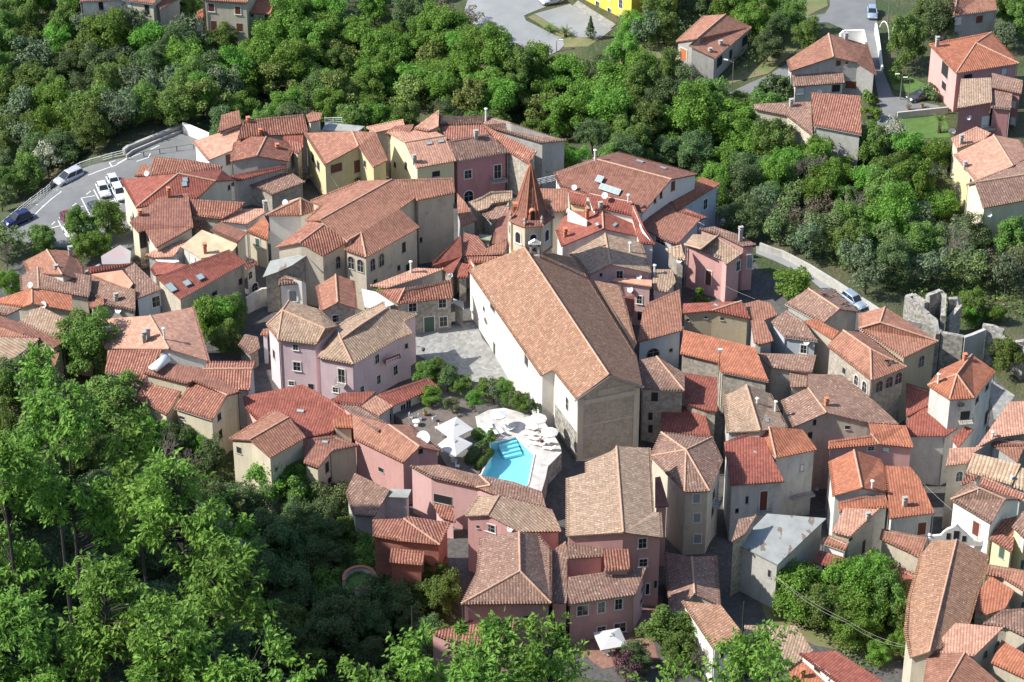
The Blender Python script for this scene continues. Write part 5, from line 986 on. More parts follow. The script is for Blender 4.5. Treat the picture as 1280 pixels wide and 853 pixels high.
def chair(t,x,y,z,rz,label,mat='whitepaint',group='white terrace chairs'):
    b=at(t,x,y,z); root=empty('chair',b,label,'chair',group); rt=Matrix.Rotation(rz,3,'Z')
    def W(v): return b+rt@Vector(v)
    m=MB(); m.box(W((0,0,.45)),(.5,.5,.05),rot=rt); part(root,'seat',m,mat)
    m=MB(); m.box(W((-.24,0,.72)),(.05,.5,.5),rot=rt); part(root,'backrest',m,mat)
    for sx in (-.2,.2):
        for sy in (-.2,.2): m=MB(); m.box(W((sx,sy,.22)),(.05,.05,.44),rot=rt); part(root,'leg',m,mat)
def table(t,x,y,z,r,label,mat='whitepaint'):
    b=at(t,x,y,z); root=empty('table',b,label,'table','terrace tables')
    m=MB(); m.lathe(b,[(r,.7),(r,.75),(0.01,.75)],14); part(root,'tabletop',m,mat)
    m=MB(); m.tube([b,b+Vector((0,0,.72))],.05,8); m.lathe(b,[(.3,0),(.3,.04),(.05,.06)],10); part(root,'pedestal',m,mat)
chair('q7',935,600,ZT,R(20),'brown wooden chair among the loungers','shutter_brown',None)
for x,y,l in ((775,490,'under the restaurant canopy corner'),(820,495,'in front of the canopy, by the small tree'),(905,545,'left of the square parasols, upper'),(937,580,'left of the square parasols, lower'),(1008,738,'below the hedge, front of the terrace'),(890,500,'close to the parasol at the back')): chair('C2',x,y+6,ZT-.1,R(rnd.uniform(0,360)),'pale chair '+l)
for x,y,l in ((985,690,'small table below the front square parasol'),(955,560,'table in shade between the square parasols'),(800,520,'table by the restaurant front')): table('C2',x,y+8,ZT-.1,.5,l)
chair('D3',440,720,.1,R(40),'dark chair under the pale court parasol','shutter_brown',None); table('D3',400,735,.1,.55,'table under the pale court parasol','deckbrown')
# ------------------------------------------------------------------ vehicles
carpaint={}
def paint(n,c,rough=.3,metal=.2):
    m,t,b=newmat('paint_'+n); M['paint_'+n]=m; b.inputs['Base Color'].default_value=(*c,1); b.inputs['Roughness'].default_value=rough; b.inputs['Metallic'].default_value=metal
    try: b.inputs['Coat Weight'].default_value=.6
    except KeyError: pass
for n,c in dict(silver=(.5,.51,.56),navy=(.02,.025,.09),white=(.75,.76,.78),grey=(.07,.08,.085),maroon=(.16,.02,.035),teal=(.2,.5,.42),bluegrey=(.30,.38,.48),black=(.015,.016,.02)).items(): paint(n,c)
plain('tyre',(.02,.02,.02),.9); plain('rim',(.4,.4,.42),.35,.8); plain('lamp',(.7,.7,.68),.15); plain('tail',(.35,.02,.02),.3)
def car(t,rear,front,color,kind,label,group='cars in the village'):
    a=gp(t,*rear); b=gp(t,*front); d=Vector((b.x-a.x,b.y-a.y,0)).normalized(); c=(a+b)/2; c.z=gz(c.x,c.y)+.06
    L,Wd,Hh={'van':(4.7,1.85,1.75),'hatch':(3.9,1.68,1.45),'wagon':(4.4,1.72,1.45),'suv':(4.3,1.8,1.65)}[kind]
    root=empty('parked_car',c,label,'car',group); s=Vector((-d.y,d.x,0)); Z=Vector((0,0,1))
    def W(x,y,z): return c+d*(x*L/2)+s*(y*Wd/2)+Z*z
    tail_=-.97 if kind in('van','wagon') else -.92
    belt=Hh*.58
    secs=[(-1,.35,belt*.72),(-.96,.22,belt*.98),(-.8,.2,belt),(.35,.2,belt),(.45,.2,belt*.98),(.86,.2,belt*.86),(.97,.22,belt*.68),(1,.32,belt*.5)]
    m=MB(); rings=[]
    for x,z0,z1 in secs:
        w_=1 if abs(x)<.9 else .86
        rings.append([W(x,-w_*.93,z0),W(x,-w_,z0+.12),W(x,-w_,z1-.12),W(x,-w_*.88,z1),W(x,w_*.88,z1),W(x,w_,z1-.12),W(x,w_,z0+.12),W(x,w_*.93,z0)])
    for r1_,r2_ in zip(rings,rings[1:]): m.add(r1_+r2_,[[i,(i+1)%8,8+(i+1)%8,8+i] for i in range(8)])
    m.add(rings[0],[list(range(8))]); m.add(rings[-1],[list(range(8))[::-1]]); 
    for x in (.66,-.64): pass
    body=part(root,'body',m,'paint_'+color,smooth=True)
    # greenhouse: glass below, painted roof and pillars on top
    xs=dict(van=(-.95,-.86,.12,.55),hatch=(-.9,-.62,.05,.38),wagon=(-.96,-.8,.05,.4),suv=(-.93,-.78,.08,.42))[kind]
    g=MB(); lo=[W(xs[0],-.87,belt-.02),W(xs[3],-.87,belt-.02),W(xs[3],.87,belt-.02),W(xs[0],.87,belt-.02)]; hi=[W(xs[1],-.72,Hh-.07),W(xs[2],-.72,Hh-.07),W(xs[2],.72,Hh-.07),W(xs[1],.72,Hh-.07)]
    g.add(lo+hi,[(0,1,5,4),(1,2,6,5),(2,3,7,6),(3,0,4,7),(4,5,6,7)]); part(root,'windows',g,'glass')
    r_=MB(); hh=[W(xs[1]-.02,-.74,Hh-.08),W(xs[2]+.02,-.74,Hh-.08),W(xs[2]+.02,.74,Hh-.08),W(xs[1]-.02,.74,Hh-.08)]; h2=[W(xs[1]+.03,-.64,Hh),W(xs[2]-.03,-.64,Hh),W(xs[2]-.03,.64,Hh),W(xs[1]+.03,.64,Hh)]
    r_.add(hh+h2,[(0,1,5,4),(1,2,6,5),(2,3,7,6),(3,0,4,7),(4,5,6,7),(3,2,1,0)])
    for i in range(4): r_.tube([lo[i],hi[i]],.045,4)
    for y in (-1,1): r_.tube([W((xs[0]+xs[3])/2-.1,y*.88,belt),W((xs[1]+xs[2])/2-.05,y*.74,Hh-.07)],.05,4)
    part(root,'roof',r_,'paint_'+color)
    for x in (-.62,.64):
        for y in (-1,1):
            p=W(x,y*.9,.31); m=MB(); m.tube([p-s*.1*1,p+s*.1],.31,14); w_=part(root,'wheel',m,'tyre'); m=MB(); m.tube([p-s*y*-.105,p-s*y*-.112],.19,10); part(w_,'rim',m,'rim')
    for y in (-.68,.68):
        m=MB(); m.box(W(.965,y,belt*.66),(.1,.34,.14),rot=Matrix((d,s,Z)).transposed()); part(root,'headlight',m,'lamp')
        m=MB(); m.box(W(-.975,y,belt*.8),(.08,.2,.24),rot=Matrix((d,s,Z)).transposed()); part(root,'tail_light',m,'tail')
    m=MB(); m.box(W(1.0,0,.38),(.05,1.0,.12),rot=Matrix((d,s,Z)).transposed()); part(root,'grille',m,'dark')
    for y in (-1,1): m=MB(); m.box(W(.36,y*1.06,belt+.05),(.12,.16,.13),rot=Matrix((d,s,Z)).transposed()); part(root,'mirror',m,'paint_'+color)
G_='cars parked in the car park'
car('r1',(780,235),(600,345),'silver','van','large silver people carrier by the white railing',G_)
car('r1',(255,670),(110,740),'navy','suv','dark blue car at the left end of the railing',G_)
car('r1',(1005,350),(1060,470),'white','hatch','silver white hatchback alone in the middle row',G_)
car('r1',(1115,290),(1160,380),'white','hatch','white car beside the house corner, upper one',G_)
car('r1',(1165,390),(1215,485),'white','wagon','white car mostly hidden by the house corner',G_)
car('r1',(930,570),(1015,680),'grey','wagon','dark grey estate car next to the parking tree',G_)
car('r1',(650,650),(715,765),'maroon','hatch','dark red hatchback in the front row',G_)
car('r1',(800,690),(870,800),'teal','hatch','turquoise car half hidden under the tree',G_)
car('r1',(690,790),(745,880),'white','hatch','white car tail showing under the tree, front row',G_)
car('r1',(400,850),(455,950),'grey','hatch','dark car roof just visible below the shrub',G_)
car('B4',(390,690),(475,752),'bluegrey','wagon','pale blue car on the mountain road')
car('A4',(518,52),(522,105),'bluegrey','hatch','grey car driving down the top right street')
car('A3',(235,10),(160,22),'silver','hatch','silver car at the top edge by the square')
car('A4',(780,490),(725,505),'grey','hatch','dark car parked behind the garden wall, top right')
car('p5',(1130,110),(980,150),'black','hatch','black car in the lane between the back houses')
car('A3',(810,490),(715,500),'white','van','white van nearly buried in the wood')
# ------------------------------------------------------------------ satellite dishes, air conditioners, lamps
def pick(t,x,y):
    d=ray(*px(t,x,y)); best=None
    for root,ro,walls,norms,P in ROOFS.values():
        for f,n in norms:
            h=hit_poly(CAM,d,[P[i] for i in f],n)
            if h and (best is None or h[0]<best[0]): best=(h[0],h[1],n)
        for W,n in walls:
            h=hit_poly(CAM,d,W,n)
            if h and (best is None or h[0]<best[0]): best=(h[0],h[1],n)
    return best
def dish(t,x,y,r,label,face=(-.35,-.75,.55)):
    h=pick(t,x,y+r*14)
    q=h[1] if h else gp(t,x,y)
    c=CAM+ray(*px(t,x,y))*((q-CAM).length-.35)
    n=Vector(face).normalized(); u=n.cross(Vector((0,0,1))).normalized(); v=u.cross(n)
    root=empty('satellite_dish',q,label,'satellite dish','satellite dishes on the roofs'); m=MB(); K=16; k=len(m.v)
    rg=[(0.02,-.22*r),(.45*r,-.17*r),(.8*r,-.07*r),(r,0)]
    for rr,zz in rg:
        for i in range(K): a=2*math.pi*i/K; m.v.append(c+u*(rr*math.cos(a))+v*(rr*math.sin(a))+n*zz)
    for a in range(3):
        for i in range(K): m.f.append([a*K+i,a*K+(i+1)%K,(a+1)*K+(i+1)%K,(a+1)*K+i]); m.m.append(0)
    m.f.append(list(range(K))); m.m.append(0)
    part(root,'reflector',m,'dishwhite',smooth=True,fix=False)
    m=MB(); m.tube([c-v*r*.9,c+n*r*.9],.02,4); m.box(c+n*r*.9,(.1,.1,.1)); part(root,'arm',m,'metal')
    m=MB(); m.tube([q-Vector((0,0,.2)),Vector((q.x,q.y,q.z+.2)),c-n*.2*r],.03,5); part(root,'mast',m,'metal')
plain('dishwhite',(.72,.73,.74),.5)
for a in [('B1',732,68,.42,'small dish on the tan wall by the car park ramp'),('B1',150,625,.4,'dish on the pale sunny slope, far left'),('B1',215,725,.5,'dish in front of the rust striped roof'),('B1',590,750,.5,'dish on the beige gable with the black window hole'),('B1',890,465,.3,'tiny dish on the sunny peach slab roof'),
 ('A2',932,668,.35,'dish on the skyline of the tall cream house'),('B3',311,138,.42,'dish above the pale green wall'),('B3',463,178,.48,'dish on the long red ribbed roof'),('B3',635,585,.4,'upper dish on the rose roof terrace'),('B3',590,648,.45,'lower dish on the rose terrace wall'),('B3',836,502,.42,'dish by the tiny tan alley roof'),
 ('A4',257,460,.38,'dish on the square striped roof, top'),('A4',1005,588,.4,'dish on a mast in front of the pink wall, top right'),('A4',920,660,.6,'large dish by the steps under the pink house'),('B4',1108,272,.42,'dish on the corner of the streaked white gable'),('C4',192,112,.42,'dish on the blue grey shaded wall'),
 ('C2',835,590,.95,'huge white dish on the long rose row house'),('B2',972,578,.35,'dish at the corner of the stone shop house'),('r2',618,565,.42,'dish hanging at the roof edge of the pink gable'),('D4',250,828,.42,'dish on the white wall at the bottom edge'),('D4',200,42,.4,'dish on the balcony of the pale green house'),('B2',145,213,.45,'dish lying beside the white square tower house'),('A4',1035,20,.01,None)]:
    if a[4]: dish(*a[:4],'white '+a[4])
def acunit(t,x,y,label):
    h=pick(t,x,y); q,n=h[1],h[2]
    if abs(n.z)>.5: n=Vector((0,-1,0))
    u=Vector((-n.y,n.x,0)).normalized(); root=empty('air_conditioner',q,label,'air conditioner','air conditioners under the striped roof')
    m=MB(); m.obox(q+n*.08-u*.5-Vector((0,0,.35)),u*1.0,n*.35,Vector((0,0,.7))); part(root,'casing',m,'whitepaint')
    m=MB(); m.tube([q+n*.431-u*.15,q+n*.45-u*.15],.27,14); part(root,'fan_grille',m,'darkmetal')
    m=MB(); m.obox(q-u*.4-Vector((0,0,.42)),u*.8,n*.4,Vector((0,0,.05))); part(root,'bracket',m,'metal')
acunit('C1',635,328,'left one of two white air conditioner boxes'); acunit('C1',677,335,'right one of two white air conditioner boxes')
def curved_cover():
    a=at('C1',760,238,9.6); b=at('C1',832,180,9.9); d=(b-a).normalized(); s=Vector((-d.y,d.x,0)).normalized(); m=MB(); K=10; r=.75
    for e in (a,b):
        for i in range(K+1): t=math.pi*i/K; m.v.append(e+s*(r*math.cos(t))+Vector((0,0,r*math.sin(t)*.9-.5)))
    for i in range(K): m.f.append([i,i+1,K+2+i,K+1+i]); m.m.append(0)
    m.f+= [list(range(K+1)),list(range(K+1,2*K+2))[::-1],[0,K,2*K+1,K+1]]; m.m+=[0,0,0]
    tag(m.build('curved_cover','whitepaint',origin=a-Vector((0,0,.6)),smooth=True),'white half round cover lying on the flat brown roof','cover')
curved_cover()
def lamp(t,x,ytop,ybase,label,arm=1.2,rz=0,mat='metal',twin=False):
    b=gp(t,x,ybase); d=ray(*px(t,x,ytop)); nv=Vector((0,-1,0)); q=CAM+d*((b-CAM).y/d.y); h=max(2.0,q.z-b.z)
    root=empty('street_lamp',b,label,'street lamp','street lamps'); m=MB(); m.tube([b,b+Vector((0,0,h))],[.09,.05],8); part(root,'pole',m,mat)
    for s in ((-1,1) if twin else (1,)):
        e=b+Vector((s*math.cos(rz)*arm,s*math.sin(rz)*arm,h+.15)); m=MB(); m.tube([b+Vector((0,0,h-.1)),e],.035,6); a_=part(root,'arm',m,mat)
        m=MB()
        if twin: m.lathe(e-Vector((0,0,.1)),[(.1,0),(.22,.15),(.22,.45),(.05,.7)],8)
        else: m.box(e+Vector((math.cos(rz)*.25,math.sin(rz)*.25,.0)),(.7,.25,.12),rz)
        part(root,'lamp_head',m,'trim' if not twin else 'darkmetal')
lamp('A3',1097,310,520,'grey street lamp on the lane, arm towards the house',1.0,R(160))
lamp('A4',697,392,548,'pale pole lamp beside the street, right one of two',.5,R(180)); lamp('A4',660,375,500,'pale pole lamp beside the street, left one of two',.5,R(180))
lamp('A4',598,-20,120,'tall white pole at the top of the street',.6,R(180)); lamp('A4',562,638,735,'short pole lamp where the street enters the wood',.4,0)
lamp('A3',655,25,130,'lamp pole beside the orchard at top centre',.4,0); lamp('A3',222,205,260,'small lamp at the end of the upper road',.5,0)
lamp('A2',557,545,640,'black twin lantern lamp among trees behind the village',.9,0,'darkmetal',True)
lamp('A3',530,320,330,'thin pole at the orchard edge',.4,0) if False else None
def pole(t,x,y0,z0,x1,y1,z1,label,top=True):
    a=at(t,x,y0,z0); b=Vector((a.x,a.y,z1)); root=empty('roof_pole',a,label,'pole'); m=MB(); m.tube([a,b],.05,6); part(root,'mast',m,'darkmetal')
    m=MB(); m.box(b+Vector((0,0,.1)),(.55,.35,.35)); part(root,'siren',m,'whitepaint')
pole('q4',945,400,5.5,0,0,9.6,'pole with white siren box above the vivid orange roof')
def holes():
    for lab,t,cx,cy,rx,ry,sd in (('loggia house with arched openings and hole in its roof','C4',612,212,26,16,2),('decayed house with holed roof beside the road','B4',300,672,40,14,5),('decayed house with holed roof beside the road','B4',390,722,34,12,7)):
        root,ro,walls,norms,P=ROOFS[lab]; r=random.Random(sd); pts=[]
        for i in range(14):
            a=6.283*i/14; k=r.uniform(.55,1.1); h=hit_roof(norms,P,t,cx+rx*k*math.cos(a),cy+ry*k*math.sin(a),True)
            if h: pts.append((h[0]+h[1]*.035,h[1]))
        if len(pts)<5: continue
        m=MB(); m.add([p for p,_ in pts],[list(range(len(pts)))]); part(ro,'roof_hole',m,'dark',fix=False)
        m=MB()
        for i in range(9):
            p,n=pts[r.randrange(len(pts))]; m.box(p+n*.05,(.45,.2,.08),r.uniform(0,3))
        for i in range(3): m.tube([pts[i*2][0],pts[(i*2+7)%len(pts)][0]],.05,4)
        part(ro,'broken_tiles',m,'bark_plain')
plain('bark_plain',(.2,.13,.09),.9); holes()
def lantern():
    h=wallpoint('big lilac house with tan roof facing the pool restaurant','C2',800,130)
    q=(h[1] if h else at('C2',800,130,5)); root=empty('wall_lantern',q,'black lantern on a bracket at the corner of the lilac house','lantern')
    e=q+Vector((1.0,-.3,-.1)); m=MB(); m.tube([q,e],.03,5); part(root,'bracket',m,'darkmetal'); m=MB(); m.lathe(e-Vector((0,0,.6)),[(.08,0),(.2,.12),(.26,.45),(.04,.65)],8); part(root,'lantern',m,'darkmetal')
lantern()
def cable(pts,label,sag=.8,r=.016,mat='greytrim'):
    m=MB(); out=[]
    for a,b in zip(pts,pts[1:]):
        for i in range(13): t=i/12; out.append(a.lerp(b,t)-Vector((0,0,sag*4*t*(1-t))))
    m.tube(out,r,4); tag(m.build('cable',mat,origin=pts[0]),label,'cable')
cable([at('D4',25,400,3.6),at('D4',330,590,2.8),at('D4',585,700,2.9)],'upper strand of the pale cable over the garden trees',.5)
cable([at('D4',25,400,3.5),at('D4',330,600,2.5),at('D4',585,706,2.7)],'lower strand of the pale cable over the garden trees',.8)
cable([at('D4',655,15,4.1),at('r3',330,410,4.9)],'short pale cable reaching the white hipped house',.1)
cable([at('B3',1045,620,4.5),at('B3',1215,695,4.0)],'pale cable behind the ochre walled house',.1)
cable([at('B2',335,15,6.5),at('B2',420,150,3)],'thin cable by the yellow house with red shutters',.1,.02)
# pergola hoops, stairs, planter, washing
for i,(x0,y0,x1,y1,l) in enumerate(((560,105,605,205,'left'),(630,100,668,170,'middle'),(700,95,738,160,'right'))):
    a=gp('A4',x0-8,y0+70); b=gp('A4',x1,y1); m=MB(); K=10
    m.tube([a.lerp(b,.5)+(b-a)*.5*math.cos(math.pi*k/K)*-1+Vector((0,0,3.0*math.sin(math.pi*k/K))) for k in range(K+1)],.11,6)
    tag(m.build('pergola_hoop','whitepaint',origin=a),f'{l} white hoop of the three over the garden','hoop','white garden hoops')
def stairs(t,x0,y0,z0,x1,y1,z1,w_,label):
    a=at(t,x0,y0,z0); b=at(t,x1,y1,z1); d=Vector((b.x-a.x,b.y-a.y,0)); L=d.length; d/=L; s=Vector((-d.y,d.x,0)); n=max(5,int(abs(z1-z0)/.18)); root=empty('outside_stairs',a,label,'stairs'); m=MB()
    for i in range(n):
        p=a+d*(L*i/n); z=z0+(z1-z0)*(i+1)/n; m.obox(Vector((p.x,p.y,min(z0,z1)-.6))-s*w_/2,d*(L/n),s*w_,Vector((0,0,z-min(z0,z1)+.6)))
    part(root,'steps',m,'trim'); m=MB(); m.tube([Vector((a.x,a.y,z0+1))+s*w_/2,Vector((b.x,b.y,z1+1))+s*w_/2],.06,5); part(root,'handrail',m,'whitepaint')
stairs('A4',935,455,.2,872,375,3.4,1.0,'white outside stairs on the pink villa')
stairs('A4',890,800,.2,870,735,1.6,1.3,'pale garden steps below the big dish')
def washing():
    a=gp('A1',620,158); b=gp('A1',680,165); root=empty('washing_line',a,'pale blue washing hanging before the cream house','washing'); 
    m=MB()
    for i in range(4):
        p=a.lerp(b,i/4+.05); m.obox(p+Vector((0,0,.5)),(b-a)*.2,Vector((.0,.04,0)),Vector((0,0,1.3+.2*(i%2))))
    part(root,'laundry',m,'laundry'); m=MB(); [m.tube([q,q+Vector((0,0,2.1))],.04,5) for q in (a,b)]; m.tube([a+Vector((0,0,2)),b+Vector((0,0,2))],.015,4); part(root,'line',m,'metal')
plain('laundry',(.45,.55,.75),.9,c2=(.7,.72,.78),scale=2); washing()
def planter():
    c=at('D2',437,412,-.3); c.z=0; root=empty('oval_terrace_wall',(c.x,c.y,gz(c.x,c.y)),'oval garden bed with orange rim in the dark gully','planter'); m=MB(); rx,ry=1.8,2.0; K=28
    zz=-.4; zb=gz(c.x,c.y)-3; pts=[]
    for i in range(K+1):
        a=R(-105)+R(300)*i/K; pts.append(Vector((c.x+rx*math.cos(a),c.y+ry*math.sin(a),0)))
    w=MB()
    for a,b in zip(pts,pts[1:]):
        n=(a-c).normalized()*.35; n2=(b-c).normalized()*.35; n.z=n2.z=0
        w.add([Vector((a.x,a.y,zb)),Vector((b.x,b.y,zb)),Vector((b.x,b.y,zb))+n2,Vector((a.x,a.y,zb))+n]+[Vector((a.x,a.y,zz)),Vector((b.x,b.y,zz)),Vector((b.x,b.y,zz))+n2,Vector((a.x,a.y,zz))+n],[(0,1,5,4),(1,2,6,5),(2,3,7,6),(3,0,4,7),(4,5,6,7)])
        lo=[Vector((a.x,a.y,zz+.01))-n*.1,Vector((b.x,b.y,zz+.01))-n2*.1,Vector((b.x,b.y,zz+.01))+n2*1.1,Vector((a.x,a.y,zz+.01))+n*1.1]
        m.add(lo+[q+Vector((0,0,.16)) for q in lo],[(0,1,5,4),(1,2,6,5),(2,3,7,6),(3,0,4,7),(4,5,6,7)])
    part(root,'wall',w,'offwhite'); part(root,'rim',m,'orange_rim'); g=MB(); g.lathe((c.x,c.y,-1.1),[(2.05,0),(1.2,.12),(0.01,.15)],20,sy=1.05); part(root,'lawn',g,'lawn')
plain('orange_rim',(.42,.17,.09),.8,var=.15); planter()
Wl('short orange topped wall lower in the gully','D2',[(315,662,-5.2),(385,620,-4.8)],.4,'orange_rim','garden_wall','wall')
Wl('grey stone wall deep in the gully','D2',[(205,680,-6.0),(270,690,-6.0),(290,670,-6)],.4,'grey','garden_wall','wall')
def rocks():
    for (t,x,y,z,r,l) in (('D1',860,160,5,1.2,'upper pale grey rock outcrop among the leaves'),('D1',930,180,4,1.4,'wide pale rock outcrop on the gully edge'),('D1',1000,290,2,1.3,'lower rock outcrop above the dark gully')):
        c=at(t,x,y,z); bm=bmesh.new(); bmesh.ops.create_icosphere(bm,subdivisions=4,radius=r)
        rr=random.Random(x)
        from mathutils import noise as mn
        for v in bm.verts: k=1+.45*mn.noise(v.co*.7+Vector((x,0,0)))+.18*mn.noise(v.co*2.3); v.co*=k; v.co.z*=1.5
        me=bpy.data.meshes.new('rock'); bm.to_mesh(me); bm.free(); tag(obj('rock',me,'rockmat',loc=c),l,'rock')
wallmat('rockmat',(.26,.26,.25),.6,grain=.5); rocks()

H('low rubble walled roofless yard building by the yard trees','C1','old','stone',[(1190,125,2.6),(1225,70,3),(1290,85,3),(1300,140,2.6),(1250,175,2.4)],name='outbuilding',cat='outbuilding')
H('tiny white walled shed left of the lilac pair','C2','terra','white',[(20,75,4.4),(35,45,4.8),(66,40,4.8),(62,78,4.4)],name='shed',cat='shed')
H('brown lean-to roof at upper left corner of the abandoned grey building','D3','old','stone',[(925,262,8.6),(955,165,9.3),(1030,150,9.3),(985,225,8.9)],name='lean_to',cat='lean-to')
def balcony(lab,t,x,y,w_,label):
    h=wallpoint(lab,t,x,y)
    if not h: print('BALC',label); return
    q,n=h[1],h[2]; u=Vector((-n.y,n.x,0)); root=ROOFS[lab][0]
    m=MB(); m.obox(q-u*w_/2,u*w_,n*1.0,Vector((0,0,.14))); bo=part(root,'balcony',m,'greytrim')
    m=MB(); a,b=q-u*w_/2+n*.95,q+u*w_/2+n*.95
    for z in (.55,1.0): m.tube([q-u*w_/2+Vector((0,0,z)),a+Vector((0,0,z)),b+Vector((0,0,z)),q+u*w_/2+Vector((0,0,z))],.025,4)
    k=int(w_/.25)
    for i in range(k+1): p=a.lerp(b,i/k); m.tube([p+Vector((0,0,.1)),p+Vector((0,0,1))],.014,4)
    part(bo,'railing',m,'darkmetal')
for a in (('tall narrow house with purple hipped roof and three shuttered windows','D3',850,100,1.6,'b'),('pale green walled house with orange red pyramid roof','D4',140,62,3.2,'c'),('big blood red roof with one skylight','D3',1060,130,1.8,'d'),('big lilac house with tan roof facing the pool restaurant','C2',430,318,1.3,'e'),
  ('pink three window house with arched door in the back row','A2',1210,900,2.6,'f'),('tan roofed pink house with white shutters below the orange villa','A4',1085,640,2.6,'g'),('white house with vivid orange hipped roof and oval window','C4',985,505,1.8,'h')): balcony(*a)
def pots():
    r=random.Random(4)
    for i,(t,x,y,l) in enumerate((('A4',860,560,'on the wall near the palm'),('A4',880,555,'second on the wall near the palm'),('D3',520,660,'beside the hotel door'),('D3',600,640,'on the court at the lane'),('C2',845,478,'on the restaurant terrace'),('D3',540,700,'in the hotel court, right'),('A4',770,540,'along the garden wall, middle'),('A4',700,550,'along the garden wall, left'))):
        b=gp(t,x,y); 
        if t=='C2': b=at(t,x,y,ZT-.1)
        root=empty('plant_pot',b,'terracotta pot with plant '+l,'plant pot'); m=MB(); m.lathe(b,[(.18,0),(.28,.4),(.3,.42),(.3,.48),(.02,.46)],10); part(root,'pot',m,'terracotta'); m=MB()
        for k in range(40):
            d=Vector((r.uniform(-1,1),r.uniform(-1,1),r.uniform(.1,1.3))).normalized()*r.uniform(.15,.5)+Vector((0,0,.5)); c=b+d; a=Vector((r.uniform(-1,1),r.uniform(-1,1),r.uniform(-1,1))).normalized()*.12; e=a.cross(Vector((0,0,1)))
            m.add([c-a,c-e,c+a,c+e],[(0,1,2,3)])
        part(root,'plant',m,'potgreen',fix=False)
plain('potgreen',(.07,.16,.04),.8); pots()
# ------------------------------------------------------------------ foliage
def leafmat(name,c,var=.25,trans=.3,c2=None,ov=.5,hv=.04):
    m,t,b=newmat(name); M[name]=m; oi=nd(t,'ObjectInfo').outputs['Random']; p=pos(t)
    f=noise(t,p,.7,3,.7); cc=mix(t,ramp(t,f,.35,.65),tuple(x*(1-var) for x in c),c2 or tuple(min(1,x*(1+var)) for x in c))
    wn=nd(t,'NewGeometry').outputs['Random Per Island']
    vs=nd(t,'HueSaturation'); t.links.new(cc,vs.inputs['Color']); t.links.new(mth(t,'MULTIPLY',mth(t,'ADD',mth(t,'MULTIPLY',wn,.6),.7),mth(t,'ADD',mth(t,'MULTIPLY',oi,ov),1-ov/2)),vs.inputs['Value'])
    t.links.new(mth(t,'ADD',mth(t,'MULTIPLY',oi,hv),.5-hv/2),vs.inputs['Hue'])
    t.links.new(vs.outputs[0],b.inputs['Base Color']); b.inputs['Roughness'].default_value=.55; b.inputs['Specular IOR Level'].default_value=.3
    tr=nd(t,'BsdfTranslucent'); t.links.new(vs.outputs[0],tr.inputs[0]); mx=nd(t,'MixShader'); mx.inputs[0].default_value=trans
    t.links.new(b.outputs[0],mx.inputs[1]); t.links.new(tr.outputs[0],mx.inputs[2]); t.links.new(mx.outputs[0],[n for n in t.nodes if n.type=='OUTPUT_MATERIAL'][0].inputs[0])
leafmat('leaf_bright',(.16,.30,.045),trans=.45); leafmat('leaf_mid',(.155,.25,.055),trans=.45); leafmat('leaf_dark',(.11,.17,.06),trans=.35); leafmat('leaf_olive',(.13,.18,.06)); leafmat('leaf_grey',(.13,.18,.09),trans=.22)
leafmat('leaf_brown',(.13,.11,.07),trans=.1); leafmat('leaf_blossom',(.26,.32,.16),c2=(.55,.55,.42)); leafmat('leaf_fore',(.13,.27,.035),trans=.45,c2=(.22,.38,.06),ov=.2,hv=.015); leafmat('leaf_purple',(.09,.04,.06)); leafmat('leaf_yellow',(.30,.30,.05)); leafmat('leaf_yellowgreen',(.17,.22,.05))
plain('bark',(.09,.07,.055),1,var=.4,scale=3); plain('palebark',(.24,.21,.18),1,var=.3,scale=3); plain('darkbark',(.03,.025,.022),1)
def npmesh(name,V,F,mi=None):
    me=bpy.data.meshes.new(name); n=len(V); k=F.shape[1]
    me.vertices.add(n); me.vertices.foreach_set('co',V.astype(np.float32).ravel()); me.loops.add(F.size); me.loops.foreach_set('vertex_index',F.astype(np.int32).ravel())
    me.polygons.add(len(F)); me.polygons.foreach_set('loop_start',(np.arange(len(F))*k).astype(np.int32)); me.polygons.foreach_set('loop_total',np.full(len(F),k,np.int32)); me.update(); me.validate(); return me
rg_=np.random.default_rng(5)
def leaves(C,N,size,ar=.6,rng=rg_,jit=.6):     # quads at C, roughly facing N
    n=len(C); N=N+rng.normal(0,jit,(n,3)); N/=np.linalg.norm(N,axis=1,keepdims=True)+1e-9
    A=np.cross(N,rng.normal(0,1,(n,3))); A/=np.linalg.norm(A,axis=1,keepdims=True)+1e-9; B=np.cross(N,A); s=(size*rng.uniform(.6,1.3,n))[:,None]
    V=np.stack([C-A*s/2,C-B*s*ar/2,C+A*s/2,C+B*s*ar/2],1).reshape(-1,3); F=np.arange(4*n).reshape(n,4); return V,F
def crown_pts(R_,Hh,ncl,per,rng,flat=1.0,sphere=.38,low=.15):
    Cs=[];Ns=[]
    for i in range(ncl):
        th=rng.uniform(0,2*np.pi); ph=np.arccos(rng.uniform(-.7,1)); rr=rng.uniform(.4,.95)
        c=np.array([np.cos(th)*np.sin(ph)*rr*R_,np.sin(th)*np.sin(ph)*rr*R_,np.cos(ph)*rr*Hh*flat]); r=R_*sphere*rng.uniform(.6,1.25)
        d=rng.normal(0,1,(per,3)); d/=np.linalg.norm(d,axis=1,keepdims=True); d[:,2]=np.where(d[:,2]<-.3,-d[:,2]*.6,d[:,2])
        q=c+d*r*(rng.uniform(.55,1.0,(per,1))); Cs.append(q); Ns.append(d*.8+np.array([0,0,.5]))
    return np.concatenate(Cs),np.concatenate(Ns)
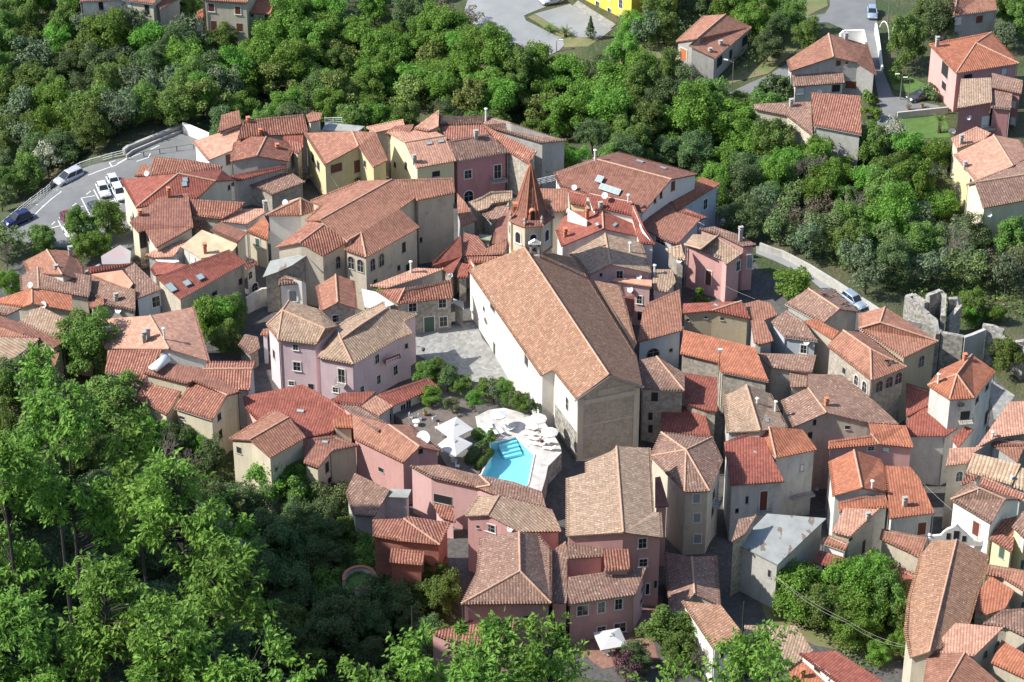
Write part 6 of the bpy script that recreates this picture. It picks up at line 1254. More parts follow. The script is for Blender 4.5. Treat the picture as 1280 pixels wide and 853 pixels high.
def trunk_mesh(h,R_,rng,mb=None,r0=.16,limbs=5):
    m=MB(); b=Vector((0,0,-.6)); top=Vector((rng.uniform(-.3,.3),rng.uniform(-.3,.3),h))
    m.tube([b,b.lerp(top,.4)+Vector((.1,-.08,0)),top],[r0*1.4,r0,r0*.7],7)
    for i in range(limbs):
        a=2*math.pi*i/limbs+rng.uniform(-.4,.4); e=top+Vector((math.cos(a)*R_*.6,math.sin(a)*R_*.6,R_*rng.uniform(.2,.7))); s=b.lerp(top,rng.uniform(.65,.98)); m.tube([s,s.lerp(e,.5)+Vector((0,0,.15*R_)),e],[r0*.55,r0*.35,r0*.12],5)
    return m.mesh('trunk')
PROTO={}
def make_proto(key,R_,H_,ncl,per,size,mat,trunk_h,bark='bark',kind='leafy',seed=0,ar=.6,sphere=.38):
    rng=np.random.default_rng(seed+hash(key)%1 +len(PROTO)*13)
    C,N=crown_pts(R_,H_,ncl,per,rng,sphere=sphere); C=C+np.array([0,0,trunk_h+H_*.62]); V,F=leaves(C,N,size,ar,rng)
    cm=npmesh('crown',V,F); cm.materials.append(M[mat]); tm=trunk_mesh(trunk_h+H_*.3,R_,rng); tm.materials.append(M[bark]); PROTO[key]=(cm,tm,R_)
for i in range(3):
    make_proto(f'bright{i}',3.3,3.6,44,290,.28,'leaf_bright',1.2,sphere=.33); make_proto(f'mid{i}',3.2,3.5,44,290,.27,'leaf_mid',1.2,sphere=.33); make_proto(f'dark{i}',3.1,3.5,44,280,.25,'leaf_dark',1.2,sphere=.33)
for i in range(2):
    make_proto(f'olive{i}',3.0,2.5,22,140,.34,'leaf_olive',1.8); make_proto(f'greyish{i}',3.0,2.4,22,130,.32,'leaf_grey',1.8); make_proto(f'yellowgreen{i}',3.0,2.6,22,140,.36,'leaf_yellowgreen',1.9)
make_proto('blossom0',2.6,2.3,20,130,.3,'leaf_blossom',1.8); make_proto('brownish0',2.8,2.2,18,90,.3,'leaf_brown',1.6); make_proto('purple0',2.4,2.2,18,120,.3,'leaf_purple',1.5)
make_proto('shrub0',1.2,.95,12,90,.26,'leaf_mid',.1); make_proto('shrubbright0',1.2,1.0,12,90,.26,'leaf_bright',.1); make_proto('shrubdark0',1.2,1.0,12,90,.24,'leaf_dark',.1); make_proto('vivid0',2.0,1.7,20,150,.24,'leaf_bright',.4)
def bare_proto(key,h,mat,n,seed,spread=.55):
    rng=random.Random(seed); m=MB()
    def grow(p,d,L,r,lev):
        q=p+d*L; mid=p.lerp(q,.5)+Vector((rng.uniform(-.06,.06),rng.uniform(-.06,.06),0))*L; m.tube([p,mid,q],[r,r*.85,r*.6],4 if lev>1 else 6,cap=False)
        if lev>=4: return
        for k in range(n if lev>0 else n+1):
            a=Vector((rng.uniform(-1,1),rng.uniform(-1,1),rng.uniform(-.1,.9))).normalized(); dd=(d*(1-spread*.55)+a*spread).normalized(); grow(q if rng.random()<.5 else p.lerp(q,rng.uniform(.45,1)),dd,L*rng.uniform(.6,.8),r*.55,lev+1)
    grow(Vector((0,0,-.4)),Vector((.05,0,1)),h*.32,.13*h/6,0); me=m.mesh('branches'); me.materials.append(M[mat]); PROTO[key]=(me,None,h*.4)
bare_proto('bare0',6.5,'palebark',4,3); bare_proto('bare1',5,'palebark',4,8,.65)
def tree(kind,p,s,label,group=None,rz=None,name=None,cat='tree',sz=None):
    if isinstance(kind,str) and kind not in PROTO: kind=kind+str(rnd.randrange(3 if kind in('bright','mid','dark') else 2 if kind in('olive','greyish','yellowgreen','bare') else 1))
    cm,tm,_=PROTO[kind]; isb='shrub' in kind or cat=='shrub'; nm=name or ('shrub' if isb else 'bare_tree' if 'bare' in kind else 'leafy_tree')
    r=empty(nm,p,label,cat,group); r.rotation_euler=(0,0,rnd.uniform(0,6.28) if rz is None else rz); r.scale=(s*rnd.uniform(.8,1.2),s*rnd.uniform(.8,1.2),s*(sz or rnd.uniform(.85,1.25)))
    c=obj('crown' if 'bare' not in kind else 'branches',cm,None,r)
    if tm is not None and not isb: obj('trunk',tm,None,r)
    return r
def blocked(p,rad):
    for root,ro,walls,norms,P in ROOFS.values():
        if (Vector((p.x,p.y))-Vector((root.location.x,root.location.y))).length>26: continue
        for f,n in norms:
            pl=[(P[i].x,P[i].y) for i in f]
            if inpoly(p.x,p.y,pl): return True
            for a,b in zip(pl,pl[1:]+pl[:1]):
                d=Vector((b[0]-a[0],b[1]-a[1])); w_=Vector((p.x-a[0],p.y-a[1])); t=max(0,min(1,w_.dot(d)/(d.length_squared+1e-9)))
                if (w_-d*t).length<rad: return True
    return False
def inpoly(x,y,poly):
    ins=False
    for (ax,ay),(bx,by) in zip(poly,poly[1:]+poly[:1]):
        if (ay>y)!=(by>y) and x<(bx-ax)*(y-ay)/(by-ay)+ax: ins=not ins
    return ins
PLACED=[]
def scatter(poly,n,space,kinds,smin,smax,labels,group,seed,rad=2.0,lift=0,avoid=()):
    r=random.Random(seed); xs=[p[0] for p in poly]; ys=[p[1] for p in poly]; c=0; tries=0
    while c<n and tries<n*60:
        tries+=1; x=r.uniform(min(xs),max(xs)); y=r.uniform(min(ys),max(ys))
        if not inpoly(x,y,poly) or any(inpoly(x,y,a) for a in avoid): continue
        p=gp('P',x,y)
        if any((p.x-q[0])**2+(p.y-q[1])**2<((space+q[2])/2)**2 for q in PLACED): continue
        if blocked(p,rad): continue
        k=r.choice(kinds); tree(k,p,r.uniform(smin,smax),labels[k],group); PLACED.append((p.x,p.y,space)); c+=1
    return c
L1={'bright':'bright green leafy tree of the wood behind the village','mid':'mid green tree of the wood behind the village','dark':'dark evergreen oak of the wood behind the village','olive':'olive green tree of the wood behind the village','greyish':'greyish green tree of the wood behind the village','yellowgreen':'yellowish green tree of the wood behind the village','blossom':'tree with whitish blossom in the wood','brownish':'brownish half bare tree in the wood','bare':'leafless grey tree in the wood'}
GW='trees of the wood behind the village'
def lab(where): return {k:v.replace('behind the village',where) if 'behind the village' in v else v+' '+where for k,v in L1.items()}
AVR=[[(-15,292),(30,263),(100,210),(160,192),(230,161),(265,172),(262,215),(150,315),(-20,320)],[(x/4+640,y/4) for x,y in [(-240,60),(-200,-60),(330,-120),(560,140),(445,210),(260,260),(150,290),(100,230),(-150,190)]],
 [(x/4+960,y/4) for x,y in [(280,-60),(560,-60),(570,330),(640,520),(640,740),(530,740),(535,400),(380,160),(180,120),(180,80)]],
 [(x/4+960,y/4) for x,y in [(-160,440),(0,370),(110,310),(120,470),(-100,560),(-200,560)]],
 [(x/4+960,y/4+200) for x,y in [(-60,400),(20,430),(210,520),(345,600),(620,790),(560,850),(200,610),(-60,490)]],[(430,20),(560,0),(570,45),(540,48)],[(575,-5),(640,5),(790,60),(750,105),(690,102),(620,80),(575,62)]]
scatter([(0,40),(110,50),(330,80),(330,115),(250,150),(160,170),(90,200),(0,240)],56,4.4,['dark','dark','mid','mid','bright','greyish'],.85,1.25,lab('left of the car park ramp'),'dark trees at upper left',1,1.5,avoid=AVR)
scatter([(240,75),(430,60),(650,60),(720,120),(690,170),(560,145),(420,140),(330,130),(270,135)],70,4.3,['bright','bright','mid','yellowgreen','bright'],.85,1.2,lab('in the bright belt at top centre'),'bright trees at top centre',2,1.6,avoid=AVR)
scatter([(0,-10),(100,0),(260,20),(330,20),(430,0),(545,0),(560,60),(400,75),(250,60),(130,60),(0,60)],50,4.5,['mid','bright','dark','bright','greyish'],.8,1.2,lab('at the top edge'),'trees at the top left edge',3,1.5,avoid=AVR)
scatter([(0,150),(60,140),(170,150),(190,160),(120,190),(40,240),(0,270)],30,4.0,['mid','olive','greyish','blossom','bright','mid'],.75,1.05,lab('just outside the parking railing'),'trees outside the parking railing',4,1.5,avoid=AVR)
scatter([(560,50),(700,70),(850,110),(900,170),(960,200),(1000,240),(930,260),(900,230),(760,180),(690,170),(600,120)],62,4.1,['bright','mid','bright','mid','dark'],.85,1.2,lab('between church village and lane'),'trees at upper centre right',5,1.6,avoid=AVR)
scatter([(900,150),(1060,180),(1190,200),(1215,290),(1190,330),(1100,300),(1000,260),(910,250)],56,4.1,['bright','mid','bright','greyish','mid'],.8,1.15,lab('in the right hand valley'),'trees of the right hand valley',6,1.5,avoid=AVR)
scatter([(930,250),(1060,270),(1190,290),(1280,310),(1280,380),(1230,380),(1130,365),(1090,385),(1040,350),(960,305)],56,4.1,['mid','greyish','olive','dark','greyish','brownish'],.8,1.1,lab('below the yellow villa'),'grey green trees below the yellow villa',7,1.5,avoid=AVR)
scatter([(800,20),(850,0),(960,0),(1010,60),(985,110),(940,100),(930,50),(870,20)],12,4.6,['mid','bright','dark'],.7,1.0,lab('beside the grey orchard house'),'orchard trees',8,1.5,avoid=AVR)
scatter([(235,165),(300,125),(420,132),(560,142),(700,180),(770,185),(900,240),(975,330),(945,335),(870,275),(700,225),(560,195),(420,185),(262,190)],30,3.6,['bright','mid','bright','dark'],.7,1.0,lab('right behind the last row of houses'),'trees right behind the last row of houses',15,1.6,avoid=AVR)
def tl(kind,t,x,y,s,label,cat='tree',name=None,z=None,sz=None,group=None): # tree whose foot is at the pixel on the ground
    p=gp(t,x,y) if z is None else at(t,x,y,z); tree(kind,p,s,label,group,name=name,cat=cat,sz=sz); PLACED.append((p.x,p.y,2))
tl('yellowgreen','A1',1040,620,1.15,'round yellow green tree behind the ramp wall'); tl('blossom','A1',550,680,1.1,'whitish flowering tree left of the ramp'); tl('bright','A1',1180,500,1.1,'vivid green tree behind the small pale roof')
tl('bare','A1',548,230,1.5,'large bare grey tree in front of the white house, top left'); tl('yellowgreen','A2',420,600,1.15,'mustard green tree behind the back row'); tl('dark','A2',330,560,1.1,'dark tree behind the cream bell wall')
tl('olive','A2',480,640,.5,'small olive bush beside the black twin lamp','shrub'); tl('olive','A2',615,645,.45,'small olive bush right of the black twin lamp','shrub')
tl('brownish','A2',915,115,.9,'brown bare shrubby tree above the pale rocks'); tl('brownish','A2',1050,150,.9,'second brown bare tree by the road bend'); tl('dark','A2',1160,215,.55,'dark round tree at the road bend'); tl('shrubbright0','A2',820,60,1.8,'yellow green bank bush by the upper road','shrub')
tl('greyish','A3',660,240,.95,'silvery olive tree in the orchard'); tl('mid','A3',760,220,.9,'orchard tree right of the silvery olive'); tl('mid','A3',720,130,1.0,'tree growing beside the yellow building'); tl('bright','A3',600,180,.7,'bright small tree under the yellow building')
tl('purple0','A3',930,560,1.0,'purple leaved tree beside the lane'); tl('bare','A3',870,460,1.4,'bare grey tree behind the orchard house'); tl('shrubbright0','A3',1165,555,1.5,'bright clipped bush by the lane','shrub'); tl('shrubdark0','A3',1250,520,1.6,'dark clipped hedge bush by the lane','shrub')
tl('dark','A4',850,220,1.15,'broad dark tree between the hoops and pink villa'); tl('mid','A4',680,330,1.1,'loose tree with ochre top beside the street'); tl('mid','A4',790,180,.9,'tree right of the garden hoops'); tl('greyish','A4',1190,250,.9,'grey green tree right of the pink villa'); tl('mid','A4',1210,130,1.0,'leafy tree at the top right edge'); tl('mid','A4',1240,190,.9,'second leafy tree at the top right edge')
tl('shrub0','A4',640,400,1.3,'shrub on the street side lawn','shrub'); tl('shrubdark0','A4',800,490,1.5,'dark shrub behind the garden wall','shrub'); tl('shrubdark0','A4',30,490,2.0,'dark hedge under the porch','shrub'); tl('shrubdark0','A4',90,490,1.8,'dark hedge end under the porch','shrub'); tl('shrub0','A4',500,520,1.3,'shrub right of the striped roof','shrub'); tl('shrubbright0','A4',515,590,1.4,'bright shrub by the shaded street','shrub')
tl('blossom','A4',610,810,1.1,'white flowering tree at the street end'); tl('bare','B4',180,200,1.5,'bare white limbed tree in the right wood','tree'); tl('bare','B4',390,340,1.6,'second bare pale tree in the right wood'); tl('bare','B4',900,560,1.5,'grey leafless tree behind the ruins'); tl('bare','B4',1000,500,1.3,'another leafless tree behind the ruins'); tl('bare','B4',1240,640,1.5,'bare tree at the right edge'); tl('bare','B4',1160,340,1.3,'bare tree before the streaked gable')
tl('vivid0','B4',120,700,1.75,'very bright round tree beside the mountain road'); tl('mid','B4',1000,810,.8,'bushy tree growing inside the ruins'); tl('bright','B4',1010,770,.55,'creeper green bush on the ruin wall','shrub'); tl('mid','C4',1190,260,.8,'tree below the whitewashed ruin'); tl('bright','C4',1130,20,.5,'bush on top of the ruins','shrub'); tl('bright','C4',1010,30,.5,'bush between the ruin walls','shrub'); tl('mid','B4',1180,240,.9,'tree under the wall of the streaked gable'); tl('mid','B4',1250,350,.9,'low tree on the right edge slope')
tl('bright','C4',830,640,.85,'tree in the dark courtyard right of the dull pink house'); tl('mid','C4',800,700,.8,'shaded tree in the dark courtyard')
tl('mid','B1',400,415,.75,'left parking tree in front of the cars'); tl('mid','B1',540,400,.85,'right parking tree in front of the cars'); tl('bright','B1',420,510,.65,'bright bush below the parking trees','shrub'); tl('bright','B1',500,470,.55,'small bright bush under the right parking tree','shrub'); tl('mid','B1',215,455,.7,'shrubby tree below the dark car'); tl('bare','B1',40,560,1.2,'willowy tree at the left edge below the car park') ; tl('olive','B1',40,480,1.0,'drooping olive green tree at left edge'); tl('bright','B1',45,680,.6,'bright bush at the left edge','shrub'); tl('yellowgreen','B1',590,400,.5,'yellow green bush at the cream house','shrub')
tl('brownish','B1',700,560,.5,'reddish shrub beside the purple terrace','shrub'); tl('bare','B2',215,175,1.15,'bare grey tree in front of the white and yellow house'); tl('bright','B2',490,155,.6,'bright bush under the yellow house','shrub'); tl('mid','B2',560,130,.4,'small bush by the yellow house','shrub')
tl('bright','B1',1090,890,.95,'bright leafy tree by the skylight roof house'); tl('bright','C1',1060,90,.95,'second leafy tree in the yard, left centre'); tl('mid','C1',1150,60,.8,'darker yard tree, left centre'); tl('mid','C1',1130,160,.8,'yard tree above the two row striped roof'); tl('olive','C1',1200,190,.5,'scrubby yard bush near the lilac pair','shrub'); tl('shrub0','B1',1190,770,1.0,'shrub at the foot of the skylight roof house','shrub')
tl('shrubbright0','B2',610,680,.7,'creeper on the white walled terrace','shrub',z=4.3); tl('shrubbright0','B3',940,720,1.2,'yellow green bush in the alley behind the ochre house','shrub')
for x,y,s,k,l in ((860,330,.75,'mid','tall dark tree left of the restaurant corner'),(910,320,.85,'mid','dark tree in front of the cobbled square'),(960,350,.8,'dark','dark tree beside the square, middle'),(1030,370,.6,'mid','tree right of the square, behind parasols'),(880,430,.5,'bright','bright small tree beside the red canopy'),(1190,410,.75,'greyish','grey green tree in front of the church wall'),(1240,420,.7,'mid','tree touching the white church wall'),(1150,390,.65,'mid','tree between the square and the pool'),(1095,440,.42,'bright','round bright bush behind the pool'),(980,470,.45,'olive','olive bush behind the square parasols'),(1320,470,.5,'mid','small tree at the church wall by the pool')): tl(k,'C2',x,y,s*.78,l,z=.3 if s>.55 else 2.0)
for x,y,s,l in ((400,600,1.2,'upper left end of the clipped hedge'),): tl('shrub0','q7',x,y,s*.9,'clump at the '+l,'shrub',z=ZT)
def hedge(t,a,b,w_,h_,mat,label,z=ZT):
    p,q=at(t,*a,z),at(t,*b,z); n=900; rng=np.random.default_rng(3); c=(p+q)/2; d=(q-p); L=d.length/2; ang=math.atan2(d.y,d.x); D=rng.normal(0,1,(n*3,3)); D/=np.linalg.norm(D,axis=1,keepdims=True); D[:,2]=abs(D[:,2])
    S=np.array([L,w_/2,h_]); C=np.sign(D)*np.abs(D)**.75*S; V,F=leaves(C,D/S*np.array([1,1,1]),.22,.6,rng,.5); me=npmesh('hedge',V,F)
    o=obj('hedge',me,mat,loc=c); o.rotation_euler=(0,0,ang); tag(o,label,'hedge')
hedge('q7',(385,610),(190,800),1.7,1.3,'leaf_dark','dark clipped hedge left of the pool'); hedge('q7',(445,670),(280,850),1.2,.9,'leaf_mid','lighter low hedge between dark hedge and pool'); hedge('q7',(270,480),(330,560),1.6,1.0,'leaf_mid','short hedge beside the square parasols')
for x,y,l in ((700,120,'left'),(760,115,'middle'),(860,170,'right')): pass
tl('shrubdark0','q7',820,270,1.0,'clipped cone shrub against the church wall','shrub',z=ZT); tl('shrubdark0','q7',700,200,1.1,'dark shrub behind the pool terrace','shrub',z=ZT-.5)
# lower left and gully
for a in [('mid','C1',480,300,1.45,'big leafy tree with pale glints left of the air conditioners',None),('mid','C1',590,560,1.3,'dark tree below the air conditioners',None),('mid','C1',420,250,1.2,'tree crown against the low red roofs',None),('dark','C1',100,430,1.0,'dark tree under the straw coloured roof',None),('mid','C1',60,480,1.0,'tree at the left edge under the straw roof',None),('bare','C1',140,470,1.1,'dry shrub under the straw coloured roof',None),
 ('bright','C1',760,660,.75,'small leafy tree in front of the cream house',None),('bare','C1',660,660,1.15,'dry grey bush in front of the dark tree',None),('dark','C1',890,660,.65,'dark tree at cream house foot',None),('bare','C1',830,720,1.1,'wide dry bush below the cream house',None),('bright','C1',990,680,.6,'bright tree below the cream house wall',None),('bare','C1',930,790,1.2,'grey dry bush at lower left',None),('dark','C1',1070,800,.8,'dark bush near the cottage',None),
 ('bright','D2',80,90,.95,'large bright tree in front of the cream cottage',None),('mid','D2',180,120,.95,'tree right of the bright one below the cottage',None),('olive','D2',320,140,.85,'feathery olive tree below the little cream wing',None),('mid','D2',420,300,.95,'tree left of the brick red house, upper',None),('mid','D2',480,380,.9,'tree left of the brick red house, lower',None),('dark','D2',60,330,1.2,'dark gully tree, left',None),('dark','D2',160,430,1.2,'dark gully tree above the planter',None),('dark','D2',280,420,.9,'dark tree just left of the oval bed',None),('dark','D2',40,560,1.3,'dark gully tree, lower left',None),
 ('dark','D2',170,600,1.1,'dark tree beside the gully wall',None),('mid','D2',520,470,.8,'shaded bush right of the oval bed',None),('dark','D2',560,560,1.0,'dark tree in the gully, right',None),('dark','D2',470,640,1.1,'dark tree low in the gully, middle',None),('dark','D2',350,760,1.2,'dark tree at the bottom of the gully',None),('mid','D2',700,520,.7,'ivy covered tree beside the hotel lane',None),('mid','D2',750,430,.6,'ivy shrub beside the brick red house',None),('dark','D2',620,640,.9,'dark tree under the hotel lane',None),('mid','D2',330,560,.8,'pine like tree under the oval bed',None),
 ('mid','D3',670,720,1.0,'dense round tree left of the dazzling shed',None),('mid','D3',700,790,.7,'dark shrub below the dense round tree',None),('bare','D3',800,820,1.0,'dry grey bush at the shed wall',None),('dark','D3',520,800,.6,'dark shrub in front of the court',None),('purple0','D3',480,860,.8,'purple brown shrub at the bottom edge',None),
 ('bright','D4',130,560,1.05,'left tree of the lower right garden',None),('bright','D4',300,560,1.1,'middle bright tree of the lower right garden',None),('bright','D4',420,520,1.05,'tallest bright tree of the lower right garden',None),('mid','D4',500,600,.95,'dark right tree of the lower right garden',None),('mid','D4',560,640,.7,'small tree beside the barn roof',None),('bright','D4',340,700,.7,'low bright tree of the garden front',None),('bright','D4',460,770,.5,'garden bush with pale leaves','shrub'),('mid','D4',220,620,.9,'tree behind the front tree in the garden',None),('bright','D4',550,740,.5,'bush at the end of the barn roof','shrub'),('bright','D4',380,620,.9,'tree in front of the tallest garden tree',None)]:
    tl(a[0],a[1],a[2],a[3],a[4],a[5],cat=a[6] or 'tree')
scatter([(0,480),(100,520),(180,560),(290,600),(330,680),(330,760),(300,853),(0,853)],34,4.2,['mid','dark','dark','mid'],.85,1.2,{'mid':'mid green tree on the lower left slope','dark':'dark tree on the lower left slope'},'trees on the lower left slope',11,1)
scatter([(300,640),(400,640),(470,720),(560,760),(560,853),(300,853)],20,3.6,['dark','dark','mid'],.7,1.0,{'mid':'shaded tree of the gully','dark':'dark evergreen of the gully'},'trees of the gully',12,1)
# palms
def palm(t,x,y,s,label,h=2.0):
    b=gp(t,x,y); root=empty('palm_tree',b,label,'palm'); m=MB(); m.tube([b-Vector((0,0,.3)),b+Vector((0,0,h*s))],[.28*s,.2*s],8); part(root,'trunk',m,'bark'); m=MB(); top=b+Vector((0,0,h*s))
    r=random.Random(int(x))
    for i in range(26):
        a=r.uniform(0,6.28); el=r.uniform(.1,1.3); L=1.9*s*r.uniform(.8,1.1); pts=[top+Vector((math.cos(a)*math.cos(el)*L*k/5,math.sin(a)*math.cos(el)*L*k/5,math.sin(el)*L*k/5-.9*s*(k/5)**2)) for k in range(6)]
        sd=Vector((-math.sin(a),math.cos(a),0))
        for k in range(5):
            p,q=pts[k],pts[k+1]; w_=.28*s*(1-k/6)
            for sg in (-1,1):
                for j in range(3):
                    f=p.lerp(q,j/3); m.add([f,f.lerp(q,.3),f+sd*sg*w_*1.3+(q-p)*.5-Vector((0,0,.12*s))],[(0,1,2)])
    part(root,'crown',m,'leaf_mid',fix=False)
palm('A4',855,665,1.15,'palm tree on the small lawn, top right'); palm('A3',190,160,.9,'left small palm on the verge of the upper road',.8); palm('A3',268,185,1.1,'right small palm on the verge of the upper road',.8)
def conifer(t,x,y,h,r_,label):
    b=gp(t,x,y); rng=np.random.default_rng(9); n=1500; z=rng.uniform(0.08,1,n)**.8; a=rng.uniform(0,6.28,n); rr=(1-z)*r_*(.55+.45*np.abs(np.sin(z*h*4)))*rng.uniform(.6,1,n); C=np.stack([rr*np.cos(a),rr*np.sin(a),z*h],1); V,F=leaves(C,np.stack([np.cos(a),np.sin(a),np.full(n,.4)],1),.3,.4,rng)
    root=empty('conifer',b,label,'conifer'); me=npmesh('crown',V,F); obj('crown',me,'leaf_dark',root); m=MB(); m.tube([b-Vector((0,0,.3)),b+Vector((0,0,h*.9))],[.14,.04],6); part(root,'trunk',m,'bark')
conifer('A3',392,195,4.2,1.4,'young conifer beside the pale square'); conifer('A2',755,225,4.5,.8,'dark narrow cypress in the wood, top centre'); conifer('A2',738,175,4.5,.6,'second narrow cypress in the wood, top centre'); conifer('D2',35,420,6,1.6,'spiky conifer at the gully edge')
# undergrowth: one mass of low leaves under the trees
def undergrowth():
    rng=np.random.default_rng(21); polys=[[(0,0),(330,30),(560,40),(700,90),(900,150),(1200,190),(1280,290),(1280,400),(1190,400),(1080,350),(960,300),(880,220),(700,160),(400,120),(230,150),(100,190),(0,260)],[(0,420),(120,500),(280,580),(480,640),(560,760),(600,853),(0,853)],[(970,710),(1130,710),(1150,800),(1080,853),(980,760)],[(850,0),(1000,0),(980,60),(930,95),(820,60),(780,80),(700,40)]]
    C=[]
    for poly,n in zip(polys,(80000,26000,3500,6000)):
        xs=[p[0] for p in poly]; ys=[p[1] for p in poly]; c=0
        P=np.array([[gp('P',x,y) for x in (0,)][0][:] for y in (0,)])
        wp=[gp('P',x,y) for x,y in poly]; X0,X1=min(p.x for p in wp),max(p.x for p in wp); Y0,Y1=min(p.y for p in wp),max(p.y for p in wp)
        pl=[(p.x,p.y) for p in wp]; X=rng.uniform(X0,X1,n*2); Y=rng.uniform(Y0,Y1,n*2); keep=[i for i in range(n*2) if inpoly(X[i],Y[i],pl)][:n]; X=X[keep]; Y=Y[keep]
        Z=tz(X,Y) if True else 0
        nz=np.sin(X*.9+np.sin(Y*.7)*2)*np.cos(Y*.8+np.sin(X*.5)*2); Z=Z+rng.uniform(0,1,len(X))**1.0*(.8+2.1*np.clip(nz,0,1)); 
        ok=np.ones(len(X),bool)
        bad=[[(q.x,q.y) for q in [gp('P',*c_) for c_ in a]] for a in AVR]+[[(q.x,q.y) for q in [gp('P',*c_) for c_ in [(-15,292),(30,263),(100,210),(160,192),(230,161),(265,172),(262,215),(150,315),(-20,320)]]]]
        for i in range(len(X)):
            for bpoly in bad:
                if inpoly(X[i],Y[i],bpoly): ok[i]=False; break
        C.append(np.stack([X,Y,Z],1)[ok])
    C=np.concatenate(C); V,F=leaves(C,np.tile([0,0,1.0],(len(C),1)),.42,.6,rng,.7); me=npmesh('undergrowth',V,F); tag(obj('undergrowth',me,'leaf_under'),'low green undergrowth and ground leaves beneath the trees','undergrowth',kind='stuff')
leafmat('leaf_under',(.14,.24,.055),.35,.4,c2=(.2,.26,.08)); undergrowth()
# ------------------------------------------------------------------ foreground trees on the mountain side
def leafshape(C,D,N,s,rng):   # folded pointed leaf: D direction, N normal
    A=np.cross(D,N); A/=np.linalg.norm(A,axis=1,keepdims=True)+1e-9; N=np.cross(A,D); s=s[:,None]
    tip=C+D*s-N*s*.12; mid=C+D*s*.45-N*s*.05; l=C+D*s*.42+A*s*.24+N*s*.05; r=C+D*s*.42-A*s*.24+N*s*.05
    V=np.stack([C,r,tip,mid,C,mid,tip,l],1).reshape(-1,3); return V,np.arange(len(V)).reshape(-1,4)
def foretree(label,t,x,y,D,h,spread,nb,seed,leaf=.24,per=26,mat='leaf_fore',lean=(0,0),low=.25,up=.55):
    top=atD(t,x,y,D); rng=np.random.default_rng(seed); r=random.Random(seed); base=Vector((top.x+lean[0],top.y+lean[1],top.z-h)); g=gz(base.x,base.y)
    if base.z>g: base.z=g-.3
    root=empty('leafy_tree',base,label,'tree','leafy trees in the foreground'); m=MB(); hh=top.z-base.z
    def stem(k): 
        p=base.lerp(top,k); return p+Vector((math.sin(k*5+seed)*.25,math.cos(k*4+seed)*.25,0))*(1-k)
    m.tube([stem(k/9) for k in range(10)],[.16*(1-k/9)+.025 for k in range(10)],7)
    Cs,Ds=[],[]
    for i in range(nb):
        k=low+(1-low)*(i+r.random())/nb; p=stem(min(k,.995)); a=r.uniform(0,6.283); L=spread*(1.05-k)**.6*r.uniform(.55,1.1); d=Vector((math.cos(a),math.sin(a),up*r.uniform(.5,1.5))).normalized()
        q=p+d*L; mid=p.lerp(q,.5)+Vector((0,0,-.05*L)); tipp=q+Vector((d.x*.2,d.y*.2,-.1))*L*.3; m.tube([p,mid,q,tipp],[.045,.03,.018,.008],4,cap=False)
        subs=[(p.lerp(q,f),L*.42) for f in (.35,.5,.65,.8,.95)]+[(tipp,L*.35)]
        for s_,l_ in subs:
            for e in range(3):
                dd=(d*.5+Vector((r.uniform(-1,1),r.uniform(-1,1),r.uniform(-.2,.7)))).normalized(); w_=s_+dd*l_*r.uniform(.5,1.0); m.tube([s_,w_],[.012,.005],3,cap=False)
                n=per//3; f=rng.uniform(.25,1.05,n)[:,None]; P0=np.array(s_)+f*(np.array(w_)-np.array(s_))+rng.normal(0,.05,(n,3)); dirs=np.array(dd)*.45+rng.normal(0,.55,(n,3))+np.array([0,0,-.35]); Cs.append(P0); Ds.append(dirs)
    C=np.concatenate(Cs); Dd=np.concatenate(Ds); Dd/=np.linalg.norm(Dd,axis=1,keepdims=True); N=np.tile([0,0,1.0],(len(C),1))+rng.normal(0,.35,(len(C),3)); V,F=leafshape(C,Dd,N,leaf*rng.uniform(.65,1.25,len(C)),rng); V=V-np.array(root.location); me=npmesh('crown',V,F); me.materials.append(M[mat]); obj('crown',me,None,root)
    part(root,'trunk',m,'darkbark',fix=False)
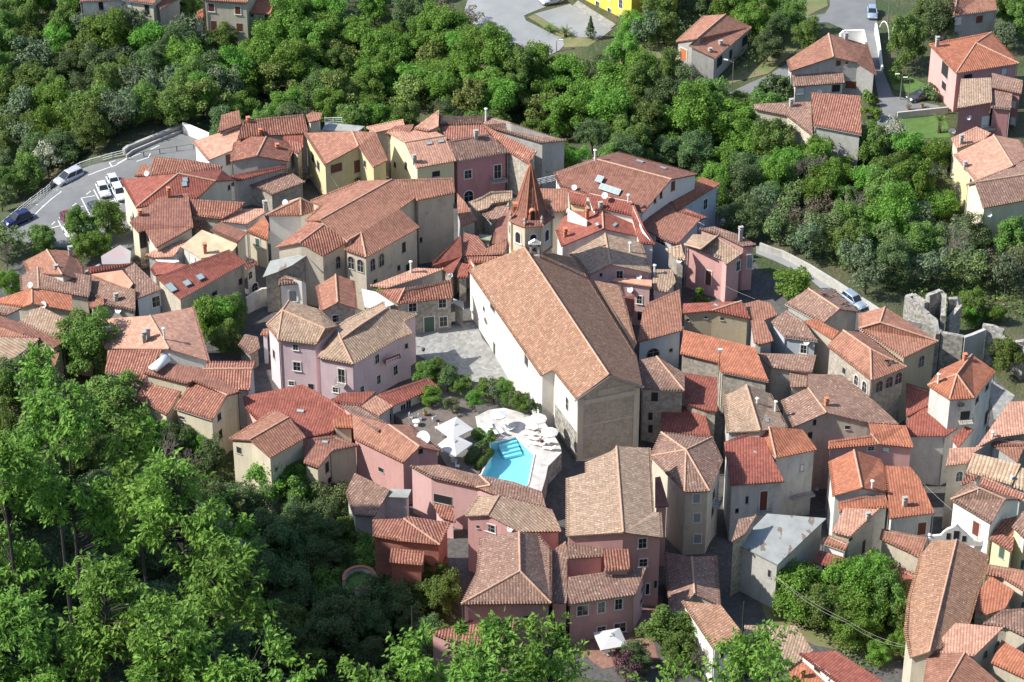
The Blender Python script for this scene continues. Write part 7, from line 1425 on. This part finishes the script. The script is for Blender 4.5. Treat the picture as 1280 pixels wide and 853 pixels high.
def foretree2(label,x,y,D,rx,rz,ncl,seed,leaf=.24,per=45,taper=.5,mat='leaf_fore'):
    c=atD('P',x,y,D); rng=np.random.default_rng(seed); r=random.Random(seed); g=gz(c.x,c.y); base=Vector((c.x+r.uniform(-.3,.3),c.y,min(g-.3,c.z-rz-.5))); top=c+Vector((0,0,rz))
    root=empty('leafy_tree',base,label,'tree','leafy trees in the foreground'); m=MB()
    def stem(k): return base.lerp(top,k)+Vector((math.sin(k*5+seed)*.35,math.cos(k*4+seed)*.3,0))*(1-k)*k*2
    m.tube([stem(k/12) for k in range(13)],[.15*(1-k/12)+.02 for k in range(13)],7)
    C=[];Dd=[]
    lobes=[]
    for i in range(max(3,ncl//11)):
        zz=r.uniform(-.95,1); wd=math.sqrt(max(.05,1-zz*zz))*(1-taper*max(0,zz)); a=r.uniform(0,6.283); lobes.append((a,rx*wd*r.uniform(.35,1.15),zz))
    for i in range(ncl):
        la,lr,lz=lobes[r.randrange(len(lobes))]; zz=lz+r.gauss(0,.38)/rz
        p=Vector((c.x+lr*math.cos(la)+r.gauss(0,.34),c.y+lr*math.sin(la)+r.gauss(0,.34),c.z+rz*zz)); rad=lr; H_=top.z-base.z; ks=max(.05,min(.98,(p.z-base.z-rad*.55)/H_)); s0=stem(ks); out=(p-s0); out=out.normalized() if out.length>.01 else Vector((0,0,1))
        mid=s0.lerp(p,.5)+Vector((0,0,.06*rad)); m.tube([s0,mid,p],[.035,.022,.008],4,cap=False)
        R0=r.uniform(.32,.6)
        for e in range(3):
            d=(out*.7+Vector((r.uniform(-1,1),r.uniform(-1,1),r.uniform(-.3,.6)))).normalized(); q=p+d*R0*1.3; m.tube([p,q],[.009,.004],3,cap=False); n=per//3
            f=rng.uniform(.0,1.05,n)[:,None]; C.append(np.array(p)+f*(np.array(q)-np.array(p))+rng.normal(0,.07,(n,3))); Dd.append(np.array(d)*.5+rng.normal(0,.5,(n,3))+np.array([0,0,-.45]))
    C=np.concatenate(C); Dd=np.concatenate(Dd); Dd/=np.linalg.norm(Dd,axis=1,keepdims=True); N=np.tile([0,0,1.0],(len(C),1))+rng.normal(0,.4,(len(C),3)); V,F=leafshape(C,Dd,N,leaf*rng.uniform(.6,1.25,len(C)),rng); V=V-np.array(root.location); me=npmesh('crown',V,F); me.materials.append(M[mat]); obj('crown',me,None,root)
    part(root,'trunk',m,'darkbark',fix=False)
FT2=[('tall foreground tree with dark stem, left',95,615,116,1.25,5.2,152,1,.4),('slim pointed foreground treetop reaching up to the red roofs, left',62,520,122,0.67,2.9,43,2,.8),('broad foreground tree left of the rocks',225,655,112,2.13,2.3,145,3,.3),('foreground tree at the far left edge',5,640,117,1.46,4.8,137,4,.4),
 ('foreground tree between the tall stem and the rocks',165,590,115,0.90,2.2,49,24,.7),('foreground tree under the pale rocks',262,745,108,1.57,1.5,89,5,.3),('low foreground tree at the bottom left corner',35,805,106,1.90,1.4,101,6,.3),('low foreground tree at bottom, second from left',135,775,105,1.79,1.9,123,7,.3),('low foreground tree at bottom, third from left',215,820,103,1.68,1.1,92,8,.3),
 ('foreground twigs left of the gully',310,835,102,1.23,.6,37,9,.4),('small foreground sprig in front of the gully',370,848,101,0.60,.45,10,10,.4),('foreground sprig reaching up in front of the gully',462,845,101,0.50,.6,9,11,.6),
 ('foreground tree in front of the hotel, left one',535,828,102,0.80,.9,24,12,.6),('foreground tree in front of the hipped roof',612,828,101,1.50,.85,62,13,.3),('foreground tree in front of the hotel, right one',690,828,102,1.20,.95,48,14,.4),
 ('foreground tree before the dazzling shed',940,825,103,0.70,1.2,30,16,.6),('low foreground leaves below the dazzling shed',962,856,101,1.00,.5,16,17,.3),('tiny foreground sprig at the bottom centre',845,856,101,0.50,.35,8,18,.3)]
for l,x,y,D,rx,rz,nc,sd_,tp in FT2: foretree2(l,x,y,D,rx,rz,nc,sd_,taper=tp)
foretree('airy foreground treetop over the striped roofs, bottom centre','P',575,775,103,4,.9,8,31,.26,27,low=.2); foretree('airy foreground treetop beside the pale court parasol','P',693,765,103,4,.8,8,32,.26,27,low=.2); foretree('airy foreground shoots left of the hotel','P',515,758,104,4,.8,7,33,.26,27,low=.2); foretree('airy foreground shoot before the grey shed wall','P',930,752,104,4,.6,8,34,.26,27,low=.2)
